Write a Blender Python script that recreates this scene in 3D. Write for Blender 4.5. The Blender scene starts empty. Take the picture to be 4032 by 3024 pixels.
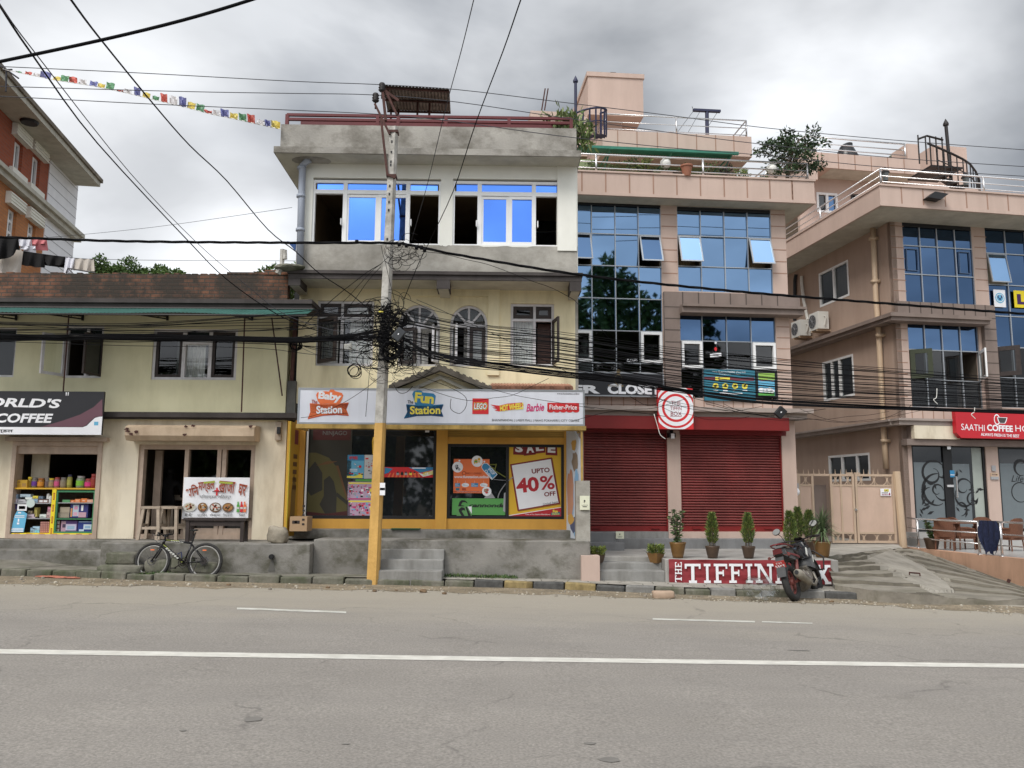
import bpy,bmesh,math,random
from mathutils import Vector,Matrix,noise as mnoise
random.seed(7)
R=math.radians
sc=bpy.context.scene
COL=sc.collection
PI=math.pi
# ---------------------------------------------------------------- camera
FPX=3270.0
PITCH=R(7.6);ROLL=0.006
CAM=Vector((0,0,1.738))
SL=0.018
VR=Vector((1,0,0));VF=Vector((0,math.cos(PITCH),math.sin(PITCH)));VU=Vector((0,-math.sin(PITCH),math.cos(PITCH)))
cam=bpy.data.cameras.new("camera");camo=bpy.data.objects.new("camera",cam);COL.objects.link(camo)
cam.sensor_width=36;cam.lens=FPX/4032*36;cam.clip_end=2000;cam.clip_start=.05
_r=(VR+VU*ROLL).normalized();_u=(VU-VR*ROLL).normalized()
camo.matrix_world=Matrix(((_r.x,_u.x,-VF.x,CAM.x),(_r.y,_u.y,-VF.y,CAM.y),(_r.z,_u.z,-VF.z,CAM.z),(0,0,0,1)))
sc.camera=camo
sc.render.resolution_x=1024;sc.render.resolution_y=768
# ---------------------------------------------------------------- light
SUN_EL,SUN_AZ=R(50),R(216)
sun=bpy.data.lights.new("sun",'SUN');sun.energy=1.5;sun.angle=R(25);sun.color=(1,.965,.91)
suno=bpy.data.objects.new("sun",sun);COL.objects.link(suno)
_sd=Vector((math.sin(SUN_AZ)*math.cos(SUN_EL),math.cos(SUN_AZ)*math.cos(SUN_EL),math.sin(SUN_EL)))
suno.rotation_euler=_sd.to_track_quat('Z','Y').to_euler();suno.location=(0,-30,40)
sc.view_settings.view_transform='Standard';sc.view_settings.look='None'
sc.view_settings.exposure=0.66;sc.view_settings.gamma=1
try:sc.cycles.max_bounces=7;sc.cycles.transparent_max_bounces=12;sc.cycles.use_denoising=True
except Exception:pass
w=bpy.data.worlds.new("World");sc.world=w;w.use_nodes=True
nt=w.node_tree;nt.nodes.clear();L=nt.links
def N(tree,t,**k):
 n=tree.nodes.new(t)
 for a,b in k.items():
  if a in('_in',):
   for i,vv in b.items():n.inputs[i].default_value=vv
  else:setattr(n,a,b)
 return n
wo=N(nt,'ShaderNodeOutputWorld');bg1=N(nt,'ShaderNodeBackground');bg2=N(nt,'ShaderNodeBackground')
sky=N(nt,'ShaderNodeTexSky',sky_type='NISHITA',sun_disc=False);sky.sun_elevation=SUN_EL;sky.sun_rotation=SUN_AZ
sky.dust_density=3
L.new(sky.outputs[0],bg1.inputs[0]);bg1.inputs[1].default_value=.07
tc=N(nt,'ShaderNodeTexCoord')
sep=N(nt,'ShaderNodeSeparateXYZ');L.new(tc.outputs['Generated'],sep.inputs[0])
# cloud deck: project the direction on a plane overhead so clouds flatten towards the horizon
zc=N(nt,'ShaderNodeMath',operation='MAXIMUM',_in={1:0.02});L.new(sep.outputs[2],zc.inputs[0])
za=N(nt,'ShaderNodeMath',operation='ADD',_in={1:0.30});L.new(zc.outputs[0],za.inputs[0])
dx=N(nt,'ShaderNodeMath',operation='DIVIDE');L.new(sep.outputs[0],dx.inputs[0]);L.new(za.outputs[0],dx.inputs[1])
dy=N(nt,'ShaderNodeMath',operation='DIVIDE');L.new(sep.outputs[1],dy.inputs[0]);L.new(za.outputs[0],dy.inputs[1])
cmb=N(nt,'ShaderNodeCombineXYZ');L.new(dx.outputs[0],cmb.inputs[0]);L.new(dy.outputs[0],cmb.inputs[1]);cmb.inputs[2].default_value=3.3
n1=N(nt,'ShaderNodeTexNoise',_in={'Scale':1.5,'Detail':6.0,'Roughness':.52,'Distortion':.35});L.new(cmb.outputs[0],n1.inputs['Vector'])
cr=N(nt,'ShaderNodeValToRGB');L.new(n1.outputs[0],cr.inputs[0])
e=cr.color_ramp.elements
e[0].position=.36;e[0].color=(.175,.188,.205,1);e[1].position=.66;e[1].color=(.45,.462,.478,1)
m_=cr.color_ramp.elements.new(.50);m_.color=(.25,.263,.283,1)
# brighter openings low on the left, on the right, and added brightness in the unseen sky behind the camera
def lobe(px_dir,width,gain):
 d=Vector(px_dir).normalized()
 vm=N(nt,'ShaderNodeVectorMath',operation='DOT_PRODUCT');vm.inputs[1].default_value=d
 L.new(tc.outputs['Generated'],vm.inputs[0])
 mr=N(nt,'ShaderNodeMapRange',interpolation_type='SMOOTHSTEP');mr.inputs['From Min'].default_value=math.cos(R(width));mr.inputs['From Max'].default_value=1
 mr.inputs['To Max'].default_value=gain
 L.new(vm.outputs['Value'],mr.inputs['Value']);return mr.outputs[0]
def vdir(px,py):
 ax=px-2016;by=-(py-1512)
 a=ax-by*ROLL;b=by+ax*ROLL
 return VR*a+VU*b+VF*FPX
acc=None
for d,wd,g in((vdir(520,860),14,.36),(vdir(3250,470),13,.32),(vdir(1050,1050),9,.18),(vdir(950,560),9,-.07),(vdir(3700,60),14,-.09),(vdir(300,60),12,.05)):
 o=lobe(d,wd,g)
 if acc is None:acc=o
 else:
  ad=N(nt,'ShaderNodeMath',operation='ADD');L.new(acc,ad.inputs[0]);L.new(o,ad.inputs[1]);acc=ad.outputs[0]
mul=N(nt,'ShaderNodeMath',operation='ADD',_in={1:0.0});L.new(acc,mul.inputs[0])
vadd=N(nt,'ShaderNodeVectorMath',operation='ADD');L.new(cr.outputs[0],vadd.inputs[0]);L.new(mul.outputs[0],vadd.inputs[1])
bk=N(nt,'ShaderNodeMath',operation='ADD',_in={1:1.0});L.new(lobe((.1,-1,1.0),80,2.6),bk.inputs[0]);vs_=N(nt,'ShaderNodeVectorMath',operation='SCALE');n2=N(nt,'ShaderNodeTexNoise',_in={'Scale':2.2,'Detail':5.0,'Roughness':.5,'Distortion':.25});L.new(cmb.outputs[0],n2.inputs['Vector']);m2=N(nt,'ShaderNodeMapRange',_in={1:.36,2:.64,3:.82,4:1.2});L.new(n2.outputs[0],m2.inputs[0]);v2=N(nt,'ShaderNodeVectorMath',operation='SCALE');L.new(vadd.outputs[0],v2.inputs[0]);L.new(m2.outputs[0],v2.inputs['Scale']);L.new(v2.outputs[0],vs_.inputs[0]);L.new(bk.outputs[0],vs_.inputs['Scale']);L.new(vs_.outputs[0],bg2.inputs[0]);bg2.inputs[1].default_value=1.0
mixs=N(nt,'ShaderNodeMixShader');mixs.inputs[0].default_value=.9
L.new(bg1.outputs[0],mixs.inputs[1]);L.new(bg2.outputs[0],mixs.inputs[2]);L.new(mixs.outputs[0],wo.inputs[0])
# ---------------------------------------------------------------- measuring helpers
REG=dict(R1=(0,0,.6027),R2=(1000,200,.6329),R3=(2200,200,.5426),R4=(3000,400,.4822),R5=(0,950,.5425),R6=(1100,950,.5651),S1=(2200,1050,.4521),S2=(3050,1050,.4439),S3=(0,1500,.5425),S4=(1100,1500,.5651),S5=(2250,1600,.4822),S6=(3000,1600,.5124),T1=(1100,1500,.3013),T2=(1700,1700,.2939),T3=(1350,1100,.2712),T4=(3020,2050,.2110),T5=(500,2050,.1808),T6=(0,1800,.2110),T8=(0,880,.1808),P=(0,0,1),V=(0,0,1.8228))
def q(r,x,y):
 a=REG[r];return a[0]+x*a[2],a[1]+y*a[2]
def at_depth(r,x,y,Z):
 d=vdir(*q(r,x,y));return CAM+d*(Z/d.y)
def gz(x):return-SL*x
def on_ground(r,x,y,h=0.0):
 d=vdir(*q(r,x,y));t=-(CAM.z-h)/(d.z+SL*d.x);return CAM+d*t
def at_height(r,x,y,z):
 d=vdir(*q(r,x,y));return CAM+d*((z-CAM.z)/d.z)
class Face:
 """A vertical wall plane: u runs along it, v is height, d is distance out of it."""
 def __init__(s,X,Y,yaw):
  s.O=Vector((X,Y,0));s.U=Vector((math.cos(yaw),math.sin(yaw),0));s.N=Vector((math.sin(yaw),-math.cos(yaw),0))
 def P(s,u,v,d=0):return s.O+s.U*u+s.N*d+Vector((0,0,v))
 def uv(s,r,x,y,d=0):
  w=vdir(*q(r,x,y));t=((s.O-CAM).dot(s.N)+d)/w.dot(s.N);p=CAM+w*t-s.O
  return p.dot(s.U),p.z
 def rect(s,r,x0,y0,x1,y1,d=0):
  xm=(x0+x1)/2;ym=(y0+y1)/2
  return s.uv(r,x0,ym,d)[0],s.uv(r,x1,ym,d)[0],s.uv(r,xm,y1,d)[1],s.uv(r,xm,y0,d)[1]
FA=Face(0,17.75,0);FB=Face(-1.72,17.8,R(1.1));FC=Face(5.2,20.3,R(5.3));FD=Face(11.35,25.0,R(9.5))
FDL=Face(11.35,25.0,R(9.5-90));FE=Face(-17,0,R(99.2));FW=Face(0,0,0)
# ---------------------------------------------------------------- materials
MATS={}
def mat(name,rgb,rough=.85,var=.10,vs=1.6,bump=.0,bs=40,metal=0,stain=0,ss=(1.2,1.2,.35),spec=.4,dirt=(.35,.33,.29),grain=0,gs=120):
 if name in MATS:return MATS[name]
 m=bpy.data.materials.new(name);m.use_nodes=True;t=m.node_tree;b=t.nodes['Principled BSDF'];k=t.links
 b.inputs['Roughness'].default_value=rough;b.inputs['Metallic'].default_value=metal;b.inputs['Specular IOR Level'].default_value=spec
 b.inputs['Base Color'].default_value=(*rgb,1)
 g=N(t,'ShaderNodeNewGeometry');col=None
 def mixc(a,bb,fac,mode='MIX'):
  n=N(t,'ShaderNodeMix',data_type='RGBA',blend_type=mode)
  for s_,v_ in((0,fac),(6,a),(7,bb)):
   if hasattr(v_,'links')or hasattr(v_,'is_linked'):k.new(v_,n.inputs[s_])
   else:n.inputs[s_].default_value=v_ if s_==0 else(*v_,1)
  return n.outputs[2]
 if var:
  n=N(t,'ShaderNodeTexNoise',_in={'Scale':vs,'Detail':5.0,'Roughness':.6});k.new(g.outputs['Position'],n.inputs['Vector'])
  mr=N(t,'ShaderNodeMapRange',_in={1:.3,2:.7});k.new(n.outputs[0],mr.inputs[0])
  col=mixc(tuple(c*(1-var)for c in rgb),tuple(min(1,c*(1+var))for c in rgb),mr.outputs[0])
 if grain:
  n=N(t,'ShaderNodeTexNoise',_in={'Scale':gs,'Detail':2.0});k.new(g.outputs['Position'],n.inputs['Vector'])
  mr=N(t,'ShaderNodeMapRange',_in={1:.3,2:.7,3:1-grain,4:1+grain});k.new(n.outputs[0],mr.inputs[0])
  col=mixc(col or rgb,mr.outputs[0],1.0,'MULTIPLY')
 if stain:
  mp=N(t,'ShaderNodeMapping');mp.inputs['Scale'].default_value=ss;k.new(g.outputs['Position'],mp.inputs[0])
  n=N(t,'ShaderNodeTexNoise',_in={'Scale':1.7,'Detail':6.0,'Roughness':.66});k.new(mp.outputs[0],n.inputs['Vector'])
  mr=N(t,'ShaderNodeMapRange',_in={1:.44,2:.64,3:0,4:stain});k.new(n.outputs[0],mr.inputs[0])
  col=mixc(col or rgb,tuple(c*dd for c,dd in zip(rgb,dirt)),mr.outputs[0])
 if col is not None:k.new(col,b.inputs['Base Color'])
 if bump:
  n=N(t,'ShaderNodeTexNoise',_in={'Scale':bs,'Detail':4.0});k.new(g.outputs['Position'],n.inputs['Vector'])
  bp=N(t,'ShaderNodeBump',_in={'Strength':bump,'Distance':.02});k.new(n.outputs[0],bp.inputs['Height']);k.new(bp.outputs[0],b.inputs['Normal'])
 MATS[name]=m;return m
def flat(name,rgb,rough=.6,**k):return mat(name,rgb,rough,var=k.pop('var',.05),**k)
def brick(name,U,c1,c2,mortar,sx=.23,sy=.07,dark=0.0):
 if name in MATS:return MATS[name]
 m=mat(name,c1,.9,var=0);t=m.node_tree;k=t.links;b=t.nodes['Principled BSDF']
 g=N(t,'ShaderNodeNewGeometry');d=N(t,'ShaderNodeVectorMath',operation='DOT_PRODUCT');d.inputs[1].default_value=U;k.new(g.outputs['Position'],d.inputs[0])
 s=N(t,'ShaderNodeSeparateXYZ');k.new(g.outputs['Position'],s.inputs[0]);c=N(t,'ShaderNodeCombineXYZ');k.new(d.outputs['Value'],c.inputs[0]);k.new(s.outputs[2],c.inputs[1])
 bt=N(t,'ShaderNodeTexBrick',_in={'Color1':(*c1,1),'Color2':(*c2,1),'Mortar':(*mortar,1),'Scale':1.0,'Mortar Size':.012,'Mortar Smooth':.3,'Bias':-.1,'Brick Width':sx,'Row Height':sy})
 k.new(c.outputs[0],bt.inputs['Vector']);out=bt.outputs['Color']
 if dark:
  n=N(t,'ShaderNodeTexNoise',_in={'Scale':1.6,'Detail':8.0,'Roughness':.75});k.new(g.outputs['Position'],n.inputs['Vector'])
  mr=N(t,'ShaderNodeMapRange',_in={1:.32,2:.56,3:0,4:dark});k.new(n.outputs[0],mr.inputs[0])
  x=N(t,'ShaderNodeMix',data_type='RGBA');k.new(mr.outputs[0],x.inputs[0]);k.new(out,x.inputs[6]);x.inputs[7].default_value=(.035,.030,.024,1);out=x.outputs[2]
 k.new(out,b.inputs['Base Color'])
 bp=N(t,'ShaderNodeBump',_in={'Strength':.5,'Distance':.01});bp.invert=True;k.new(bt.outputs['Fac'],bp.inputs['Height']);k.new(bp.outputs[0],b.inputs['Normal'])
 return m
def mirror(name,rgb,rough=.03):
 m=mat(name,rgb,rough,var=.0,metal=1.0);t=m.node_tree;b=t.nodes['Principled BSDF']
 g=N(t,'ShaderNodeNewGeometry');n=N(t,'ShaderNodeTexNoise',_in={'Scale':.9,'Detail':1.0});t.links.new(g.outputs['Position'],n.inputs['Vector'])
 bp=N(t,'ShaderNodeBump',_in={'Strength':.03,'Distance':.05});t.links.new(n.outputs[0],bp.inputs['Height']);t.links.new(bp.outputs[0],b.inputs['Normal'])
 return m
def clear(name,tint=(.9,.93,.92),refl=.10):
 m=bpy.data.materials.new(name);m.use_nodes=True;t=m.node_tree;t.nodes.clear();MATS[name]=m
 o=N(t,'ShaderNodeOutputMaterial');a=N(t,'ShaderNodeBsdfTransparent');a.inputs[0].default_value=(*tint,1)
 g=N(t,'ShaderNodeBsdfGlossy');g.inputs['Roughness'].default_value=.02;g.inputs[0].default_value=(1,1,1,1)
 x=N(t,'ShaderNodeMixShader');x.inputs[0].default_value=refl
 t.links.new(a.outputs[0],x.inputs[1]);t.links.new(g.outputs[0],x.inputs[2]);t.links.new(x.outputs[0],o.inputs[0]);return m
M=dict(cream_a=mat('cream_wall_paint',(.72,.675,.45),var=.07,vs=.7,stain=.32,ss=(1.2,1.2,.4),bump=.1,dirt=(.74,.73,.66)),cream_low=mat('beige_wall_paint',(.72,.64,.495),var=.08,vs=.8,stain=.55,ss=(1.5,1.5,.4),bump=.1,dirt=(.64,.59,.53)),cream_b=mat('yellow_cream_paint',(.83,.735,.49),var=.07,vs=.8,stain=.45,ss=(1.6,1.6,.25),bump=.08,dirt=(.66,.63,.56)),offwhite=mat('off_white_paint',(.78,.77,.70),var=.04,stain=.12,dirt=(.7,.68,.62)),soffit=mat('soffit_plaster',(.50,.48,.41),var=.1,stain=.4,dirt=(.6,.58,.55)),concrete=mat('bare_concrete',(.34,.32,.285),var=.25,vs=.9,stain=.75,ss=(.8,.8,1),bump=.35,bs=25),plaster=mat('grey_cement_plaster',(.36,.34,.30),var=.25,vs=.8,stain=.6,bump=.15,ss=(.6,.6,.8)),platform=mat('platform_cement',(.225,.213,.192),var=.3,vs=1.1,stain=.95,ss=(.9,.9,1.1),bump=.35,bs=30,dirt=(.34,.34,.26)),step=mat('step_cement',(.27,.265,.25),var=.16,vs=2,stain=.5,bump=.25),dark_band=mat('dark_brown_fascia',(.062,.053,.050),var=.25,vs=2,stain=.4),peach=mat('peach_paint',(.53,.40,.335),var=.06,vs=.6,stain=.3,ss=(1.4,1.4,.22),bump=.05,dirt=(.74,.72,.70)),peach_shaded=mat('peach_paint_shaded',(.425,.315,.25),var=.09,vs=.5,stain=.3,ss=(1.4,1.4,.22),bump=.05,dirt=(.75,.72,.7)),groove=mat('panel_groove',(.33,.20,.145),var=.1),brown=mat('brown_paint',(.225,.175,.150),var=.07,stain=.2),brown_groove=mat('brown_groove',(.09,.07,.06)),taupe=mat('taupe_ledge_paint',(.36,.30,.265),var=.08,stain=.25),upvc=flat('white_window_plastic',(.80,.80,.79),.35),alu=flat('aluminium_mullion',(.36,.38,.40),.35,metal=.4),blueglass=mirror('vivid_blue_glass',(.13,.31,.92),.04),tint=mirror('blue_tinted_glass',(.19,.30,.455),.02),tint_d=mirror('deep_blue_tinted_glass',(.058,.10,.175),.02),darkglass=flat('dark_window_glass',(.012,.014,.016),.03,spec=.6,var=0),clear=clear('clear_glass',refl=.09),clear_d=clear('smoked_glass',(.32,.35,.36),.05),room=mat('dim_room_wall',(.10,.08,.06),var=.2),room_b=mat('dim_yellow_room_wall',(.16,.11,.055),var=.2),black=flat('black_paint',(.012,.012,.013),.5),curtain=mat('lace_curtain',(.78,.76,.73),var=.12,vs=9),brown_wood=mat('dark_wood',(.036,.026,.023),.6,var=.25,vs=8),palewood=mat('weathered_wood',(.42,.34,.26),.75,var=.15,vs=6,stain=.3),pinkwood=mat('pale_door_wood',(.47,.36,.28),.7,var=.12,vs=6,stain=.3),whitewood=mat('grey_white_window_paint',(.66,.64,.65),.6,var=.1,vs=4,stain=.3),steel=flat('polished_steel',(.72,.70,.69),.25,metal=.85),rust=mat('rusty_steel',(.07,.028,.022),.8,var=.35,vs=9),redrail=mat('dark_red_rail_paint',(.115,.018,.020),.55,var=.2),navy=flat('navy_metal',(.020,.022,.06),.5),iron=flat('dark_iron',(.018,.014,.013),.55),greenroof=mat('green_sheet',(.03,.17,.115),.5,var=.2,vs=4),tealroof=mat('teal_sheet',(.04,.118,.098),.5,var=.2,vs=3),yellow=mat('ochre_yellow_paint',(.60,.315,.055),.6,var=.08,vs=1.2,stain=.25,dirt=(.55,.5,.4)),yellow_pole=mat('pale_yellow_paint',(.62,.37,.11),.8,var=.12,vs=3,stain=.6,bump=.4,bs=18,dirt=(.6,.58,.5)),polec=mat('pole_concrete',(.46,.44,.40),var=.15,vs=4,stain=.6,bump=.6,bs=22,ss=(3,3,2)),red=mat('red_paint',(.19,.013,.012),.5,var=.12,vs=1.2),shutter=mat('red_shutter_paint',(.215,.036,.034),.55,var=.28,vs=1.2,stain=.5,ss=(1.5,1.5,.4),dirt=(.55,.6,.6)),yshutter=mat('yellow_shutter_paint',(.42,.25,.05),.55,var=.1),white=flat('white_print',(.82,.82,.84),.5),signwhite=mat('sign_white_panel',(.74,.76,.83),.45,var=.04,vs=.8,stain=.22,ss=(3,3,.12),dirt=(.7,.7,.7)),signblack=flat('sign_black_panel',(.022,.022,.026),.45),plum=flat('plum_print',(.14,.065,.085)),redp=flat('red_print',(.62,.025,.03)),dred=flat('dark_red_print',(.20,.015,.018)),bannerred=mat('banner_red_cloth',(.25,.028,.035),.7,var=.12,vs=3),orange=flat('orange_print',(.80,.18,.055)),blue=flat('blue_print',(.035,.22,.42)),yel=flat('yellow_print',(.82,.70,.09)),gold=flat('golden_print',(.70,.42,.03)),blk=flat('black_print',(.015,.015,.016)),pink=flat('pink_print',(.62,.03,.17)),greyp=flat('grey_print',(.35,.35,.36)),dgreen=flat('green_print',(.10,.36,.07)),teal=flat('teal_print',(.03,.17,.24)),cyan=flat('sky_blue_print',(.13,.42,.62)),cable=flat('black_cable',(.006,.006,.007),.8,spec=.12),wire=flat('grey_wire',(.06,.06,.068),.7,spec=.2),pipe=flat('grey_plastic_pipe',(.33,.36,.42),.45),bpipe=flat('beige_plastic_pipe',(.55,.41,.28),.5),plasticw=flat('white_plastic',(.70,.69,.64),.45),tyre=mat('tyre_rubber',(.028,.027,.026),.8,var=.3,vs=20),chrome=flat('worn_chrome',(.55,.53,.50),.3,metal=.9),bikeblk=flat('black_gloss_paint',(.012,.012,.013),.25),leafd=mat('dark_leaf',(.045,.085,.028),.6,var=.4,vs=5),leafm=mat('mid_leaf',(.085,.13,.035),.6,var=.35,vs=6),leafl=mat('light_leaf',(.20,.24,.055),.6,var=.3,vs=7),bark=mat('bark',(.10,.075,.05),.9,var=.3,vs=8),treeleaf=mat('tree_leaf',(.070,.125,.030),.65,var=.4,vs=1.5),pot=mat('brown_glazed_pot',(.16,.085,.028),.3,var=.3,vs=5),potd=mat('dark_brown_pot',(.075,.048,.032),.45,var=.25,vs=5),soil=mat('soil',(.05,.038,.028)),stone=mat('rough_stone',(.29,.255,.20),var=.25,vs=6,stain=.5,bump=.8,bs=14),mossy=mat('mossy_stone',(.165,.155,.125),var=.3,vs=4,stain=.8,bump=.8,bs=14,dirt=(.35,.45,.25)),wicker=mat('brown_wicker',(.15,.062,.034),.7,var=.2,vs=30,bump=.6,bs=90),skin=flat('skin',(.28,.16,.11)),tile=flat('grey_floor_tile',(.42,.41,.39),.3),card=mat('cardboard',(.36,.24,.14),.8,var=.1),gatep=mat('gate_cream_paint',(.56,.405,.315),.5,var=.05,stain=.15),gatebar=mat('gate_bar_paint',(.50,.375,.27),.5),roofsheet=mat('rusty_corrugated_sheet',(.14,.11,.09),.7,var=.35,vs=5,stain=.8,dirt=(.4,.25,.2)),khaki=mat('dented_cream_metal',(.56,.43,.30),.5,var=.08,stain=.35,bump=.35,bs=5,dirt=(.3,.22,.18)),clotht=mat('beige_cloth',(.55,.49,.43),.9),clothw=mat('white_cloth',(.72,.71,.76),.9),clothk=flat('black_cloth',(.012,.011,.011),.95),clothp=flat('pink_cloth',(.62,.20,.21),.9),denim=mat('navy_cloth',(.018,.024,.060),.95,var=.3,vs=12),dullgreen=mat('green_wall_paint',(.20,.25,.13),var=.1),frost=flat('frosted_film',(.15,.175,.185),.35))  # side wall peach is the front paint darkened, shade put into its colour
M['charcl']=flat('smoky_lantern_glass',(.09,.10,.10),.2)
# ---------------------------------------------------------------- mesh builder
_text={}
def text_data(body,bold=0.0,shear=0.0,space=1.0):
 key=(body,bold,shear,space)
 if key not in _text:
  c=bpy.data.curves.new('t','FONT');c.body=body;c.offset=bold;c.shear=shear;c.space_character=space;c.resolution_u=3
  o=bpy.data.objects.new('t',c);COL.objects.link(o)
  bpy.context.view_layer.update()
  me=bpy.data.meshes.new_from_object(o.evaluated_get(bpy.context.evaluated_depsgraph_get()))
  vs=[(v.co.x,v.co.y)for v in me.vertices];fs=[tuple(p.vertices)for p in me.polygons]
  bpy.data.objects.remove(o);bpy.data.meshes.remove(me);bpy.data.curves.remove(c)
  if not vs:vs=[(0,0),(1,1)]
  x0=min(v[0]for v in vs);x1=max(v[0]for v in vs);y0=min(v[1]for v in vs);y1=max(v[1]for v in vs)
  _text[key]=([((x-x0)/max(1e-6,x1-x0),(y-y0)/max(1e-6,y1-y0))for x,y in vs],fs)
 return _text[key]
def wloc(o):
 p=Vector((0,0,0))
 while o is not None:p+=o.location;o=o.parent
 return p
class MB:
 def __init__(s):s.v=[];s.f=[];s.m=[]
 def poly(s,pts,mi=0):
  b=len(s.v);s.v+=[tuple(p)for p in pts];s.f.append(tuple(range(b,b+len(pts))));s.m.append(mi);return s
 def hexa(s,c,mi=0):
  b=len(s.v);s.v+=[tuple(p)for p in c]
  for f in((0,1,2,3),(7,6,5,4),(0,4,5,1),(1,5,6,2),(2,6,7,3),(3,7,4,0)):s.f.append(tuple(b+i for i in f));s.m.append(mi)
  return s
 def box(s,F,u0,u1,v0,v1,d0,d1,mi=0):
  P=F.P;return s.hexa([P(u0,v0,d0),P(u1,v0,d0),P(u1,v1,d0),P(u0,v1,d0),P(u0,v0,d1),P(u1,v0,d1),P(u1,v1,d1),P(u0,v1,d1)],mi)
 def cube(s,c,size,mi=0,rot=None):
  c=Vector(c);x,y,z=(a/2 for a in size);rot=rot or Matrix.Identity(3)
  return s.hexa([c+rot@Vector(p)for p in((-x,-y,-z),(x,-y,-z),(x,-y,z),(-x,-y,z),(-x,y,-z),(x,y,-z),(x,y,z),(-x,y,z))],mi)
 def prism(s,F,pts,d0,d1,mi=0):
  n=len(pts);b=len(s.v);s.v+=[tuple(F.P(u,v,d0))for u,v in pts]+[tuple(F.P(u,v,d1))for u,v in pts]
  s.f+=[tuple(range(b,b+n)),tuple(range(b+2*n-1,b+n-1,-1))];s.m+=[mi,mi]
  for i in range(n):j=(i+1)%n;s.f.append((b+i,b+n+i,b+n+j,b+j));s.m.append(mi)
  return s
 def decal(s,F,pts,d,mi=0):return s.poly([F.P(u,v,d)for u,v in pts],mi)
 def rectd(s,F,rc,d,mi=0):u0,u1,v0,v1=rc;return s.decal(F,((u0,v0),(u1,v0),(u1,v1),(u0,v1)),d,mi)
 def ell(s,F,cu,cv,ru,rv,d,mi=0,n=20,rin=0):
  o=[(cu+ru*math.cos(2*PI*i/n),cv+rv*math.sin(2*PI*i/n))for i in range(n)]
  if not rin:return s.decal(F,o,d,mi)
  k=[(cu+ru*rin*math.cos(2*PI*i/n),cv+rv*rin*math.sin(2*PI*i/n))for i in range(n)]
  for i in range(n):j=(i+1)%n;s.decal(F,(o[i],o[j],k[j],k[i]),d,mi)
  return s
 def tube(s,pts,r,n=6,mi=0,cap=True):
  pts=[Vector(p)for p in pts];m=len(pts);b=len(s.v);rr=r if isinstance(r,(list,tuple))else[r]*m
  up=None
  for i,p in enumerate(pts):
   t=(pts[min(i+1,m-1)]-pts[max(i-1,0)])
   t=t.normalized()if t.length>1e-9 else Vector((0,0,1))
   if up is None:up=t.orthogonal().normalized()
   a=(up-t*up.dot(t));a=a.normalized()if a.length>1e-6 else t.orthogonal().normalized();up=a;c=t.cross(a)
   for j in range(n):
    w_=2*PI*j/n;s.v.append(tuple(p+(a*math.cos(w_)+c*math.sin(w_))*rr[i]))
  for i in range(m-1):
   for j in range(n):
    j2=(j+1)%n;s.f.append((b+i*n+j,b+i*n+j2,b+(i+1)*n+j2,b+(i+1)*n+j));s.m.append(mi)
  if cap:
   s.f.append(tuple(b+j for j in reversed(range(n))));s.f.append(tuple(b+(m-1)*n+j for j in range(n)));s.m+=[mi,mi]
  return s
 def ring(s,c,ax,R_,r,n=24,k=6,mi=0):
  ax=Vector(ax).normalized();a=ax.orthogonal().normalized();b_=ax.cross(a);c=Vector(c);b=len(s.v)
  for i in range(n):
   w_=2*PI*i/n;e_=a*math.cos(w_)+b_*math.sin(w_)
   for j in range(k):
    z=2*PI*j/k;s.v.append(tuple(c+e_*(R_+r*math.cos(z))+ax*(r*math.sin(z))))
  for i in range(n):
   for j in range(k):
    i2=(i+1)%n;j2=(j+1)%k;s.f.append((b+i*k+j,b+i2*k+j,b+i2*k+j2,b+i*k+j2));s.m.append(mi)
  return s
 def lathe(s,c,prof,n=16,mi=0,ax=(0,0,1),sq=(1,1)):
  ax=Vector(ax).normalized();a=Vector((1,0,0))if abs(ax.z)>.99 else ax.orthogonal().normalized();b_=ax.cross(a);c=Vector(c);b=len(s.v)
  for r_,z in prof:
   for j in range(n):w_=2*PI*j/n;s.v.append(tuple(c+a*(r_*math.cos(w_)*sq[0])+b_*(r_*math.sin(w_)*sq[1])+ax*z))
  for i in range(len(prof)-1):
   for j in range(n):j2=(j+1)%n;s.f.append((b+i*n+j,b+i*n+j2,b+(i+1)*n+j2,b+(i+1)*n+j));s.m.append(mi)
  s.f.append(tuple(b+j for j in reversed(range(n))));s.f.append(tuple(b+(len(prof)-1)*n+j for j in range(n)));s.m+=[mi,mi]
  return s
 def rock(s,c,size,mi=0,seed=0,amp=.25,box=0):
  bm=bmesh.new();bmesh.ops.create_icosphere(bm,subdivisions=3,radius=1)
  b=len(s.v)
  for v in bm.verts:
   p=v.co.copy()
   if box:p=Vector([math.copysign(abs(x)**box,x)for x in p])
   p*=1+amp*mnoise.noise(p*1.3+Vector((seed*7.1,seed,0)))+amp*.4*mnoise.noise(p*4+Vector((seed,0,3)))
   s.v.append((c[0]+p.x*size[0],c[1]+p.y*size[1],c[2]+p.z*size[2]))
  for f in bm.faces:s.f.append(tuple(b+v.index for v in f.verts));s.m.append(mi)
  bm.free();return s
 def text(s,F,rc,body,d,mi=0,rot=0.0,bold=0.0,shear=0.0,arch=0.0,space=1.0):
  u0,u1,v0,v1=rc;vs,fs=text_data(body,bold,shear,space);b=len(s.v);cu,cv=(u0+u1)/2,(v0+v1)/2;cs,sn=math.cos(rot),math.sin(rot)
  for x,y in vs:
   a=(x-.5)*(u1-u0);c=(y-.5)*(v1-v0)+arch*(1-(2*x-1)**2)
   s.v.append(tuple(F.P(cu+a*cs-c*sn,cv+a*sn+c*cs,d)))
  for f in fs:s.f.append(tuple(b+i for i in f));s.m.append(mi)
  return s
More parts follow.
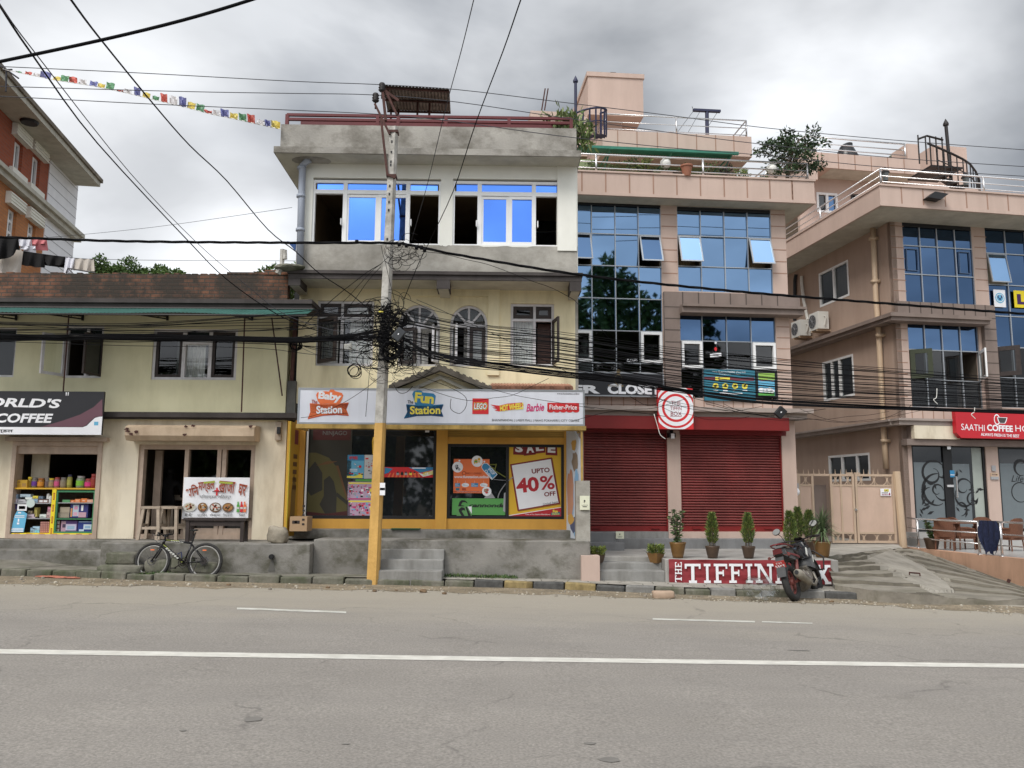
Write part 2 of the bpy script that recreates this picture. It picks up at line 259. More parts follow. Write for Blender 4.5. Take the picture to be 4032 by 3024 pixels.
 def leaf(s,p,d,l,wd,mi=0,nrm=None):
  p=Vector(p);d=Vector(d).normalized();nrm=nrm or Vector((random.uniform(-1,1),random.uniform(-1,1),random.uniform(-.3,1)))
  sd=d.cross(nrm);sd=sd.normalized()if sd.length>1e-5 else d.orthogonal().normalized()
  return s.poly((p,p+d*l*.45+sd*wd/2,p+d*l,p+d*l*.45-sd*wd/2),mi)
 def cloud(s,c,rad,n,l,mi=(0,),shell=.55,wf=.5):
  c=Vector(c)
  for _ in range(n):
   v=Vector((random.gauss(0,1),random.gauss(0,1),random.gauss(0,1))).normalized();k=(shell+(1-shell)*random.random())if random.random()<.75 else random.random()
   p=c+Vector((v.x*rad[0],v.y*rad[1],v.z*rad[2]))*k
   dd=v*.6+Vector((random.gauss(0,1),random.gauss(0,1),random.gauss(0,.8)))
   s.leaf(p,dd,l*random.uniform(.6,1.3),l*wf*random.uniform(.7,1.2),random.choice(mi))
  return s
 def build(s,name,mats,parent=None,smooth=False,base=True,fix=True,loc=None):
  me=bpy.data.meshes.new(name);mats=mats if isinstance(mats,(list,tuple))else[mats]
  if parent is not None:org=wloc(parent)
  elif loc is not None:org=Vector(loc)
  elif base and s.v:
   xs=[v[0]for v in s.v];ys=[v[1]for v in s.v];org=Vector(((min(xs)+max(xs))/2,(min(ys)+max(ys))/2,min(v[2]for v in s.v)))
  else:org=Vector((0,0,0))
  me.from_pydata([(x-org.x,y-org.y,z-org.z)for x,y,z in s.v],[],s.f)
  for m_ in mats:me.materials.append(m_)
  me.polygons.foreach_set('material_index',s.m)
  if smooth:me.polygons.foreach_set('use_smooth',[True]*len(s.f))
  me.update()
  if fix:
   bm=bmesh.new();bm.from_mesh(me);bmesh.ops.recalc_face_normals(bm,faces=bm.faces);bm.to_mesh(me);bm.free()
  o=bpy.data.objects.new(name,me);COL.objects.link(o)
  if parent is None:o.location=org
  else:o.parent=parent
  return o
def tag(o,label=None,cat=None,group=None,kind=None):
 for k,v in(('label',label),('category',cat),('group',group),('kind',kind)):
  if v:o[k]=v
 return o
def thing(name,label,cat,loc,group=None):
 o=bpy.data.objects.new(name,None);COL.objects.link(o);o.location=loc;o.empty_display_size=.2
 return tag(o,label,cat,group)
def struct(o):o['kind']='structure';return o
def copy_tree(o,loc,label=None,rot=None,scale=None,parent=None):
 c=o.copy();COL.objects.link(c)
 if parent is None:
  c.location=loc
  if label:c['label']=label
  if rot is not None:c.rotation_euler=rot
  if scale is not None:c.scale=scale
 else:c.parent=parent
 for ch in list(o.children):copy_tree(ch,None,parent=c)
 return c
def wall(mb,F,u0,u1,v0,v1,holes=(),d=0,t=.2,mi=0,rev=None):
 """A wall front with rectangular openings and their reveals."""
 us=sorted({u0,u1,*[x for h in holes for x in h[:2]if u0<x<u1]});vs=sorted({v0,v1,*[x for h in holes for x in h[2:4]if v0<x<v1]})
 def hole(a,b):return any(h[0]<a<h[1]and h[2]<b<h[3]for h in holes)
 solid=[[not hole((us[i]+us[i+1])/2,(vs[j]+vs[j+1])/2)for j in range(len(vs)-1)]for i in range(len(us)-1)]
 P=F.P;ri=mi if rev is None else rev
 for i in range(len(us)-1):
  for j in range(len(vs)-1):
   if solid[i][j]:
    a,b,c,e_=us[i],us[i+1],vs[j],vs[j+1]
    mb.poly((P(a,c,d),P(b,c,d),P(b,e_,d),P(a,e_,d)),mi)
    for di,dj,p0,p1 in((-1,0,(a,c),(a,e_)),(1,0,(b,c),(b,e_)),(0,-1,(a,c),(b,c)),(0,1,(a,e_),(b,e_))):
     x,y=i+di,j+dj
     if not(0<=x<len(us)-1 and 0<=y<len(vs)-1)or not solid[x][y]:
      mb.poly((P(*p0,d),P(*p1,d),P(*p1,d-t),P(*p0,d-t)),ri)
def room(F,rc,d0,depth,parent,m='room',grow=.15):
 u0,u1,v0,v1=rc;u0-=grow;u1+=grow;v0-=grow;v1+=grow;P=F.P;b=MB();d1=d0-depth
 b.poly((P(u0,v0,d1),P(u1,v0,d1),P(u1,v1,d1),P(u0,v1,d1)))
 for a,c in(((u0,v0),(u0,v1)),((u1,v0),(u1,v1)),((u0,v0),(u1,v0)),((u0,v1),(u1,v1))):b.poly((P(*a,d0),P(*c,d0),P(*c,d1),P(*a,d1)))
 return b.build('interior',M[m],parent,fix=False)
def curtain(F,rc,d,parent,m='curtain',folds=9,amp=.02):
 u0,u1,v0,v1=rc;b=MB();n=folds*6;ph=random.random()*6
 pts=[(u0+(u1-u0)*i/n,d+amp*math.sin(i*2*PI/6+ph)+amp*.6*math.sin(i*.9))for i in range(n+1)]
 for i in range(n):b.poly((F.P(pts[i][0],v0,pts[i][1]),F.P(pts[i+1][0],v0,pts[i+1][1]),F.P(pts[i+1][0],v1,pts[i+1][1]),F.P(pts[i][0],v1,pts[i][1])))
 return b.build('curtain',M[m],parent,smooth=True,fix=False)
def frame(mb,F,rc,xs=(),ys=(),fw=.05,d0=-.08,d1=0,mi=0,mw=None):
 u0,u1,v0,v1=rc;mw=mw or fw;e_=.002
 mb.box(F,u0,u0+fw,v0,v1,d0,d1,mi);mb.box(F,u1-fw,u1,v0,v1,d0,d1,mi)
 mb.box(F,u0+fw,u1-fw,v0,v0+fw,d0+e_,d1-e_,mi);mb.box(F,u0+fw,u1-fw,v1-fw,v1,d0+e_,d1-e_,mi)
 for x in xs:mb.box(F,x-mw/2,x+mw/2,v0+fw,v1-fw,d0+2*e_,d1-2*e_,mi)
 for y in ys:mb.box(F,u0+fw,u1-fw,y-mw/2,y+mw/2,d0+3*e_,d1-3*e_,mi)
def pane(F,rc,d,m,parent,jit=.004,name='pane'):
 u0,u1,v0,v1=rc;b=MB();a,c=random.uniform(-jit,jit),random.uniform(-jit,jit)
 b.poly((F.P(u0,v0,d-a-c),F.P(u1,v0,d+a-c),F.P(u1,v1,d+a+c),F.P(u0,v1,d-a+c)))
 return b.build(name,M[m]if isinstance(m,str)else m,parent,fix=False)
def sash(F,uh,v0,v1,wd,ang,d,parent,fm,pm,fw=.05,side=1,name='sash'):
 """A side-hung casement hinged at uh, swung out by ang; side=+1 leaf runs to +u from the hinge."""
 G=Face(0,0,0);a=math.atan2(F.U.y,F.U.x);G.O=F.P(uh,0,d)
 if side>0:a2=a-ang
 else:a2=a+ang
 G.U=Vector((math.cos(a2),math.sin(a2),0));G.N=Vector((math.sin(a2),-math.cos(a2),0))
 rc=(0,wd,v0,v1)if side>0 else(-wd,0,v0,v1)
 b=MB();frame(b,G,rc,fw=fw,d0=-.02,d1=.025);o=b.build(name,M[fm],parent)
 pane(G,(rc[0]+fw,rc[1]-fw,v0+fw,v1-fw),0,pm,o);return o
def awning_sash(F,rc,ang,d,parent,fm,pm,fw=.035):
 """A top-hung sash pushed out at the bottom."""
 u0,u1,v0,v1=rc;h=v1-v0;b=MB();g=MB()
 def T(u,y,o):return F.P(u,v1-y*math.cos(ang)-o*math.sin(ang)*0,d+y*math.sin(ang)+o)
 def bx(a,c,y0,y1):b.hexa([T(a,y1,-.015),T(c,y1,-.015),T(c,y0,-.015),T(a,y0,-.015),T(a,y1,.02),T(c,y1,.02),T(c,y0,.02),T(a,y0,.02)])
 bx(u0,u0+fw,0,h);bx(u1-fw,u1,0,h);bx(u0+fw,u1-fw,0,fw);bx(u0+fw,u1-fw,h-fw,h)
 o=b.build('open_sash',M[fm],parent)
 g.poly((T(u0+fw,h-fw,.004),T(u1-fw,h-fw,.004),T(u1-fw,fw,.004),T(u0+fw,fw,.004)));g.build('pane',M[pm]if isinstance(pm,str)else pm,o,fix=False);return o
def railing(name,pts,parent,heights,post_h,posts=None,r=.018,rp=.02,m='steel',top_r=None,spans=1):
 b=MB();up=Vector((0,0,1))
 for i,h in enumerate(heights):
  b.tube([Vector(p)+up*h for p in pts],(top_r or r*1.5)if i==0 else r,6)
 for a,c in zip(pts,list(pts)[1:]):
  a,c=Vector(a),Vector(c);n=max(1,round((c-a).length/spans))
  for i in range(n+1):p=a+(c-a)*i/n;b.tube([p,p+up*post_h],rp,6)
 return b.build(name,M[m],parent,smooth=True)
 # ================================================================ ground, road, kerb, pavement
def sheet(name,rows,m,dz=0.0,thick=0):
 b=MB()
 for r0,r1 in zip(rows,rows[1:]):
  for i in range(len(r0)-1):b.poly([Vector(p)+Vector((0,0,dz))for p in(r0[i],r0[i+1],r1[i+1],r1[i])])
 return struct(b.build(name,m,base=False,fix=False))
g=MB();g.poly([(x,y,gz(x)-.006)for x,y in((-260,-160),(260,-160),(260,420),(-260,420))])
struct(g.build('ground',mat('earth',(.20,.175,.13),var=.3,vs=.5),base=False,fix=False))
KP=[(-900,2256),(-400,2262),(0,2268),(300,2274),(600,2286),(1100,2297),(1480,2303),(1750,2309),(2100,2318),(2350,2327),(2700,2342),(3000,2351),(3250,2357),(3512,2366),(3845,2377),(4032,2391),(4400,2412),(4900,2440)]
KW=[on_ground('P',x,y)for x,y in KP]
KW[0].x-=14
VP_=[(-900,2284),(-400,2292),(0,2300),(300,2304),(600,2310),(1100,2318),(1480,2325),(1750,2332),(2100,2341),(2350,2349),(2700,2361),(3000,2370),(3250,2376),(3512,2388),(3845,2408),(4032,2420),(4400,2440),(4900,2466)]
VW=[on_ground('P',x,y)for x,y in VP_];VW[0].x-=14
def dens(pts,n):
 out=[]
 for a,c in zip(pts,pts[1:]):out+=[a+(c-a)*i/n for i in range(n)]
 return out+[pts[-1]]
asphalt=mat('dusty_asphalt',(.262,.240,.213),.88,var=.09,vs=.55,grain=.24,gs=45,bump=.25,bs=90,stain=.30,ss=(.10,1.0,1),dirt=(.78,.79,.82))
t_=asphalt.node_tree;b_=t_.nodes['Principled BSDF'];old=b_.inputs['Base Color'].links[0].from_socket
geo_=N(t_,'ShaderNodeNewGeometry');sp_=N(t_,'ShaderNodeSeparateXYZ');t_.links.new(geo_.outputs['Position'],sp_.inputs[0])
nz_=N(t_,'ShaderNodeTexNoise',_in={'Scale':.8,'Detail':7.0,'Roughness':.65});mp_=N(t_,'ShaderNodeMapping');mp_.inputs['Scale'].default_value=(.35,1.3,1)
t_.links.new(geo_.outputs['Position'],mp_.inputs[0]);t_.links.new(mp_.outputs[0],nz_.inputs['Vector'])
ma_=N(t_,'ShaderNodeMath',operation='MULTIPLY_ADD',_in={1:5.0,2:0});t_.links.new(nz_.outputs[0],ma_.inputs[0]);t_.links.new(sp_.outputs[1],ma_.inputs[2])
mr_=N(t_,'ShaderNodeMapRange',interpolation_type='SMOOTHSTEP',_in={1:12.6,2:17.2,3:0,4:.7});t_.links.new(ma_.outputs[0],mr_.inputs[0])
mx_=N(t_,'ShaderNodeMix',data_type='RGBA');t_.links.new(mr_.outputs[0],mx_.inputs[0]);t_.links.new(old,mx_.inputs[6]);mx_.inputs[7].default_value=(.36,.322,.255,1);t_.links.new(mx_.outputs[2],b_.inputs['Base Color'])
# bright aggregate chips in the asphalt
vo_=N(t_,'ShaderNodeTexVoronoi',_in={'Scale':42.0});t_.links.new(geo_.outputs['Position'],vo_.inputs['Vector'])
mv_=N(t_,'ShaderNodeMapRange',_in={1:.08,2:.30,3:.55,4:0});t_.links.new(vo_.outputs['Distance'],mv_.inputs[0])
vc_=N(t_,'ShaderNodeSeparateColor');t_.links.new(vo_.outputs['Color'],vc_.inputs[0])
mg_=N(t_,'ShaderNodeMath',operation='GREATER_THAN',_in={1:.72});t_.links.new(vc_.outputs[0],mg_.inputs[0])
mm_=N(t_,'ShaderNodeMath',operation='MULTIPLY');t_.links.new(mv_.outputs[0],mm_.inputs[0]);t_.links.new(mg_.outputs[0],mm_.inputs[1])
mx2_=N(t_,'ShaderNodeMix',data_type='RGBA');t_.links.new(mm_.outputs[0],mx2_.inputs[0]);t_.links.new(mx_.outputs[2],mx2_.inputs[6]);mx2_.inputs[7].default_value=(.42,.40,.36,1);cn_=N(t_,'ShaderNodeTexNoise',_in={'Scale':1.1,'Detail':6.0});t_.links.new(geo_.outputs['Position'],cn_.inputs['Vector']);cm_=N(t_,'ShaderNodeMix',data_type='RGBA',blend_type='LINEAR_LIGHT');cm_.inputs[0].default_value=.6;t_.links.new(geo_.outputs['Position'],cm_.inputs[6]);t_.links.new(cn_.outputs['Color'],cm_.inputs[7])
vk_=N(t_,'ShaderNodeTexVoronoi',feature='DISTANCE_TO_EDGE',_in={'Scale':.30});t_.links.new(cm_.outputs[2],vk_.inputs['Vector']);km_=N(t_,'ShaderNodeMapRange',_in={1:.002,2:.010,3:.42,4:0});t_.links.new(vk_.outputs['Distance'],km_.inputs[0])
kg_=N(t_,'ShaderNodeMath',operation='MULTIPLY');t_.links.new(km_.outputs[0],kg_.inputs[0]);kr_=N(t_,'ShaderNodeMapRange',_in={1:.48,2:.6});t_.links.new(nz_.outputs[0],kr_.inputs[0]);t_.links.new(kr_.outputs[0],kg_.inputs[1])
mx3_=N(t_,'ShaderNodeMix',data_type='RGBA');t_.links.new(kg_.outputs[0],mx3_.inputs[0]);t_.links.new(mx2_.outputs[2],mx3_.inputs[6]);mx3_.inputs[7].default_value=(.09,.083,.075,1);t_.links.new(mx3_.outputs[2],b_.inputs['Base Color'])
sheet('road',[[(p.x,-9,gz(p.x))for p in KW],[(p.x,4,gz(p.x))for p in KW],[(p.x,10,gz(p.x))for p in KW],[(p.x,p.y+.3,gz(p.x))for p in KW]],asphalt)
dirt=mat('dirt_verge',(.24,.195,.135),.95,var=.3,vs=2.2,grain=.35,gs=24,bump=1.0,bs=18,stain=.5,ss=(1,2,1),dirt=(.55,.55,.5))
kd,vd=dens(KW,8),dens(VW,8)
sheet('verge',[[a+(c-a)*(1+.38*mnoise.noise(Vector((a.x*1.7,3,0)))+.25*mnoise.noise(Vector((a.x*5,1,0))))for a,c in zip(kd,vd)],kd],dirt,.004)
gv=MB();q_=random.Random(8)
for _ in range(900):
 i=q_.randrange(len(kd));p=kd[i].lerp(vd[i],q_.random()**.7*1.25)+Vector((q_.uniform(-.15,.15),0,0));s_=q_.uniform(.006,.022)*(2 if q_.random()<.06 else 1);gv.lathe((p.x,p.y,gz(p.x)+.002),[(s_,0),(s_*.9,s_*.6),(s_*.3,s_)],5,q_.randrange(2))
tag(gv.build('gravel',[mat('grit',(.24,.21,.17),var=.3),mat('grit_pale',(.40,.36,.29),var=.3)],base=False,fix=False),'loose gravel and grit scattered along the dusty road edge','gravel',kind='stuff')
paint=mat('road_paint',(.64,.62,.56),.75,var=.12,vs=6,stain=.45,ss=(1.5,6,1),dirt=(.62,.6,.56))
st=[((-500,2549),(-500,2569)),((0,2557),(0,2575)),((1000,2572),(1000,2590)),((2005,2588),(2005,2605)),((3000,2602),(3000,2618)),((4032,2615),(4032,2631)),((4600,2622),(4600,2637))]
sheet('road_stripe',[[on_ground('P',*a)for a,c in st],[on_ground('P',*c)for a,c in st]],paint,.004)
paintw=mat('worn_road_paint',(.56,.55,.50),.8,var=.2,vs=6,stain=.6,ss=(3,6,1),dirt=(.6,.58,.5))
for i,((x0,y0),(x1,y1),th)in enumerate((((933,2393),(1363,2408),7),((2570,2435),(2972,2446),6),((3000,2447),(3199,2453),4))):
 sheet('road_dash',[[on_ground('P',x0,y0),on_ground('P',x1,y1)],[on_ground('P',x0,y0+th),on_ground('P',x1,y1+th)]],paintw,.004)
 # tar patches on the road
tar=mat('tar_spot',(.19,.178,.16),.8,var=.2)
for x,y,rx,ry in((996,2833,.075,.075),(2400,2992,.08,.06),(720,2878,.025,.02),(2320,2928,.05,.03),(1360,2930,.03,.02),(3140,2562,.16,.03)):
 c=on_ground('P',x,y);b=MB();b.poly([(c.x+rx*math.cos(k*.524)*random.uniform(.75,1.15),c.y+ry*math.sin(k*.524)*random.uniform(.75,1.15),gz(c.x)+.004)for k in range(12)])
 struct(b.build('road_patch',tar,base=False,fix=False))
 # pavement slab
paver=mat('paver',(.36,.335,.29),.9,var=.15,vs=1.5,stain=.4,bump=.2)
t_=paver.node_tree;b_=t_.nodes['Principled BSDF'];old=b_.inputs['Base Color'].links[0].from_socket
geo_=N(t_,'ShaderNodeNewGeometry');vo_=N(t_,'ShaderNodeTexVoronoi',feature='DISTANCE_TO_EDGE',_in={'Scale':3.2,'Randomness':.6});t_.links.new(geo_.outputs['Position'],vo_.inputs['Vector'])
mr_=N(t_,'ShaderNodeMapRange',_in={1:.0,2:.05,3:1,4:0});t_.links.new(vo_.outputs['Distance'],mr_.inputs[0]);mx_=N(t_,'ShaderNodeMix',data_type='RGBA');t_.links.new(mr_.outputs[0],mx_.inputs[0]);t_.links.new(old,mx_.inputs[6]);mx_.inputs[7].default_value=(.07,.065,.05,1);t_.links.new(mx_.outputs[2],b_.inputs['Base Color'])
paver_old=mat('old_pavement',(.20,.185,.155),.9,var=.3,vs=2.5,stain=.7,bump=.5,dirt=(.5,.55,.4))
i0=7;xa0=on_ground('S3',735,1375).x-.3
for a,c,m in((0,i0+1,paver_old),(i0,14,paver)):
 ks=KW[a:c];sheet('pavement',[[(p.x,p.y+.16,gz(p.x)+.12)for p in ks],[(p.x,21,gz(p.x)+.12)for p in ks]],m)
ks=[p for p in KW if p.x<xa0]+[on_ground('S3',735,1375)];sheet('pavement',[[(p.x,p.y+.17,gz(p.x)+.125)for p in ks],[(p.x,17.05,.388)for p in ks]],paver_old)
kb=MB();cur=0;segs=list(zip(KW,KW[1:]));kmats=[M['mossy'],mat('kerb_black',(.075,.074,.07),.85,var=.4,vs=7,stain=-.8),mat('kerb_yellow',(.29,.22,.10),.85,var=.35,vs=7,stain=.9),mat('kerb_grey',(.24,.235,.22),.9,var=.3,vs=5,stain=.5)]
seq=0
for(a,c),(px,_p)in zip(segs[:13],KP):
 n=max(1,round((c-a).length/.55))
 for i in range(n):
  p0=a+(c-a)*(i/n);p1=a+(c-a)*((i+1)/n);pm=(p0+p1)/2;f=px+(KP[KP.index((px,_p))+1][0]-px)*(i+.5)/n
  mi=0 if f<1880 else(1,2)[seq%2];seq+=1
  if f>=2420 and f<3260:mi=0 if seq%3 else 3
  if f>3260:mi=(3,1,2,3)[seq%4]
  yaw=math.atan2(p1.y-p0.y,p1.x-p0.x)+random.uniform(-.03,.03);rot=Matrix.Rotation(yaw,3,'Z')@Matrix.Rotation(-random.uniform(-.03,.03)-.018,3,'Y').inverted()
  h=.15+random.uniform(-.03,.012);kb.cube((pm.x,pm.y+.09+random.uniform(-.02,.02),gz(pm.x)+h/2-.02),((p1-p0).length*.965,.2,h),mi,rot)
ko=kb.build('kerb',kmats,base=False);struct(ko)
bv=ko.modifiers.new('bevel','BEVEL');bv.width=.025;bv.segments=2
# ---------------------------------------------------------------- shop platforms, steps
def X_at(r,x,y,Z):return at_depth(r,x,y,Z).x
pl=MB();xa=X_at('S3',730,1250,16.4);xb=X_at('S4',2165,1150,16.7);xab=X_at('S4',225,1150,16.5)
pl.box(FW,-19,xa,-.3,.582,-18,-17.0);pl.box(FW,-19,xa+.001,-.3,.759,-18.2,-17.5)
pl.box(FW,xa,xab,-.3,.771,-18.2,-16.38)
o=struct(pl.build('platform',M['platform'],base=False));bv=o.modifiers.new('bevel','BEVEL');bv.width=.02;bv.segments=2
pb=MB();pb.box(FW,xab,xb,-.3,.843,-18.2,-16.65);s0,s1=X_at('S4',55,1070,17.5),X_at('S4',2060,1070,17.5)
pb.box(FW,s0,s1,.8,1.012,-18.2,-17.55)
o=struct(pb.build('platform',M['platform'],base=False));bv=o.modifiers.new('bevel','BEVEL');bv.width=.02;bv.segments=2
sb=MB();x0,x1=X_at('S4',692,1300,16.3),X_at('S4',1142,1300,16.3)
for z,y in((.307,16.0),(.49,16.27),(.669,16.5)):sb.box(FW,x0+(.02 if z>.4 else 0),x1-(.004 if z>.4 else 0),-.2,z,-16.8,-y)
o=struct(sb.build('steps',M['step'],base=False));bv=o.modifiers.new('bevel','BEVEL');bv.width=.015;bv.segments=2
# terrace of the red shuttered restaurant with its steps
tb=MB();tx0,tx1=X_at('S5',765,1300,16.6),X_at('S6',588,1200,16.6);tl=X_at('S5',100,1200,17.2)
tb.box(FW,tx0,tx1,-.4,.505,-21,-16.6);tb.box(FW,tl,tx0,-.4,.501,-21,-17.3)
o=struct(tb.build('terrace',mat('terrace_cement',(.35,.335,.31),var=.14,stain=.4,bump=.15),base=False));bv=o.modifiers.new('bevel','BEVEL');bv.width=.015;bv.segments=2
sb=MB();sx0=X_at('S5',234,1350,16.6)
for z,y in((.278,16.62),(.408,16.95)):sb.box(FW,sx0,tx0-.002,-.3,z,-17.35,-y)
o=struct(sb.build('steps',M['step'],base=False));bv=o.modifiers.new('bevel','BEVEL');bv.width=.015;bv.segments=2
sb=MB();c0=FC.uv('S5',150,1080)[0];c1=FC.uv('S5',1735,1080)[0];cl=FC.uv('S5',405,1100,.6)[0];cl2=FC.uv('S5',375,1060,.6)[0]
sb.box(FC,c0-1.2,c1+.2,.3,.737,-1,.32);sb.box(FC,c0-1.2,cl,.3,.679,.3,.95);sb.box(FC,c0-1.2,cl2,.3,.892,.2,.62)
o=struct(sb.build('steps',mat('dark_step_cement',(.20,.20,.20),var=.15,stain=.4),base=False));bv=o.modifiers.new('bevel','BEVEL');bv.width=.012
b=MB();b.box(FW,X_at('S5',82,1300,16.45),X_at('S5',232,1300,16.45),-.1,at_depth('S5',150,1222,16.45).z,-17.0,-16.45)
tag(b.build('low_wall',M['peach']),'short peach painted wall end between the grey steps and the cement post','wall')
b=MB();b.box(FW,X_at('S4',2068,900,16.75),X_at('S4',2165,900,16.75),.3,at_depth('S4',2120,695,16.75).z,-17.1,-16.75)
tag(b.build('cement_post',M['plaster']),'grey cement post with a paper notice beside the shuttered shop','post')
# yard behind, ramp up to the gate
BT=[on_ground('S6',*a)for a in((560,1400,.15),(900,1440,.15),(1215,1462,.14),(1560,1500,.06),(2014,1500,.06),(2500,1540,.06))]
TP=[at_height('S6',*a)for a in((575,1165,.485),(820,1112,.485),(1085,1090,.446),(1215,1108,.35),(1600,1245,.06),(2014,1392,-.20))]
TP[0].x=tx1+.01;TP[5]=TP[4].lerp(TP[5],1.5)
le=[(800,1172),(905,1228),(1010,1285),(1110,1338),(1205,1386),(1300,1434)];ri=[(985,1100),(1105,1162),(1225,1224),(1312,1284),(1398,1342),(1485,1430)]
def inside(p):
 d=p-CAM;c=d.dot(VF);x=FPX*d.dot(VR)/c;y=FPX*d.dot(VU)/c;x,y=((2016+x+y*ROLL)-3000)/.5124,((1512-y+x*ROLL)-1600)/.5124
 pg=le+ri[::-1];r=False
 for(x0,y0),(x1,y1)in zip(pg,pg[1:]+pg[:1]):
  if(y0>y)!=(y1>y)and x<(x1-x0)*(y-y0)/(y1-y0)+x0:r=not r
 return r
yd=MB();yd.poly([(tx1-.4,TP[0].y-.05,.482),TP[0],TP[1],TP[2],(TP[2].x+.25,TP[2].y+.8,.482),(TP[2].x+.25,60,.482),(-3,60,.482),(-3,20.9,.482),(tx1-.4,20.9,.482)])
struct(yd.build('yard',mat('yard_cement',(.38,.355,.31),var=.15,stain=.4),base=False,fix=False))
rp=MB();NU,NV=120,110
def rpt(u,v):
 k=min(4,int(u*5));t_=u*5-k;p=BT[k].lerp(BT[k+1],t_).lerp(TP[k].lerp(TP[k+1],t_),v);f=(v*7)%1;z_=p.z+.07*math.sin(PI*v)*(1-u)
 if inside(p):return Vector((p.x,p.y,z_+.035))
 return Vector((p.x,p.y,z_+.10*(1-f)**1.3*min(1,(1-v)*8)*(.7+.6*mnoise.noise(p*1.2))*(1-.75*u)+.03*mnoise.noise(p*2.5)))
for i in range(50):a_,c_=rpt(i/50,0),rpt((i+1)/50,0);rp.poly((a_,c_,c_-Vector((0,0,.4)),a_-Vector((0,0,.4))))
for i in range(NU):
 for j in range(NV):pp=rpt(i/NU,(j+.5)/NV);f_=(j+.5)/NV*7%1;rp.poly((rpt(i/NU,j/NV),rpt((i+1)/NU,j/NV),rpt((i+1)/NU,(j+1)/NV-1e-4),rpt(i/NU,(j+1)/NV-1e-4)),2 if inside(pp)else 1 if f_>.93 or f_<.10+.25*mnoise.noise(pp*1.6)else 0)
struct(rp.build('ramp',[mat('ramp_cement',(.25,.225,.185),var=.25,vs=1.5,stain=.7,ss=(.5,3,1),bump=.6,bs=14,dirt=(.5,.52,.42)),mat('groove_shade_dirt',(.115,.10,.075),var=.3,vs=5),mat('ramp_smooth',(.31,.285,.24),var=.14,stain=.4,ss=(2,1,1))],base=False))  # second material darkens the ridge grooves: painted shade together with dirt
from mathutils.bvhtree import BVHTree
bvh=BVHTree.FromPolygons(rp.v,rp.f)
def on_ramp(x,y):
 h=bvh.ray_cast(CAM,vdir(*q('S6',x,y)).normalized())[0];return(h if h is not None else at_height('S6',x,y,.485))+Vector((0,0,.022))
 # ================================================================ building A : the long low cream house
A=thing('cream_house','low two-storey cream house with brick parapet and green awning','house',FA.P(-6,.8,0))
F=FA
xr=F.uv('R5',2085,900)[0]
zs=F.uv('R5',1200,500)[1]+.1;zm1=F.uv('R5',1200,1240,.18)[1];zm0=F.uv('R5',1200,1277,.18)[1];zf=.748
W1=F.rect('R5',-130,622,112,985);W2=F.rect('R5',468,612,745,992);W3=F.rect('R5',1105,636,1720,1006)
O1=F.rect('S3',66,440,722,1145);O2=F.rect('S3',985,462,1838,1150)
b=MB();wall(b,F,-16.5,xr,zm0-.05,zs,(W1,W2,W3),0,.22);b.build('upper_wall',M['cream_a'],A,fix=False)
b=MB();wall(b,F,-16.5,F.uv('S3',2065,700)[0],zf,zm0+.02,(O1,O2),-.02,.3);b.build('lower_wall',M['cream_low'],A,fix=False)
b=MB();b.box(F,-16.5,F.uv('R5',2150,1260,.2)[0],zm0,zm1,-.3,.2);b.box(F,-16.5,F.uv('R5',2150,1285,.14)[0],F.uv('R5',1200,1290,.12)[1],zm0-.002,-.3,.12);b.build('ledge',M['dark_band'],A)
# roof slab, brick parapet, side wall
rc=F.rect('R5',-3000,412,2230,470,.78);ue=F.uv('R6',225,450,.78)[0]
b=MB();b.box(F,-17,ue,rc[2],rc[3],-3,.78);b.box(F,-17,ue+.02,(rc[2]+rc[3])/2,rc[3]+.002,-3,.84);b.build('roof_slab',M['dark_band'],A)
b=MB();b.box(F,-17,F.uv('R5',2090,300,.6)[0],rc[3],F.uv('R5',1000,237,.6)[1],.38,.6)
ub=F.uv('R5',2090,300,.6)[0];top=F.uv('R5',1000,237,.6)[1]
random.seed(3)
for i in range(60):u=-16+i*(ub+16)/60;b.box(F,u+.01,u+(ub+16)/60*random.uniform(.5,.98),top,top+random.uniform(.004,.03),.385,.595)
b.box(F,ub-.5,ub+.02,top,top+.10,.36,.62);b.box(F,ub-1.3,ub-.2,top,top+.05,.37,.61)
b.build('brick_parapet',brick('old_brick',F.U,(.27,.115,.062),(.18,.075,.045),(.085,.075,.06),.225,.082,.95),A)
b=MB();b.box(F,xr-.2,xr,zf,zs,-3,-.25);b.build('side_wall',M['cream_a'],A)
# awning sheet with ribs and brackets
b=MB();y0=F.uv('R5',800,478,.74)[1];y1=F.uv('R5',800,522,1.35)[1];n=300;ua,uz=-16,F.uv('R6',195,500,1.3)[0]
for i in range(n):
 u0=ua+(uz-ua)*i/n;u1=ua+(uz-ua)*(i+1)/n;h0=.012*(i%2)+.05*mnoise.noise(Vector((u0*.5,0,0)));h1=.012*((i+1)%2)+.05*mnoise.noise(Vector((u1*.5,0,0)))
 b.poly((F.P(u0,y1+h0,1.35),F.P(u1,y1+h1,1.35),F.P(u1,y0+h1*.3,.70),F.P(u0,y0+h0*.3,.70)))
aw=b.build('awning',M['tealroof'],A,fix=False)
b=MB();b.tube([F.P(ua,y1-.02,1.33),F.P(uz,y1-.02,1.33)],.02,5)
b.tube([F.P(ua,y0-.03,.8),F.P(uz,y0-.03,.8)],.02,5);b.build('awning_rail',M['iron'],aw)
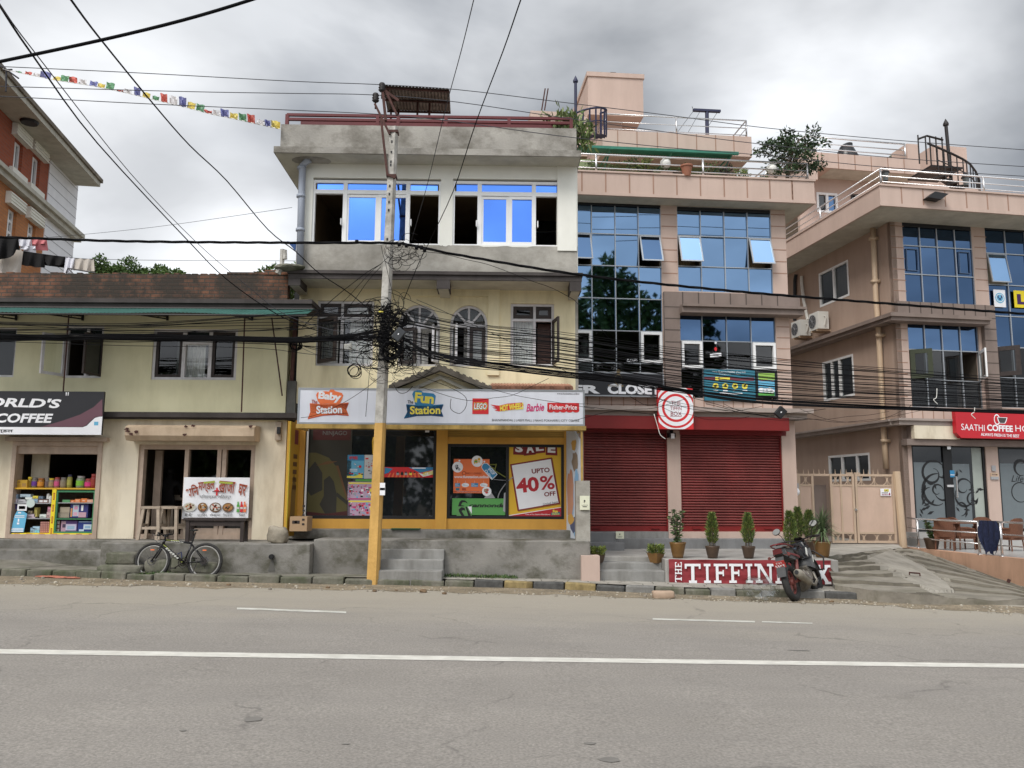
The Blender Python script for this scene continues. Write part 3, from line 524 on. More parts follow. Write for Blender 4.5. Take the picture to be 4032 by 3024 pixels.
for x0,x1 in((-20,118),(390,600),(1040,1215),(1720,1830)):
 b=MB();p=F.uv('R5',x1,515,.02);q_=F.uv('R5',x1,575,.02);e_=F.P(p[0],y1-.02,1.3)
 b.tube([F.P(p[0],p[1]+.1,.03),F.P(q_[0],q_[1],.03)],.028,5);b.tube([F.P(q_[0],q_[1]+.03,.03),e_],.018,5);b.tube([F.P(p[0],y0-.04,.03),F.P(p[0],y1,1.3)],.018,5)
 for k in(.35,.65):a_=F.P(q_[0],q_[1]+.03,.03).lerp(e_,k);c_=F.P(p[0],y0-.04,.03).lerp(F.P(p[0],y1,1.3),k);b.tube([a_,c_],.012,4)
 b.build('awning_bracket',M['iron'],aw)
for a_,c_ in(((500,535),(455,1090)),((1776,560),(1750,1238)),((1972,555),(2046,1122))):
 p0,p1=F.uv('R5',*a_,.5),F.uv('R5',*c_,.22);b=MB();b.tube([F.P(*p0,.5),F.P(*p1,.2)],.016,5);b.build('support_rod',M['rust'],A)
 # windows
b=MB();frame(b,F,W1,xs=[W1[1]-.55],fw=.05,d0=-.12,d1=-.05);w1=b.build('window',M['whitewood'],A);pane(F,(W1[0]+.05,W1[1]-.05,W1[2]+.05,W1[3]-.05),-.09,'darkglass',w1)
tr=W2[3]-.24;mx=(F.uv('R5',625,800)[0])
b=MB();frame(b,F,W2,xs=[mx],ys=[tr],fw=.055,d0=-.12,d1=-.03,mw=.06);w2=b.build('window',M['whitewood'],A)
pane(F,(W2[0]+.05,mx-.03,tr+.03,W2[3]-.05),-.08,'darkglass',w2);pane(F,(mx+.03,W2[1]-.05,tr+.03,W2[3]-.05),-.08,'darkglass',w2)
sash(F,W2[0]+.01,W2[2]+.03,tr,.55,R(115),-.02,w2,'whitewood','clear',.06,1);sash(F,W2[1]-.02,W2[2]+.03,tr,.55,R(78),-.02,w2,'brown_wood','darkglass',.05,-1)
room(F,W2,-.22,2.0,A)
xa_,xb_=F.uv('R5',1330,800)[0],F.uv('R5',1522,800)[0];ty=F.uv('R5',1430,735)[1]
b=MB();frame(b,F,W3,xs=[xa_,xb_],fw=.06,d0=-.12,d1=-.03,mw=.075);b.box(F,xa_+.04,xb_-.04,ty-.035,ty+.035,-.118,-.032);w3=b.build('window',M['whitewood'],A)
for u0,u1 in((W3[0]+.06,xa_-.04),(xb_+.04,W3[1]-.06)):
 b=MB();frame(b,F,(u0,u1,W3[2]+.06,W3[3]-.06),fw=.06,d0=-.1,d1=-.045);s_=b.build('sash',M['brown_wood'],w3);pane(F,(u0+.06,u1-.06,W3[2]+.12,W3[3]-.12),-.08,'clear_d',s_)
pane(F,(xa_+.03,xb_-.03,W3[2]+.05,ty),-.09,'clear',w3);pane(F,(xa_+.03,xb_-.03,ty,W3[3]-.05),-.09,'darkglass',w3)
curtain(F,(xa_-.25,xb_-.2,W3[2],ty+.3),-.32,A);room(F,W3,-.22,2.0,A)
# shop one: lintel, jambs, dark inside
b=MB();b.box(F,O1[0]-.12,O1[1]+.13,F.uv('S3',400,437,.08)[1],F.uv('S3',400,408,.08)[1],-.1,.10);frame(b,F,(O1[0],O1[1],O1[2],O1[3]),fw=.09,d0=-.28,d1=.01)
b.box(F,O1[0]+.09,O1[1]-.09,O1[3]-.26,O1[3]-.09,-.25,-.05);b.build('shop_frame',M['pinkwood'],A)
b=MB();b.box(F,O1[0]+.10,O1[0]+.48,O1[2],O1[3]-.1,-.62,-.58);b.build('inner_wall',M['cream_low'],A)
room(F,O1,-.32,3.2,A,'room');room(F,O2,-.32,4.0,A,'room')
# shop two: rolled shutter box, timber door and windows
bx=F.rect('S3',905,318,1845,432,.42)
b=MB();b.prism(F,[(bx[0],bx[2]+.02),(bx[1],bx[2]+.02),(bx[1],bx[3]),(bx[0],bx[3])],.0,.001);P_=F.P;prof=[(0,bx[3]),(.30,bx[3]),(.42,bx[3]-.06),(.42,bx[2]+.10),(.34,bx[2]),(0,bx[2])];nn=14
for i in range(nn):
 u0=bx[0]+(bx[1]-bx[0])*i/nn;u1=bx[0]+(bx[1]-bx[0])*(i+1)/nn
 for(d0,v0),(d1,v1)in zip(prof,prof[1:]):
  w0=.02*mnoise.noise(Vector((u0*2.2,v0*3,5)));w1_=.02*mnoise.noise(Vector((u1*2.2,v0*3,5)));w2_=.02*mnoise.noise(Vector((u1*2.2,v1*3,5)));w3_=.02*mnoise.noise(Vector((u0*2.2,v1*3,5)))
  b.poly((P_(u0,v0,d0+w0),P_(u1,v0,d0+w1_),P_(u1,v1,d1+w2_),P_(u0,v1,d1+w3_)))
for u in(bx[0],bx[1]):b.poly([P_(u,v,d)for d,v in prof])
sh=b.build('shutter_box',M['khaki'],A,fix=False)
b=MB();r_=random.Random(5)
for cx,cy in((920,350),(930,365),(990,370),(1350,330),(1400,326),(1820,330),(950,432),(1340,432)):
 u,v=F.uv('S3',cx,cy,.44);v=max(v,bx[2]+.12);b.decal(F,[(u+.06*math.cos(k)*r_.uniform(.5,1.2),v+.03*math.sin(k)*r_.uniform(.5,1.2))for k in(0,.9,1.8,2.7,3.6,4.5,5.4)],.448)
b.build('peeling_spot',M['rust'],sh,fix=False)
xs=[F.uv('S3',x,700,-.1)[0]for x in(1352,1588,1625)]
b=MB();frame(b,F,O2,xs=xs,fw=.10,d0=-.22,d1=-.06,mw=.085);zt=F.uv('S3',1500,1118,-.1)[1];b.box(F,xs[0],O2[1]-.1,O2[2]+.1,O2[2]+.23,-.2,-.08)
b.box(F,O2[0]+.1,O2[0]+.26,O2[2]+.1,O2[3]-.1,-.7,-.62)
dr=b.build('shop_door',M['pinkwood'],A)
pane(F,(xs[0],xs[1],O2[2]+.2,O2[3]-.1),-.16,'clear_d',dr);pane(F,(xs[2],O2[1]-.1,O2[2]+.2,O2[3]-.1),-.16,'clear_d',dr)
b=MB();b.box(F,xs[0]+.1,xs[2]-.2,O2[2]+.75,O2[2]+.84,-.5,-.46);b.box(F,O2[0]+.15,xs[0]-.1,O2[2]+.80,O2[2]+.92,-1.5,-1.45);b.build('counter',M['palewood'],A)
# gap with pipe between the two houses, cement pier
b=MB();pr=F.rect('R5',2088,1050,2150,1243,.02);b.box(F,pr[0],pr[1],zm1,pr[3]+.1,-.4,.1);b.build('cement_pier',mat('dark_cement',(.10,.098,.09),var=.3,vs=4,stain=.6,bump=.5),A)
b=MB();b.box(F,xr,F.uv('R5',2175,900,-.2)[0],zm0,zs+1.2,-3,-.35);b.box(F,F.uv('S3',2062,700,-.1)[0],F.uv('S3',2112,700,-.1)[0],zf,zm0,-2,-.12);b.build('gap_shade_fill',M['black'],A)  # black boxes stand in for the shade inside the narrow gap
b=MB();p0,p1=F.uv('R5',2145,560,0),F.uv('R5',2115,1050,0);b.tube([F.P(*p0,0),F.P(*p1,0)],.045,8);b.build('drain_pipe',M['rust'],A)
# far wire frame, lamp bits ------------------------------------------------
# black coffee sign board over shop one
def board(name,F,rc,d,m,label,cat='sign',thick=.06,fm=None):
 t=thing(name,label,cat,F.P((rc[0]+rc[1])/2,rc[2],d));b=MB();b.box(F,rc[0],rc[1],rc[2],rc[3],d-thick,d);b.build('panel',m,t)
 if fm:b=MB();frame(b,F,(rc[0]-.02,rc[1]+.02,rc[2]-.02,rc[3]+.02),fw=.03,d0=d-thick-.005,d1=d+.008);b.build('frame',fm,t)
 return t
rc=F.rect('S3',-420,74,746,388,.5);cs=board('coffee_sign',F,rc,.5,M['signblack'],'black and white coffee shop signboard over the sweets counter','sign')
b=MB();d=.503;U=lambda x,y:F.uv('S3',x,y,.5)
b.decal(F,[(rc[0],rc[2]),(rc[1],rc[2]),(rc[1],U(745,258)[1]),U(720,260),U(690,268),U(660,295),U(630,325),U(600,336),(rc[0],U(100,336)[1])],d,0)
b.decal(F,[U(300,333),U(450,290),U(580,245),U(680,190),U(744,130),U(744,255),U(690,263),U(655,292),U(625,322),U(598,334)],d+.001,1)
b.text(F,F.rect('S3',-260,122,445,190,.5),"WORLD'S",d+.003,0,rot=-.02,bold=.035,shear=.18);b.text(F,F.rect('S3',-28,236,386,304,.5),"COFFEE",d+.003,0,rot=-.0,bold=.035,shear=.18)
b.text(F,F.rect('S3',478,82,500,108,.5),'"',d+.003,0);b.text(F,F.rect('S3',-150,345,96,380,.5),'भनिमण्डल',d+.003,2,bold=.02);b.rectd(F,F.rect('S3',684,296,714,322,.5),d+.003,3)
b.build('lettering',[M['white'],M['plum'],M['blk'],M['cyan']],cs,fix=False)
# white eatery banner
rc=F.rect('S3',1325,700,1806,1003,.1);BN=thing('eatery_banner','white cloth banner with Devanagari lettering and pictures of food hung in the eatery doorway','banner',F.P((rc[0]+rc[1])/2,rc[2],.1))
b=MB();n=20
for i in range(n):
 for j in range(6):
  def pp(i,j):u=rc[0]+(rc[1]-rc[0])*i/n;v=rc[2]+(rc[3]-rc[2])*j/6;return F.P(u,v,.085+.012*math.sin(i*.8)*(1-j/6)+.008*mnoise.noise(Vector((i*.4,j*.5,2))))
  b.poly((pp(i,j),pp(i+1,j),pp(i+1,j+1),pp(i,j+1)))
b.build('cloth',M['white'],BN,smooth=True,fix=False)
b=MB();d=.112;T=lambda x0,y0,x1,y1:F.rect('S3',x0,y0,x1,y1,.11)
brt=flat('brown_red_print',(.32,.06,.025));grb=flat('olive_print',(.36,.42,.06))
for s_,x0,x1,ro in(('भिन',1350,1440,.22),('मण्डल',1440,1558,.12),('खाजा',1588,1705,-.08),('घर',1728,1788,-.20)):
 yo={1350:25,1440:2,1588:0,1728:22}[x0];b.text(F,T(x0,728+yo,x1,812+yo),s_,d,0,rot=ro,bold=.02)
for x0,x1,y,ro in((1478,1560,734,.1),(1590,1690,738,-.06)):b.text(F,T(x0,y-6,x1,y+8),'-',d+.002,1,rot=ro)
b.text(F,T(1450,826,1678,858),'भिनमण्डल, लिलतपुर',d,2)
b.rectd(F,T(1568,775,1580,832),d,3);b.rectd(F,T(1556,792,1592,802),d+.001,3);b.rectd(F,T(1542,800,1618,806),d+.0005,2)
for i,(x0,x1,s_)in enumerate(((1340,1395,'म:म:'),(1432,1503,'चाउिमन'),(1522,1600,'सेकुवा'),(1618,1688,'िचयाकफी'),(1735,1780,'िचसो'))):b.text(F,T(x0,962,x1,984),s_,d,2)
foods=((1375,915,48,34,6,7),(1470,916,36,34,5,4),(1563,918,44,36,5,6),(1655,918,42,34,5,4))
for x,y,rx,ry,m1,m2 in foods:
 cu,cv=F.uv('S3',x,y,.11);k=.0029*1.0;ru,rv=rx*.5425*17.1/FPX,ry*.5425*17.1/FPX
 b.ell(F,cu,cv,ru,rv,d,m1);b.ell(F,cu,cv+rv*.05,ru*.82,rv*.75,d+.001,m2)
 r_=random.Random(x)
 for _ in range(14):a_=r_.random()*6.28;z_=r_.random()**.5*.68;b.ell(F,cu+ru*z_*math.cos(a_),cv+rv*z_*math.sin(a_),ru*.17,rv*.17,d+.002,r_.choice((4,5,6,8)),n=8)
for x,mi in((1728,9),(1753,3),(1777,10)):
 b.rectd(F,T(x-10,898,x+10,952),d,mi);b.rectd(F,T(x-5,876,x+5,900),d+.001,mi);b.rectd(F,T(x-9,915,x+9,930),d+.002,6)
b.build('lettering',[brt,grb,M['blk'],M['redp'],flat('food_brown',(.38,.19,.06)),flat('food_dark',(.15,.08,.04)),flat('plate_print',(.62,.60,.55)),flat('dumpling_print',(.50,.47,.36)),flat('food_red',(.42,.10,.05)),M['dgreen'],M['orange']],BN,fix=False)
# meter box
mb_=F.rect('S3',2002,300,2045,430);t=thing('meter_box','small beige electricity meter box on the cream wall','meter',F.P(mb_[0],mb_[2],0));b=MB();b.box(F,mb_[0],mb_[1],mb_[2],mb_[3],-.02,.06);b.build('board',M['palewood'],t);b=MB();r2=F.rect('S3',2013,335,2036,385,.08);b.box(F,*r2,.06,.13);b.build('meter',M['black'],t)
# ================================================================ building B : cream and cement house with the toy shop
B=thing('toy_shop_house','three-storey cream and bare cement house with yellow shop front','house',FB.P(0,.9,0));F=FB
sl=F.uv('R6',160,700)[0];sr=F.uv('R6',2062,700)[0]
wA=F.rect('R6',258,414,655,868);wD=F.rect('R6',1610,434,1915,872)
wB=F.rect('R6',828,440,1118,870);wC=F.rect('R6',1188,445,1450,872)
zc1=F.uv('R6',1100,335)[1];zc0=F.uv('R6',1100,1040)[1]
def arch_pts(rc,n=12):
 u0,u1,v0,v1=rc;r=(u1-u0)/2;c=(u0+u1)/2;return[(c-r*math.cos(PI*i/n),v1-r*1.02+r*1.02*math.sin(PI*i/n))for i in range(n+1)],(c,v1-r*1.02,r)
b=MB();wall(b,F,sl,sr,zc0-.3,zc1+.3,(wA,wB,wC,wD),0,.22)
for rc in(wB,wC):
 pts,(c,vc,r)=arch_pts(rc);h=len(pts)//2
 for i in range(len(pts)-1):
  a_,c_=pts[i],pts[i+1];k=(rc[0],rc[3])if i<h else(rc[1],rc[3]);b.decal(F,(a_,c_,k),0);b.poly((F.P(*a_,0),F.P(*c_,0),F.P(*c_,-.22),F.P(*a_,-.22)))
 b.decal(F,(pts[h],(rc[1],rc[3]),(rc[0],rc[3])),0)if False else None
b.build('second_storey_wall',M['cream_b'],B,fix=False)
b=MB();rl=F.rect('R6',790,333,1535,930,.05);b.box(F,F.uv('R6',1453,600)[0],F.uv('R6',1533,600)[0],rl[2],zc1,-.01,.05);b.box(F,rl[0]+.25,rl[1],zc1-.16,zc1+.1,-.01,.048);b.build('wall_panel',M['cream_b'],B)
b=MB();b.box(F,sr-.02,F.uv('R6',2076,700)[0]+.02,zc0-1,zc1+.2,-6,-.004);b.build('side_wall',M['plaster'],B)
b=MB();b.box(F,sl-.1,sl+.02,zc0-.3,zc1+.2,-6,-.006);b.build('side_wall',M['cream_b'],B)
# cement ledge with beam ends
ll=F.rect('R6',62,212,2108,268,.82)
b=MB();b.box(F,ll[0],ll[1],ll[2],ll[3],-.2,.82);b.box(F,ll[0]-.02,ll[1]+.02,(ll[2]+ll[3])/2+.02,ll[3]+.002,-.2,.86)
for x0,x1,y1 in((62,146,306),(1096,1188,330),(2025,2105,346)):
 r2=F.rect('R6',x0,240,x1,y1,.82);b.box(F,r2[0],r2[1],r2[2],ll[2]+.01,.3 if x0>200 else .2,.815)
led=b.build('ledge',M['dark_band'],B)
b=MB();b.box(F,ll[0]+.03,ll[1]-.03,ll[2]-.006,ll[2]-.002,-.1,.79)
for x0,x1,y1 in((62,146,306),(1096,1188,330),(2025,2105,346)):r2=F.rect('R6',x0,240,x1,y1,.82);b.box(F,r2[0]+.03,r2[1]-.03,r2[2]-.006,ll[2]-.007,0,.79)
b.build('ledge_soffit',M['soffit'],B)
# third storey
d3=.6;tl_=F.uv('R2',268,1250,d3)[0];tr_=F.uv('R2',2008,1000,d3)[0];v3=F.uv('R2',1100,1208,d3)[1];vt=F.uv('R2',1100,708,d3)[1]
u_l=F.rect('R2',362,792,1160,1203,d3);u_r=F.rect('R2',1236,798,1922,1210,d3)
u_l=(u_l[0],u_l[1],v3-.02,u_l[3]);u_r=(u_r[0],u_r[1],v3-.02,u_r[3])
b=MB();wall(b,F,tl_,tr_,v3-.01,vt+.2,((u_l[0],u_l[1],v3-1,u_l[3]),(u_r[0],u_r[1],v3-1,u_r[3])),d3,.15);b.box(F,tr_-.42,tr_-.004,v3-.10,vt,d3-.3,d3+.03);b.build('third_storey_wall',M['offwhite'],B,fix=False)
b=MB();wall(b,F,tl_,tr_+.01,ll[3],v3,(),d3+.002,.15);r_=random.Random(4)
b.build('cement_apron',M['plaster'],B,fix=False)
b=MB()
for x0,x1 in((1150,1240),(1395,1760),(1920,1945)):
 p0=F.uv('R2',x0,1205,d3)[0];p1=F.uv('R2',x1,1205,d3)[0];n=12;pts=[(p0,v3+.003),(p1,v3+.003)]+[(p1+(p0-p1)*i/n,v3-r_.uniform(.0,.035))for i in range(n+1)];b.decal(F,pts,d3+.006)
b.build('paint_drip',M['offwhite'],B,fix=False)
[MB().box(F,u,u+.02,ll[3],vt+.2,-6,d3-.005).build('side_wall',M['offwhite'],B)for u in(tl_-.02,tr_)]
dr_=.62
for rc,cols,opens in((u_l,(372,562,765,955,1150),(0,3)),(u_r,(1245,1403,1582,1742,1912),(0,3))):
 us=[F.uv('R2',x,1000,d3)[0]for x in cols];vm=F.uv('R2',(cols[0]+cols[-1])/2,874 if rc is u_l else 886,d3)[1];top=rc[3]-.04
 fr=MB();frame(fr,F,(us[0]-.05,us[-1]+.05,rc[2],top),xs=[us[1],us[3]],ys=[vm],fw=.06,d0=d3-.14,d1=d3-.04,mw=.09);wn=fr.build('window',M['upvc'],B)
 for i0_,i1_ in((0,1),(1,3),(3,4)):pane(F,(us[i0_]+.04,us[i1_]-.04,vm+.04,top-.06),d3-.09,'blueglass',wn,.003)
 for i in range(4):
  if i in opens:continue
  s_=MB();frame(s_,F,(us[i]+.02,us[i+1]+.02,rc[2]+.06,vm-.05),fw=.065,d0=d3-.13,d1=d3-.055-.012*(i%2));so=s_.build('sash',M['upvc'],wn);pane(F,(us[i]+.085,us[i+1]-.045,rc[2]+.12,vm-.11),d3-.09,'blueglass',so,.003)
 b=MB()
 for i in opens:uu=us[1]-.06 if i==0 else us[3]+.08;b.tube([F.P(uu,vm-.75,d3-.03),F.P(uu,vm-.75,d3+.02),F.P(uu,vm-.62,d3+.02)],.014,5)
 b.build('handle',M['upvc'],wn)
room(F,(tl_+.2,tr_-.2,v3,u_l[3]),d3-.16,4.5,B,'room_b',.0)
# roof slab, parapet
sb_=F.rect('R2',122,606,2036,645,1.15);b=MB();b.box(F,sb_[0],sb_[1],sb_[2],sb_[3],-5.5,1.15);bo=b.build('roof_slab',M['concrete'],B)
b=MB();b.box(F,sb_[0]+.02,sb_[1]-.02,sb_[2]-.006,sb_[2]-.002,-5.4,1.12);b.build('roof_soffit',M['soffit'],B)
pp_=F.rect('R2',166,470,2006,606,.95);b=MB();b.box(F,pp_[0],pp_[1],sb_[3],pp_[3],.8,.95);b.box(F,pp_[0],pp_[0]+.15,sb_[3],pp_[3]-.003,-5,.8);b.box(F,pp_[1]-.15,pp_[1],sb_[3],pp_[3]-.003,-5,.8);b.build('parapet',M['concrete'],B)
# red roof rail
b=MB();r_t=F.uv('R2',1100,411,.87)[1];r_m=F.uv('R2',1100,438,.87)[1];u0,u1=F.uv('R2',205,420,.87)[0],F.uv('R2',1975,440,.87)[0]
for v in(r_t,r_m):b.box(F,u0,u1,v-.03,v+.025,.84,.90)
for x in(207,770,898,1195,1587,1973):u=F.uv('R2',x,430,.87)[0];b.box(F,u-.035,u+.035,pp_[3],r_t,.835,.905)
b.box(F,F.uv('R2',290,450,.3)[0],F.uv('R2',1860,450,.3)[0],pp_[3]-.2,F.uv('R2',1000,448,.3)[1],.2,.3);b.build('roof_rail',M['redrail'],B)
# corrugated shelter on the roof
SH=thing('roof_shelter','rusty corrugated sheet shelter on thin posts on the flat roof','shelter',F.P(F.uv('R2',1020,450,-.5)[0],pp_[3]-.3,-.5));b=MB();n=60
c00=F.uv('R2',800,212,-.4);c10=F.uv('R2',1216,236,-.4);c01=F.uv('R2',830,372,-2.6);c11=F.uv('R2',1224,382,-2.6)
for i in range(n):
 def sp(k,t_,dd):a_=(c00[0]+(c10[0]-c00[0])*k,c00[1]+(c10[1]-c00[1])*k);e_=(c01[0]+(c11[0]-c01[0])*k,c01[1]+(c11[1]-c01[1])*k);return F.P(a_[0]+(e_[0]-a_[0])*t_,a_[1]+(e_[1]-a_[1])*t_+.022*math.sin(k*n*PI/1.5),-.4-2.2*t_)
 for t_ in range(4):b.poly((sp(i/n,t_/4,0),sp((i+1)/n,t_/4,0),sp((i+1)/n,(t_+1)/4,0),sp(i/n,(t_+1)/4,0)))
b.build('roof_sheet',M['roofsheet'],SH,smooth=False,fix=False)
b=MB();zb=pp_[3]-.45
for t_ in(.05,.5,.97):b.tube([sp(0,t_,0)-Vector((0,0,.04)),sp(1,t_,0)-Vector((0,0,.04))],.03,5)
for k,t_ in((.06,.95),(.18,.9),(.50,.5),(.68,.6),(.66,.95)):p=sp(k,t_,0);b.tube([p,Vector((p.x,p.y,zb))],.028,5)
b.tube([sp(.05,.1,0),sp(.2,.9,0)-Vector((0,0,.35))],.028,5);b.build('post',M['rust'],SH)
b=MB();r2=F.rect('R2',1010,420,1160,470,-.3);b.box(F,r2[0],r2[1],pp_[3]-.4,r2[3],-.8,-.3);b.build('plinth',M['concrete'],SH)
# drain pipe on the left corner
b=MB();p0=F.uv('R2',345,672,.68);pts=[F.P(F.uv('R2',350,668,.8)[0],sb_[2],.8),F.P(F.uv('R2',330,690,.8)[0],F.uv('R2',330,685,.8)[1],.8),F.P(*F.uv('R2',302,715,.72),.72),F.P(*F.uv('R2',296,900,.72),.72),F.P(*F.uv('R2',284,1370,.72),.72)]
b.tube(pts,.075,10)
for y in(905,1115,730):p=F.P(*F.uv('R2',296-(y-730)*.02,y,.72),.72);b.tube([p-Vector((0,0,.03)),p+Vector((0,0,.03))],.095,10)
b.build('drain_pipe',M['pipe'],B,smooth=True)
b=MB();r2=F.rect('R2',305,657,412,690,.75);b.ell(F,(r2[0]+r2[1])/2,(r2[2]+r2[3])/2,.01,.01,.75);cx=(r2[0]+r2[1])/2;b.poly([F.P(cx+.42*math.cos(k*.4),sb_[2]-.009,.75+.25*math.sin(k*.4))for k in range(16)]);b.build('damp_patch',M['concrete'],B,fix=False)
# second storey windows
def bwin(rc,name='window',**k):pass
def std(F,rc,parent,fm,d=-.06):b=MB();frame(b,F,rc,fw=.055,d0=d-.06,d1=d);return b.build('window',fm,parent)
tA=F.uv('R6',450,533)[1];mA=F.uv('R6',432,650)[0]
b=MB();frame(b,F,wA,xs=[mA],ys=[tA],fw=.06,d0=-.14,d1=-.05,mw=.06);wa=b.build('window',M['whitewood'],B)
for u0,u1,v0,v1 in((wA[0]+.06,mA-.03,tA+.03,wA[3]-.06),(mA+.03,wA[1]-.06,tA+.03,wA[3]-.06)):
 b=MB();frame(b,F,(u0,u1,v0,v1),fw=.07,d0=-.12,d1=-.04);s_=b.build('sash',M['brown_wood'],wa);pane(F,(u0+.07,u1-.07,v0+.07,v1-.07),-.08,'clear',s_)
sash(F,wA[0]+.05,wA[2]+.05,tA-.03,.62,R(42),-.03,wa,'brown_wood','clear_d',.08,1);pane(F,(mA+.03,wA[1]-.06,wA[2]+.06,tA-.03),-.09,'clear',wa)
b=MB();b.tube([F.P((mA+wA[1])/2,wA[2]+.06,-.07),F.P((mA+wA[1])/2,wA[3]-.06,-.07)],.01,4);b.build('glazing_bar',M['whitewood'],wa)
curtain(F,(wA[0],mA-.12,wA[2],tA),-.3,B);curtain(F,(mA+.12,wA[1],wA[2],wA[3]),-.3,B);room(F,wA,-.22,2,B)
for rc,dk in((wB,0),(wC,1)):
 pts,(c,vc,r)=arch_pts(rc,16);vt_=vc-.03;b=MB();k=.055
 for i in range(16):
  a_,c_=pts[i],pts[i+1];ia=(c+(a_[0]-c)*(1-k/r),vc+(a_[1]-vc)*(1-k/r));ic=(c+(c_[0]-c)*(1-k/r),vc+(c_[1]-vc)*(1-k/r))
  b.hexa([F.P(*x,-.14)for x in(a_,c_,ic,ia)]+[F.P(*x,-.05)for x in(a_,c_,ic,ia)])
 b.box(F,rc[0],rc[0]+.055,rc[2],vc,-.14,-.05);b.box(F,rc[1]-.055,rc[1],rc[2],vc,-.14,-.05);b.box(F,rc[0]+.055,rc[1]-.055,rc[2],rc[2]+.05,-.138,-.052);b.box(F,rc[0]+.055,rc[1]-.055,vt_-.035,vt_+.035,-.138,-.05);b.box(F,c-.03,c+.03,rc[2]+.05,vt_-.035,-.138,-.052)
 for a_ in(45,90,135):aa=R(a_);dv=Vector((math.cos(aa),math.sin(aa)));pv=Vector((-dv.y,dv.x))*.022;p0=Vector((c,vt_))+dv*.1;p1=Vector((c,vc))+dv*(r-.05);b.prism(F,[tuple(p0-pv),tuple(p1-pv),tuple(p1+pv),tuple(p0+pv)],-.13,-.06)
 b.prism(F,[(c+.12*math.cos(PI*i/8),vt_+.11*math.sin(PI*i/8))for i in range(9)],-.13,-.045)
 wn=b.build('window',M['whitewood'],B)
 g_=MB();g_.decal(F,[(c+(x-c)*.95,v)for x,v in pts[1:-1]],-.1);g_.build('pane',M['clear_d'],wn,fix=False)
 if not dk:
  sash(F,rc[0]+.05,rc[2]+.05,vt_-.035,c-rc[0]-.08,R(18),-.03,wn,'brown_wood','clear',.075,1);sash(F,rc[1]-.05,rc[2]+.05,vt_-.035,.42,R(80),-.03,wn,'whitewood','clear',.06,-1)
  curtain(F,(rc[0],c-.05,rc[2],vt_),-.35,B);curtain(F,(c+.03,c+.18,rc[2],vt_),-.35,B,folds=3);curtain(F,(c-.3,c+.3,vc-.1,rc[3]-.1),-.35,B)
 else:
  sash(F,rc[0]+.05,rc[2]+.05,vt_-.035,.42,R(74),-.03,wn,'whitewood','clear_d',.06,1)
  b=MB();s2=(c+.02,rc[1]-.05,rc[2]+.05,vt_-.035);frame(b,F,s2,fw=.075,d0=-.12,d1=-.02);s_=b.build('sash',M['brown_wood'],wn);pane(F,(s2[0]+.07,s2[1]-.07,s2[2]+.07,s2[3]-.07),-.07,'clear',s_)
  curtain(F,(c+.05,rc[1],rc[2],vt_),-.3,B);curtain(F,(c-.12,c+.05,rc[2],vt_),-.35,B,folds=3);curtain(F,(c-.1,c+.4,vc-.1,rc[3]-.1),-.35,B)
 room(F,rc,-.22,2,B)
tD=F.uv('R6',1760,545)[1];mD=F.uv('R6',1778,650)[0]
b=MB();frame(b,F,wD,xs=[mD],ys=[tD],fw=.06,d0=-.14,d1=-.05,mw=.06);wd_=b.build('window',M['whitewood'],B)
for u0,u1 in((wD[0]+.06,mD-.03),(mD+.03,wD[1]-.06)):
 b=MB();frame(b,F,(u0,u1,tD+.03,wD[3]-.06),fw=.075,d0=-.12,d1=-.04);s_=b.build('sash',M['brown_wood'],wd_);pane(F,(u0+.07,u1-.07,tD+.1,wD[3]-.13),-.08,'clear_d',s_)
pane(F,(wD[0]+.06,mD-.03,wD[2]+.06,tD-.03),-.09,'clear',wd_);sash(F,wD[1]-.03,wD[2]+.05,tD-.02,.5,R(100),-.03,wd_,'brown_wood','clear',.06,-1)
b=MB();b.box(F,mD+.08,wD[1]-.06,wD[2]+.06,tD-.03,-.33,-.3);b.build('cupboard_door',mat('red_brown_wood',(.075,.035,.025),.6,var=.2),wd_);curtain(F,(wD[0],mD+.02,wD[2],tD),-.27,B);room(F,wD,-.22,2,B)
# tiled gable over the sign
ap=F.uv('R6',1122,868,.75);gl=F.uv('R6',765,1008,.75);gr=F.uv('R6',1480,1020,.75);wd2=.11
b=MB();b.prism(F,[(gl[0]+.1,gl[1]-.35),(gr[0]-.1,gr[1]-.35),(gr[0]-.2,gr[1]),(ap[0],ap[1]-.1),(gl[0]+.2,gl[1])],.05,.66);b.build('gable',M['cream_b'],B)
b=MB()
for e0,e1 in((gl,ap),(ap,gr)):
 n=16
 for i in range(n):
  k0,k1=i/n,(i+1)/n;a_=(e0[0]+(e1[0]-e0[0])*k0,e0[1]+(e1[1]-e0[1])*k0);c_=(e0[0]+(e1[0]-e0[0])*k1,e0[1]+(e1[1]-e0[1])*k1);o_=.022*((i%2))
  b.prism(F,[(a_[0],a_[1]-.11),(c_[0],c_[1]-.11),(c_[0],c_[1]+o_),(a_[0],a_[1]+o_)],.0,.86)
b.build('gable_roof',mat('old_tile',(.13,.115,.095),var=.3,vs=6,stain=.6),B)
b=MB()
for e0,e1 in((gl,ap),(ap,gr)):b.prism(F,[(e0[0]*.93+ap[0]*.07,e0[1]-.27),(e1[0]*.93+ap[0]*.07,e1[1]-.27),(e1[0]*.93+ap[0]*.07,e1[1]-.20),(e0[0]*.93+ap[0]*.07,e0[1]-.20)],.66,.72)
b.build('gable_trim',M['soffit'],B)
b=MB();p0=F.uv('R6',1470,1018,.6);p1=F.uv('R6',2030,1028,.6)
for i in range(26):k=i/26;u=p0[0]+(p1[0]-p0[0])*k;b.tube([F.P(u+.05,p1[1]+.12,.1),F.P(u+.05,p1[1]-.01,.75)],.06,6)
b.build('clay_tiles',mat('clay_tile',(.40,.20,.13),var=.25,vs=5,stain=.4),B)
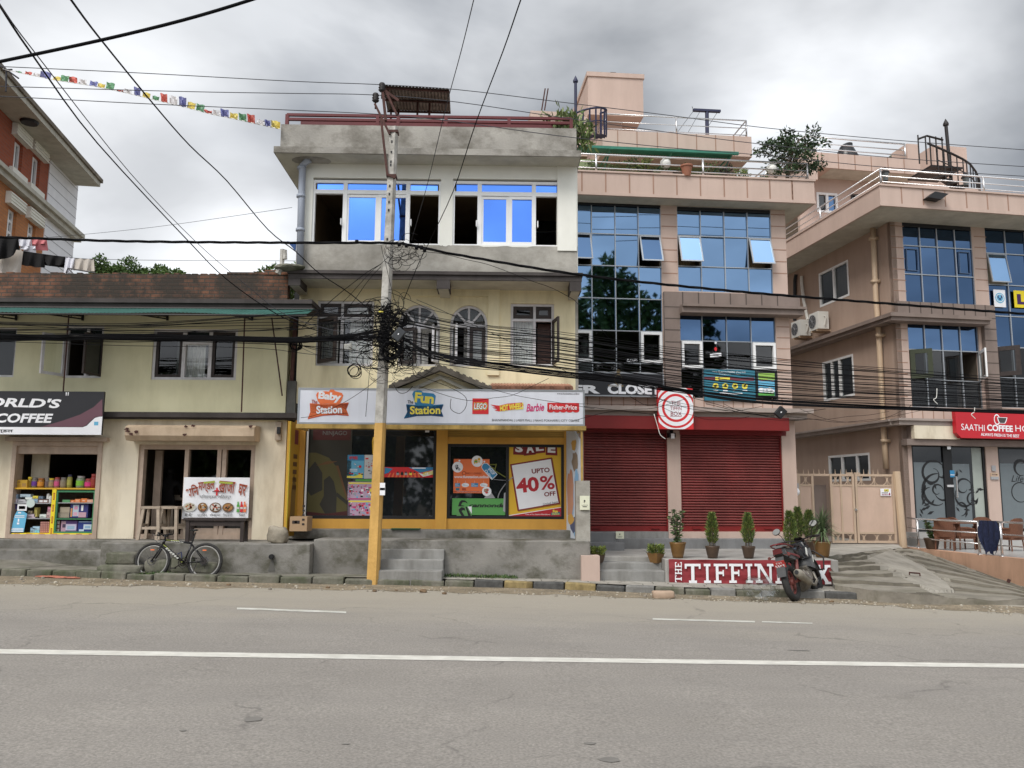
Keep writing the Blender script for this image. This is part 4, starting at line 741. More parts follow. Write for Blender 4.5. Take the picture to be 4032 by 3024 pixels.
# ground floor shop front: yellow pillars, base, shutters, dark glass
gz0=1.008;gt=F.uv('S4',1100,270)[1]
pL=F.rect('S4',118,300,172,1030);pM=F.rect('S4',1092,300,1170,1030);pR=F.rect('S4',1984,300,2040,1030)
gA=F.rect('S4',176,322,1092,962);gB=F.rect('S4',1172,440,1984,962)
b=MB();b.box(F,F.uv('S4',100,700)[0],pL[1],gz0,gt,-.4,.04);b.box(F,pM[0],pM[1],gz0,gt,-.4,.05);b.box(F,pR[0],pR[1]+.05,gz0,gt,-.4,.04)
b.box(F,pL[1],pM[0],gz0,gA[2],-.4,.0);b.box(F,pM[1],pR[0],gz0,gB[2],-.4,.0);sf=b.build('shop_front',M['yellow'],B)
b=MB();v=gB[3];n=9;hh=(gt-v-.14)/n
for i in range(n):b.box(F,pM[1],pR[0],v+.14+i*hh,v+.14+(i+.7)*hh,-.06,.0+.0);b.box(F,pM[1],pR[0],v+.14+(i+.7)*hh,v+.14+(i+1)*hh,-.06,-.025)
b.build('roller_shutter',M['yshutter'],B);b=MB();b.box(F,pM[1],pR[0],v,v+.14,-.07,.015);b.build('shutter_bar',M['yellow'],B)
sA=F.uv('S4',200,600)[0];sM=F.uv('S4',705,600)[0]
b=MB();frame(b,F,(pL[1],pM[0],gA[2],gt),xs=[sM],fw=.07,d0=-.12,d1=-.03,mw=.07);frame(b,F,(pM[1],pR[0],gB[2],gB[3]),xs=[F.uv('S4',1588,700)[0]],fw=.06,d0=-.12,d1=-.03,mw=.06);sw=b.build('shop_window',M['black'],B)
b=MB();b.box(F,pL[1]+.02,pL[1]+.06,gA[2],gt,-.029,-.02);b.build('side_strip',M['upvc'],sw)
for rc in((pL[1]+.07,sM-.035,gA[2]+.07,gt),(sM+.035,pM[0]-.07,gA[2]+.07,gt),(pM[1]+.06,pR[0]-.06,gB[2]+.06,gB[3]-.06)):pane(F,rc,-.08,'darkglass',sw,.002)
b=MB();u0=F.uv('S4',118,300,.2)[0];b.box(F,pL[0]-.8,pL[0]-.1,zc0-1.4,zc0-.2,-3,-.2);b.box(F,sl,sr,gt,zc0+.05,-.3,-.02);b.build('lintel',M['cream_b'],B)
# ---------------------------------------------------------------- the long white toy shop sign
F=FB;SD=.95
rc=F.rect('S4',132,55,2124,306,SD);TS=board('toy_shop_sign',F,rc,SD,M['signwhite'],'long white signboard with orange and blue station logos above the yellow shop','sign',.2)
b=MB();frame(b,F,(rc[0]-.01,rc[1]+.01,rc[2],rc[3]),xs=[F.uv('S4',728,150,SD)[0]],fw=.035,d0=SD-.2,d1=SD+.012,mw=.03);b.build('frame',M['alu'],TS)
b=MB();fb_=F.rect('S4',118,296,2136,322,SD);b.box(F,fb_[0],fb_[1],rc[2]-.09,rc[2]-.004,SD-.25,SD+.03)
for x in(118,2105):u=F.uv('S4',x,310,SD)[0];b.box(F,u,u+.05,rc[2]-.085,rc[2]-.01,.05,SD-.25)
u=F.uv('S4',2110,350,SD)[0];b.box(F,u-.03,u+.01,gz0+.8,rc[2]-.09,SD-.05,SD);b.build('support_beam',mat('weathered_yellow_beam',(.50,.33,.10),var=.25,vs=5,stain=.8,dirt=(.3,.3,.25)),TS)
d=SD+.006;U=lambda x,y:F.uv('S4',x,y,SD);T=lambda x0,y0,x1,y1:F.rect('S4',x0,y0,x1,y1,SD)
mts=[M['orange'],M['white'],M['blue'],M['yel'],M['blk'],M['redp'],M['gold'],M['pink'],flat('rust_print',(.42,.05,.03)),flat('navy_print',(.02,.06,.16))]
b=MB()
def bubble(mo,mi,word,box_,rot,pts):
 b.decal(F,[U(*p)for p in pts],d+.0025,mo);b.text(F,box_,word,d+.006,mi,rot=rot,bold=.04,space=.92)
def ribbon(pts,dx,mi):b.decal(F,[U(x+dx,y)for x,y in pts],d,mi)
rib=[(212,155),(300,162),(400,158),(484,150),(466,195),(484,240),(400,232),(300,238),(198,262),(216,215)]
ribbon([(x,y+5)for x,y in rib],0,8);ribbon(rib,0,0)
bubble(0,1,'Baby',T(272,80,432,148),-.10,((256,98),(266,80),(320,72),(346,74),(356,60),(376,57),(390,72),(436,84),(446,102),(428,148),(408,166),(340,158),(286,162),(268,140)));b.text(F,T(225,132,266,158),'The',d+.004,8,rot=-.03,bold=.02);b.text(F,T(258,172,437,228),'Station',d+.005,1,rot=.03,bold=.035)
rib2=[(884,162),(960,168),(1060,168),(1144,162),(1126,205),(1143,245),(1060,238),(960,240),(868,258),(892,215)]
ribbon([(x,y+5)for x,y in rib2],0,9);ribbon(rib2,0,2)
bubble(2,3,'Fun',T(944,84,1078,156),-.09,((926,92),(936,72),(968,64),(992,70),(1000,80),(1074,88),(1090,104),(1082,158),(1066,172),(948,170),(938,130)));b.text(F,T(893,135,933,158),'The',d+.004,4,rot=-.03,bold=.02)
b.text(F,T(908,176,1124,236),'Station',d+.004,9,rot=.02,bold=.06);b.text(F,T(910,175,1122,232),'Station',d+.006,3,rot=.02,bold=.03)
b.rectd(F,T(1345,122,1458,231),d,5);b.text(F,T(1352,150,1450,203),'LEGO',d+.002,3,bold=.085,shear=.12);b.text(F,T(1354,153,1447,200),'LEGO',d+.003,4,bold=.06,shear=.12);b.text(F,T(1357,156,1444,197),'LEGO',d+.004,1,bold=.025,shear=.12)
b.decal(F,[U(1470,165),U(1530,172),U(1590,158),U(1690,150),U(1702,172),U(1650,196),U(1580,206),U(1530,212),U(1500,205),U(1520,198),U(1482,186),U(1508,184)],d,5)
b.text(F,T(1535,160,1702,205),'HOT WHEELS',d+.003,3,rot=.12,bold=.045,shear=.15)
b.text(F,T(1719,158,1845,212),'Barbie',d,7,rot=.06,bold=.02,shear=.35)
b.rectd(F,T(1867,153,2088,205),d,5)
for i in range(5):x=1889+i*44.2;u,v=U(x,205);b.ell(F,u,v,.071,.045,d,5)
b.text(F,T(1882,166,2074,200),'Fisher-Price',d+.003,1,bold=.015)
b.text(F,T(1482,267,2090,287),'BHANIMANDAL | LABIM MALL | NAAG POKHARRI | CITY CENTRE',d,4);b.text(F,T(1934,83,2090,94),'www.funstation.online',d,4,bold=.01)
b.build('lettering',mts,TS,fix=False)
# ---------------------------------------------------------------- things in the shop windows
def poster(name,F,rc,d,base,label,cat='poster',draw=None,mats=(),rot=0):
 t=thing(name,label,cat,F.P((rc[0]+rc[1])/2,rc[2],d));b=MB();b.box(F,*rc,d-.006,d);b.build('sheet',base,t)
 if draw:b=MB();draw(b,d+.002);b.build('print',list(mats),t,fix=False)
 return t
dk1=flat('dim_yellow_print',(.075,.064,.018));dk2=flat('dim_dark_print',(.022,.020,.014));dk3=flat('dim_red_print',(.055,.010,.009));dk4=flat('dim_grey_print',(.12,.12,.115));dk5=flat('dim_orange_print',(.11,.05,.015))  # print colours darkened, the dimness behind the shop glass painted in
WD=-.07;T=lambda x0,y0,x1,y1:F.rect('T1',x0,y0,x1,y1,WD);U=lambda x,y:F.uv('T1',x,y,WD)
PU=lambda x,y:F.uv('S4',x,y,WD);PT=lambda x0,y0,x1,y1:F.rect('S4',x0,y0,x1,y1,WD)
def d1(b,d):
 b.decal(F,[PU(*p)for p in((192,500),(258,500),(345,535),(400,600),(472,830),(472,945),(192,945))],d,0)
 b.decal(F,[PU(*p)for p in((200,620),(250,560),(300,640),(300,760),(220,800),(192,760))],d+.001,1)
 b.decal(F,[PU(*p)for p in((255,590),(330,560),(405,560),(340,580))],d+.002,4);b.decal(F,[PU(*p)for p in((395,590),(412,590),(472,800),(472,840))],d+.002,4)
 b.decal(F,[PU(*p)for p in((310,690),(350,660),(380,700),(400,790),(395,945),(330,945),(280,860),(310,800))],d+.003,1)
 b.decal(F,[PU(*p)for p in((400,775),(472,835),(472,865),(400,805))],d+.003,1);b.decal(F,[PU(*p)for p in((192,910),(330,925),(472,905),(472,945),(192,945))],d+.004,2)
 b.text(F,PT(303,348,472,386),'NINJAGO',d+.005,3,bold=.01);b.text(F,PT(246,358,288,375),'LEGO',d+.005,2)
 b.rectd(F,PT(236,328,497,412),d+.001,2)
poster('dark_poster',F,PT(192,326,500,945),WD,dk2,'tall dim yellow and black poster behind the left shop window','poster',d1,(dk1,dk2,dk3,dk4,dk5))
def cars(b,d,x0,y0,x1,y1,k,sd,ms):
 r_=random.Random(sd)
 for _ in range(k):x=r_.uniform(x0,x1);y=r_.uniform(y0,y1);w_=r_.uniform(14,30);b.rectd(F,T(x,y,x+w_,y+w_*.45),d+r_.random()*.001,r_.choice(ms));b.rectd(F,T(x+w_*.25,y-w_*.2,x+w_*.7,y),d+.0012,r_.choice(ms))
def d2(b,d):
 b.rectd(F,T(892,968,1105,1040),d,1);b.text(F,T(915,985,1025,1025),'HOT WHEELS',d+.003,2,bold=.05);b.decal(F,[U(885,1240),U(985,1245),U(1090,1200),U(1088,1270),U(882,1266)],d,3)
 cars(b,d+.003,905,1060,1050,1120,5,2,(0,4,5));cars(b,d+.004,900,1200,1070,1230,6,3,(2,4,6));b.ell(F,*U(1055,1120),.03,.03,d+.005,2)
 for y in(1150,1172):b.rectd(F,T(920,y,1020,y+9),d+.002,0)
pm=(M['white'],M['blue'],M['redp'],M['yel'],M['dgreen'],M['greyp'],M['blk'])
poster('toy_car_poster',F,T(885,966,1106,1272),WD,M['cyan'],'sky blue poster of toy cars in the left shop window','poster',d2,pm)
poster('toy_car_poster',F,T(1110,966,1262,1277),WD,flat('pale_grey_print',(.55,.55,.55)),'pale grey poster of red toy cars beside the yellow pole','poster',lambda b,d:(cars(b,d,1125,1030,1240,1130,12,5,(2,5,5,6)),cars(b,d,1125,1160,1230,1230,9,6,(5,6)),b.rectd(F,T(1125,1005,1165,1025),d,2)),pm)
def d3(y0):
 def f(b,d):
  r_=random.Random(y0);b.rectd(F,T(905,y0+8,1225,y0+28),d,3)
  for i in range(70):x=r_.uniform(905,1200);y=r_.uniform(y0+30,y0+195);b.rectd(F,T(x,y,x+r_.uniform(8,40),y+r_.uniform(8,30)),d+.001+r_.random()*.002,r_.choice((0,1,2,2,4,5,6,7,7)))
  b.rectd(F,T(905,y0+215,1240,y0+232),d+.001,2);b.ell(F,*U(1195,y0+110),.025,.035,d+.004,3)
 return f
pm3=(M['white'],M['cyan'],flat('magenta_print',(.52,.05,.19)),M['yel'],M['redp'],M['greyp'],M['blk'],flat('pale_pink_print',(.60,.30,.38)))
for y0,lb in((1318,'upper of two pink doll house posters in the left shop window'),(1556,'lower of two pink doll house posters in the left shop window')):poster('doll_house_poster',F,T(892,y0,1250,y0+240),WD,flat('lilac_print',(.50,.36,.48)),lb,'poster',d3(y0),pm3)
poster('green_poster',F,T(995,1283,1255,1314),WD,M['dgreen'],'thin green paper strip above the pink doll house posters','poster')
def d4(b,d):
 b.decal(F,[PU(735,602),PU(790,612),PU(760,640),PU(732,650)],d,0);b.decal(F,[PU(900,602),PU(1098,602),PU(1098,612),PU(980,640),PU(940,620)],d,0)
 for i in range(9):x=770+i*24;b.decal(F,[PU(x,640),PU(x+8,640),PU(x+8+(x-860)*.12,671),PU(x-6+(x-860)*.12,671)],d+.0005,5)
 for x,mi in((815,4),(845,6),(872,4),(905,3),(932,5)):b.rectd(F,PT(x,640,x+20,656),d+.002,mi);b.rectd(F,PT(x+4,632,x+16,641),d+.002,6)
 b.decal(F,[PU(968,640),PU(1000,648),PU(1090,615),PU(1096,640),PU(1040,660),PU(1000,668)],d+.002,1);b.text(F,PT(1000,630,1090,656),'HOT WHEELS',d+.004,3,rot=.12,bold=.04,shear=.2);b.text(F,PT(925,604,1020,611),'-',d+.003,1)
poster('toy_car_banner',F,PT(728,601,1098,672),WD,M['redp'],'long red and blue toy car banner across the shop door','banner',d4,(M['blue'],M['white'],M['redp'],M['yel'],M['greyp'],M['orange'],M['blk']))
poster('door_sticker',F,PT(1016,344,1044,358),WD,M['white'],'small white sticker high on the shop door','sticker');poster('door_sticker',F,PT(718,940,768,955),WD,M['white'],'white sticker low on the shop door near the pole','sticker');poster('door_sticker',F,PT(1042,940,1090,954),WD,M['white'],'white sticker low on the shop door near the yellow pillar','sticker')
b=MB();b.tube([F.P(*PU(656,510),-.02),F.P(*PU(656,425),.03),F.P(*PU(660,395),-.02)],.018,6);b.build('door_handle',M['gold'],sw)
# right hand window
QT=lambda x0,y0,x1,y1:F.rect('T2',x0,y0,x1,y1,WD);QU=lambda x,y:F.uv('T2',x,y,WD)
def d5(b,d):
 b.text(F,QT(455,545,668,572),'9801100885',d,3,bold=.02);b.ell(F,*QU(432,556),.045,.045,d,3);b.ell(F,*QU(432,556),.03,.03,d+.001,1);b.text(F,QT(300,585,762,622),'www.funstation.online',d,0,bold=.025)
 for x0,x1,mi in((312,380,2),(400,500,0),(528,622,2),(645,748,0)):
  if mi==2:b.rectd(F,QT(x0,688,x1,738),d,2);b.text(F,QT(x0+6,694,x1-6,732),'BEST\nDEALS' if x0<400 else 'FREE\nDELIVERY',d+.001,0)
  else:u,v=QU((x0+x1)/2,714);b.ell(F,u,v,(x1-x0)/2*.0016,.043,d,0);b.text(F,QT(x0+14,700,x1-14,728),'NEW\nARRIVALS' if x0<500 else 'SAFE\nPAYMENT',d+.001,2)
  b.rectd(F,QT((x0+x1)/2-1,655,(x0+x1)/2+1,688),d,0)
 b.rectd(F,QT(322,755,372,786),d,4);b.rectd(F,QT(406,755,458,786),d,3);b.rectd(F,QT(290,796,700,812),d,3);b.text(F,QT(330,799,660,809),'www.funstation.online | www.babystation.online',d+.001,0)
 for x,y in((371,388),(704,400),(645,438)):u,v=QU(x,y);b.ell(F,u,v,.02,.02,d,0)
poster('shop_online_poster',F,QT(292,366,772,822),WD,M['orange'],'orange poster with web address and phone number in the right shop window','poster',d5,(M['white'],M['orange'],M['blue'],flat('dark_orange_print',(.42,.06,.02)),M['teal']))
for x,y,rr,ms,lb in((347,474,.115,(6,5,6),'round sticker with a grey photo on the left edge of the orange poster'),(608,396,.12,(4,3,7),'round white sticker with green chair on top of the orange poster'),(736,798,.10,(1,6,2),'round dark sticker on the bottom corner of the orange poster')):
 u,v=QU(x,y);t=thing('round_sticker',lb,'sticker',F.P(u,v-rr,WD));b=MB();b.prism(F,[(u+rr*math.cos(k*PI/12),v+rr*math.sin(k*PI/12))for k in range(24)],WD-.004,WD+.010,0);r_=random.Random(x)
 for _ in range(9):a_=r_.random()*6.28;z_=r_.random()*.55*rr;b.ell(F,u+z_*math.cos(a_),v+z_*math.sin(a_),rr*r_.uniform(.12,.3),rr*r_.uniform(.15,.4),WD+.0115+r_.random()*.001,r_.choice(ms),n=9)
 b.build('disc',[M['white'],flat('tan_print',(.35,.2,.13)),M['redp'],M['gold'],M['dgreen'],M['greyp'],M['blk'],M['white']],t,fix=False)
t=thing('shop_online_tag','blue swing tag reading shop online beside the orange poster','tag',F.P(*QU(770,650),WD));b=MB();b.prism(F,[QU(*p)for p in((665,480),(672,440),(700,418),(740,420),(770,445),(882,572),(808,645),(690,520))],WD-.004,WD+.012,1);b.decal(F,[QU(*p)for p in((673,480),(680,446),(702,426),(736,428),(764,450),(872,572),(808,634),(697,517))],WD+.0135,0)
b.text(F,QT(745,510,855,550),'SHOP',WD+.015,1,rot=-.86,bold=.02);b.text(F,QT(690,550,835,590),'Online',WD+.015,1,rot=-.86,bold=.02);b.build('card',[M['blue'],M['white']],t,fix=False)
def d6(b,d):
 b.decal(F,[QU(*p)for p in((352,1000),(372,940),(400,915),(440,918),(470,938),(482,965),(450,945),(415,945),(400,965),(395,985),(440,990),(425,1002))],d,0);b.text(F,QT(500,958,985,1014),'cannonda',d,0,bold=.04,shear=.25)
poster('green_banner',F,QT(272,893,985,1116),WD,flat('bright_green_cloth',(.10,.33,.085)),'bright green bicycle banner along the bottom of the right shop window','banner',d6,(M['blk'],))
t=thing('bicycle_leaflet','small leaflet with a dark green logo leaning at the bottom of the green banner','leaflet',F.P(*QU(435,1128),WD));b=MB();b.box(F,*QT(335,1000,536,1130),WD+.004,WD+.012,0);b.decal(F,[QU(*p)for p in((360,1040),(400,1010),(440,1020),(450,1060),(425,1050),(400,1060),(440,1128),(400,1128),(365,1070))],WD+.0135,1);b.decal(F,[QU(*p)for p in((450,1003),(470,1003),(528,1128),(490,1128))],WD+.0135,1);b.decal(F,[QU(*p)for p in((480,1003),(536,1000),(536,1100))],WD+.0135,2);b.build('sheet',[flat('olive_green_print',(.12,.30,.10)),M['blk'],M['white']],t,fix=False)
# child's bicycle parts in front of the pane : yellow green frame, colour dimmed as behind dark glass
t=thing('display_bicycle','yellow green bicycle on display behind the orange poster','bicycle',F.P(*QU(880,800),WD));b=MB()
for p,e_ in(((780,440),(870,440)),((865,430),(845,520)),((840,520),(990,610)),((790,470),(850,500))):b.tube([F.P(*QU(*p),WD+.012),F.P(*QU(*e_),WD+.012)],.012,5)
b.build('bicycle_frame',flat('dim_lime_paint',(.16,.17,.03)),t);b=MB();b.tube([F.P(QU(890,600)[0]+.28-.28*math.cos(k*.17),QU(890,740)[1]+.30*math.sin(k*.17-.9),WD+.008)for k in range(11)],.01,5);b.tube([F.P(*QU(830,640),WD+.008),F.P(*QU(990,652),WD+.008)],.006,4);b.build('wheel',M['greyp'],t)
def d7(b,d):
 for x,s_,dy_,ro in((1170,'S',0,-.04),(1315,'A',8,.10),(1445,'L',-18,.10),(1606,'E',6,-.05)):
  u,v=QU(x,235+dy_);
  b.decal(F,[QU(x-75,172),QU(x+72,172),QU(x+78,305+dy_+(-8 if ro>0 else 8)),QU(x-80,305+dy_+(10 if ro>0 else 0))],d,0);b.text(F,QT(x-52,165,x+52,275+dy_),s_,d+.002,1,rot=ro,bold=.05)
 b.decal(F,[QU(1060,446),QU(1618,350),QU(1728,975),QU(1160,1072)],d+.0005,3);b.decal(F,[QU(1048,436),QU(1608,343),QU(1720,965),QU(1150,1062)],d+.001,2);b.decal(F,[QU(1072,452),QU(1594,366),QU(1698,952),QU(1170,1042)],d+.002,1)
 ro=.165;b.text(F,QT(1338,488,1580,552),'UPTO',d+.004,0,rot=ro*.6,bold=.03);b.text(F,QT(1130,612,1435,812),'40',d+.004,4,rot=ro*.7,bold=.035);b.text(F,QT(1450,588,1645,775),'%',d+.004,4,rot=ro*.4,bold=.02);b.text(F,QT(1505,802,1660,862),'OFF',d+.004,0,rot=ro*.7,bold=.03);b.text(F,QT(1486,938,1690,972),'Limited Items',d+.004,5,rot=ro,shear=.3)
 b.decal(F,[QU(1034,1128),QU(1732,1015),QU(1742,1140),QU(1034,1140)],d,4);b.decal(F,[QU(1034,1118),QU(1732,1008),QU(1732,1016),QU(1034,1128)],d+.001,1);b.text(F,QT(1252,1098,1588,1118),'Only at Fun Station-Ekantakuna',d+.003,1,bold=.01)
 b.decal(F,[QU(1598,1085),QU(1720,1072),QU(1722,1112),QU(1600,1120)],d+.004,6);b.text(F,QT(1622,1045,1688,1085),'Fun',d+.005,7,bold=.04);b.text(F,QT(1612,1086,1710,1112),'Station',d+.005,7,bold=.02)
poster('sale_poster',F,QT(1034,170,1738,1142),WD+.004,M['gold'],'large golden sale poster offering upto forty percent off in the right shop window','poster',d7,(M['dred'],M['white'],M['dred'],flat('brown_gold_print',(.32,.17,.02)),flat('crimson_print',(.45,.02,.03)),M['blk'],M['teal'],M['yel']))
b=MB();b.poly([F.P(*QU(*p),WD+.003)for p in((968,820),(990,815),(985,1080),(955,1060))]);tag(b.build('white_sheet',M['greyp'],fix=False),'narrow pale paper at the right end of the green banner','paper');b=MB();b.poly([F.P(*QU(*p),WD+.002)for p in((700,890),(770,800),(800,815),(850,890))]);tag(b.build('white_sheet',M['greyp'],fix=False),'pale paper leaning behind the top edge of the green banner','paper')
# side boards at both ends of the shop front
gL=Face(0,0,0);p0=F.P(F.uv('S4',62,650,.75)[0],0,.75);p1=F.P(F.uv('S4',132,650,.06)[0],0,.06);gL.O=p0;gL.U=(p1-p0).normalized();gL.N=Vector((gL.U.y,-gL.U.x,0));Lw=(p1-p0).length
v0,v1=.872,F.uv('S4',90,290,.4)[1];t=thing('side_board','yellow advertising board at the left end of the toy shop front','sign',gL.P(Lw/2,v0));b=MB();b.box(gL,0,Lw,v0,v1,-.05,0,0);
b.box(gL,.0,.06,v0,v1,0,.003,1);b.box(gL,Lw*.5,Lw*.85,v1-.45,v1-.15,0,.003,2);b.decal(gL,[(Lw*.3,v0+.3),(Lw*.75,v0+.35),(Lw*.8,v0+1.0),(Lw*.55,v0+1.3),(Lw*.35,v0+.9)],.004,3)
for i in range(5):b.text(gL,(Lw*.42,Lw*.8,v1-.75-i*.16,v1-.66-i*.16),'-',.004,4)
b.build('panel',[flat('mustard_print',(.50,.28,.03)),M['yel'],flat('maroon_print',(.20,.04,.05)),flat('dim_brown_print',(.20,.12,.03)),flat('brown_text',(.13,.06,.02))],t,fix=False)
gR=Face(0,0,0);p0=F.P(F.uv('S4',2000,650,.06)[0],0,.06);p1=F.P(F.uv('S4',2090,650,.85)[0],0,.85);gR.O=p0;gR.U=(p1-p0).normalized();gR.N=Vector((gR.U.y,-gR.U.x,0));Lw=(p1-p0).length
v1a=F.uv('S4',2045,345,.3)[1];v1b=F.uv('S4',2114,405,.85)[1];v0=.853
t=thing('side_board','pale blue and white painted advertising board at the right end of the toy shop front','sign',gR.P(Lw/2,v0));b=MB();b.prism(gR,[(0,v0),(Lw,v0),(Lw,v1b),(Lw*.55,v1a),(0,v1a+.1)],-.03,0,0);r_=random.Random(9)
def blobd(cx,cy,rx,ry,mi,dd):b.decal(gR,[(cx*Lw+rx*Lw*math.cos(k*.45)*r_.uniform(.75,1.15),v0+cy*(v1b-v0)+ry*math.sin(k*.45)*r_.uniform(.75,1.15))for k in range(14)],dd,mi)
for cx,cy,rx,ry,mi in((.3,.45,.28,.55,1),(.4,.42,.22,.5,2),(.7,.78,.25,.2,3),(.8,.6,.15,.22,2),(.6,.95,.2,.12,4),(.35,.2,.25,.12,4),(.6,.14,.3,.18,5),(.75,.05,.2,.1,2),(.85,.2,.12,.1,1)):blobd(cx,cy,rx,ry,mi,.003+r_.random()*.003)
b.build('panel',[flat('pale_blue_print',(.56,.60,.66)),flat('salmon_print',(.50,.25,.16)),flat('mid_blue_print',(.22,.40,.60)),flat('fur_brown_print',(.24,.18,.13)),flat('ochre_print',(.55,.32,.08)),flat('dull_navy_print',(.07,.09,.17))],t,fix=False)
# ================================================================ building C : peach house with red shutters and blue glass
C_=thing('peach_house','three-storey peach house with red roller shutters and blue glass walls','house',FC.P(-1,.7,0));F=FC
cl=F.uv('S1',60,900)[0]-1.5;ce=F.uv('R3',1650,1400)[0];e2=.0
g1=F.rect('R3',-110,1096,748,2060);g1v0=F.uv('S1',600,920)[1];g1=(cl+.3,F.uv('S1',905,500)[0],g1v0,F.uv('R3',500,1100)[1])
g2=(F.uv('R3',862,1400)[0],F.uv('R3',1545,1400)[0],F.uv('S1',1450,225)[1],F.uv('R3',1200,1140)[1])
g3=(F.uv('S1',1062,700)[0],F.uv('S1',1895,700)[0],F.uv('S1',1500,1150)[1],F.uv('S1',1475,412)[1])
zl=F.uv('S1',1400,1290)[1];zg=.70;ztop=F.uv('R3',1200,1110)[1]+.3
b=MB();wall(b,F,cl,ce,zl-.1,ztop,(g1,g2,g3),0,.12);b.build('upper_wall',M['peach'],C_,fix=False)
b=MB();b.box(F,ce-.05,ce,0,ztop,-9,-.004);b.build('side_wall',M['peach_shaded'],C_)
b=MB()
for xa_,xb_,ya,yb,k in((750,860,1115,2020,11),(1548,1660,1150,2100,11)):
 u0,u1=F.uv('R3',xa_,1500)[0],F.uv('R3',xb_,1500)[0];u1=min(u1,ce-.004)
 for y in range(1105,1700,85):v=F.uv('R3',(xa_+xb_)/2,y)[1];b.box(F,u0,u1,v-.012,v+.012,-.002,.004)
for y in range(430,1200,95):v=F.uv('S1',1960,y)[1];b.box(F,F.uv('S1',1905,800)[0],ce-.004,v-.012,v+.012,-.002,.004)
for x in list(range(250,860,105))+list(range(1180,2000,85)):u=F.uv('S1',x,1180)[0];b.box(F,u-.012,u+.012,zl+.03,F.uv('S1',800,1125)[1],-.002,.004)
b.build('wall_groove',M['groove'],C_)
# curtain walls
def curtain_wall(name,F,rc,xs,ys,d,parent,cellmat,skip=(),mw=.022):
 b=MB();xs=[rc[0]]+list(xs)+[rc[1]];ys=[rc[2]]+list(ys)+[rc[3]]
 for x in xs:b.box(F,x-mw/2,x+mw/2,rc[2],rc[3],d-.06,d+.02)
 for y in ys:b.box(F,rc[0],rc[1],y-mw/2,y+mw/2,d-.058,d+.018)
 o=b.build(name,M['alu'],parent);nx=len(xs)-1;ny=len(ys)-1
 for i in range(nx):
  for j in range(ny):
   if(i,j)in skip:continue
   pane(F,(xs[i]+mw/2,xs[i+1]-mw/2,ys[j]+mw/2,ys[j+1]-mw/2),d-.02,cellmat(i,j),o,.006)
 return o,xs,ys
ux=[F.uv('R3',x,1400)[0]for x in(240,411,580)];pitch=ux[1]-ux[0];ux=[ux[0]-pitch]+ux
gys=[F.uv('S1',500,y)[1]for y in(838,556,275)]+[F.uv('R3',450,y)[1]for y in(1560,1330)]
def m1(i,j):return('clear_d','clear_d','tint','tint','tint','tint')[j]
cw,xs,ys=curtain_wall('curtain_wall',F,g1,ux,gys,-.03,C_,m1,skip=((1,4),(4,4),(1,1),(4,1)))
for i in(1,4):awning_sash(F,(xs[i]+.02,xs[i+1]-.02,ys[4]+.02,ys[5]-.02),R(22),-.01,cw,'alu','tint_d');room(F,(xs[i],xs[i+1],ys[4],ys[5]),-.1,1.5,cw,grow=-.02)
for i in(1,4):b=MB();r2=(xs[i]+.02,xs[i+1]-.02,ys[1]+.02,ys[2]-.02);frame(b,F,r2,fw=.065,d0=-.07,d1=.03);s_=b.build('sash',M['upvc'],cw);pane(F,(r2[0]+.085,r2[1]-.085,r2[2]+.085,r2[3]-.085),-.02,'clear_d',s_)
b=MB();b.box(F,xs[1]+.02,g1[1],g1[3]-.10,g1[3]-.02,-.028,.0);b.build('slab_reflection',M['black'],cw)  # black strip over the top panes paints the roof slab's dark reflection
room(F,(g1[0],g1[1],g1[2],ys[2]),-.14,2.5,C_,grow=0)
ux=[F.uv('R3',x,1400)[0]for x in(1033,1205,1374)];gys=[F.uv('R3',1200,y)[1]for y in(1570,1350)]
cw2,xs2,ys2=curtain_wall('curtain_wall',F,g2,ux,gys,-.03,C_,lambda i,j:'tint',skip=((0,1),(3,1)))
for i in(0,3):awning_sash(F,(xs2[i]+.02,xs2[i+1]-.02,ys2[1]+.02,ys2[2]-.02),R(19),-.01,cw2,'alu','tint');room(F,(xs2[i],xs2[i+1],ys2[1],ys2[2]),-.1,1.2,cw2,grow=-.02);curtain(F,(xs2[i]+.05,xs2[i+1]-.05,ys2[1],ys2[2]),-.35,cw2,m='room_b',folds=4)
b=MB();b.box(F,g2[0]+.02,g2[1]-.02,g2[3]-.10,g2[3]-.02,-.028,.0);b.build('slab_reflection',M['black'],cw2)  # painted slab reflection along the top of this glass wall too
ux=[F.uv('S1',x,640)[0]for x in(1256,1468,1682)];gys=[F.uv('S1',1475,y)[1]for y in(894,650)]
cw3,xs3,ys3=curtain_wall('curtain_wall',F,g3,ux,gys,-.05,C_,lambda i,j:'tint_d' if j==2 else 'clear_d',skip=((0,1),(3,1)))
for i in(0,3):b=MB();r2=(xs3[i]+.02,xs3[i+1]-.02,ys3[1]+.02,ys3[2]-.02);frame(b,F,r2,fw=.065,d0=-.09,d1=.02);s_=b.build('sash',M['upvc'],cw3);pane(F,(r2[0]+.085,r2[1]-.085,r2[2]+.085,r2[3]-.085),-.04,'clear_d',s_)
room(F,(g3[0],g3[1],g3[2],ys3[2]),-.14,2.5,C_,grow=0)
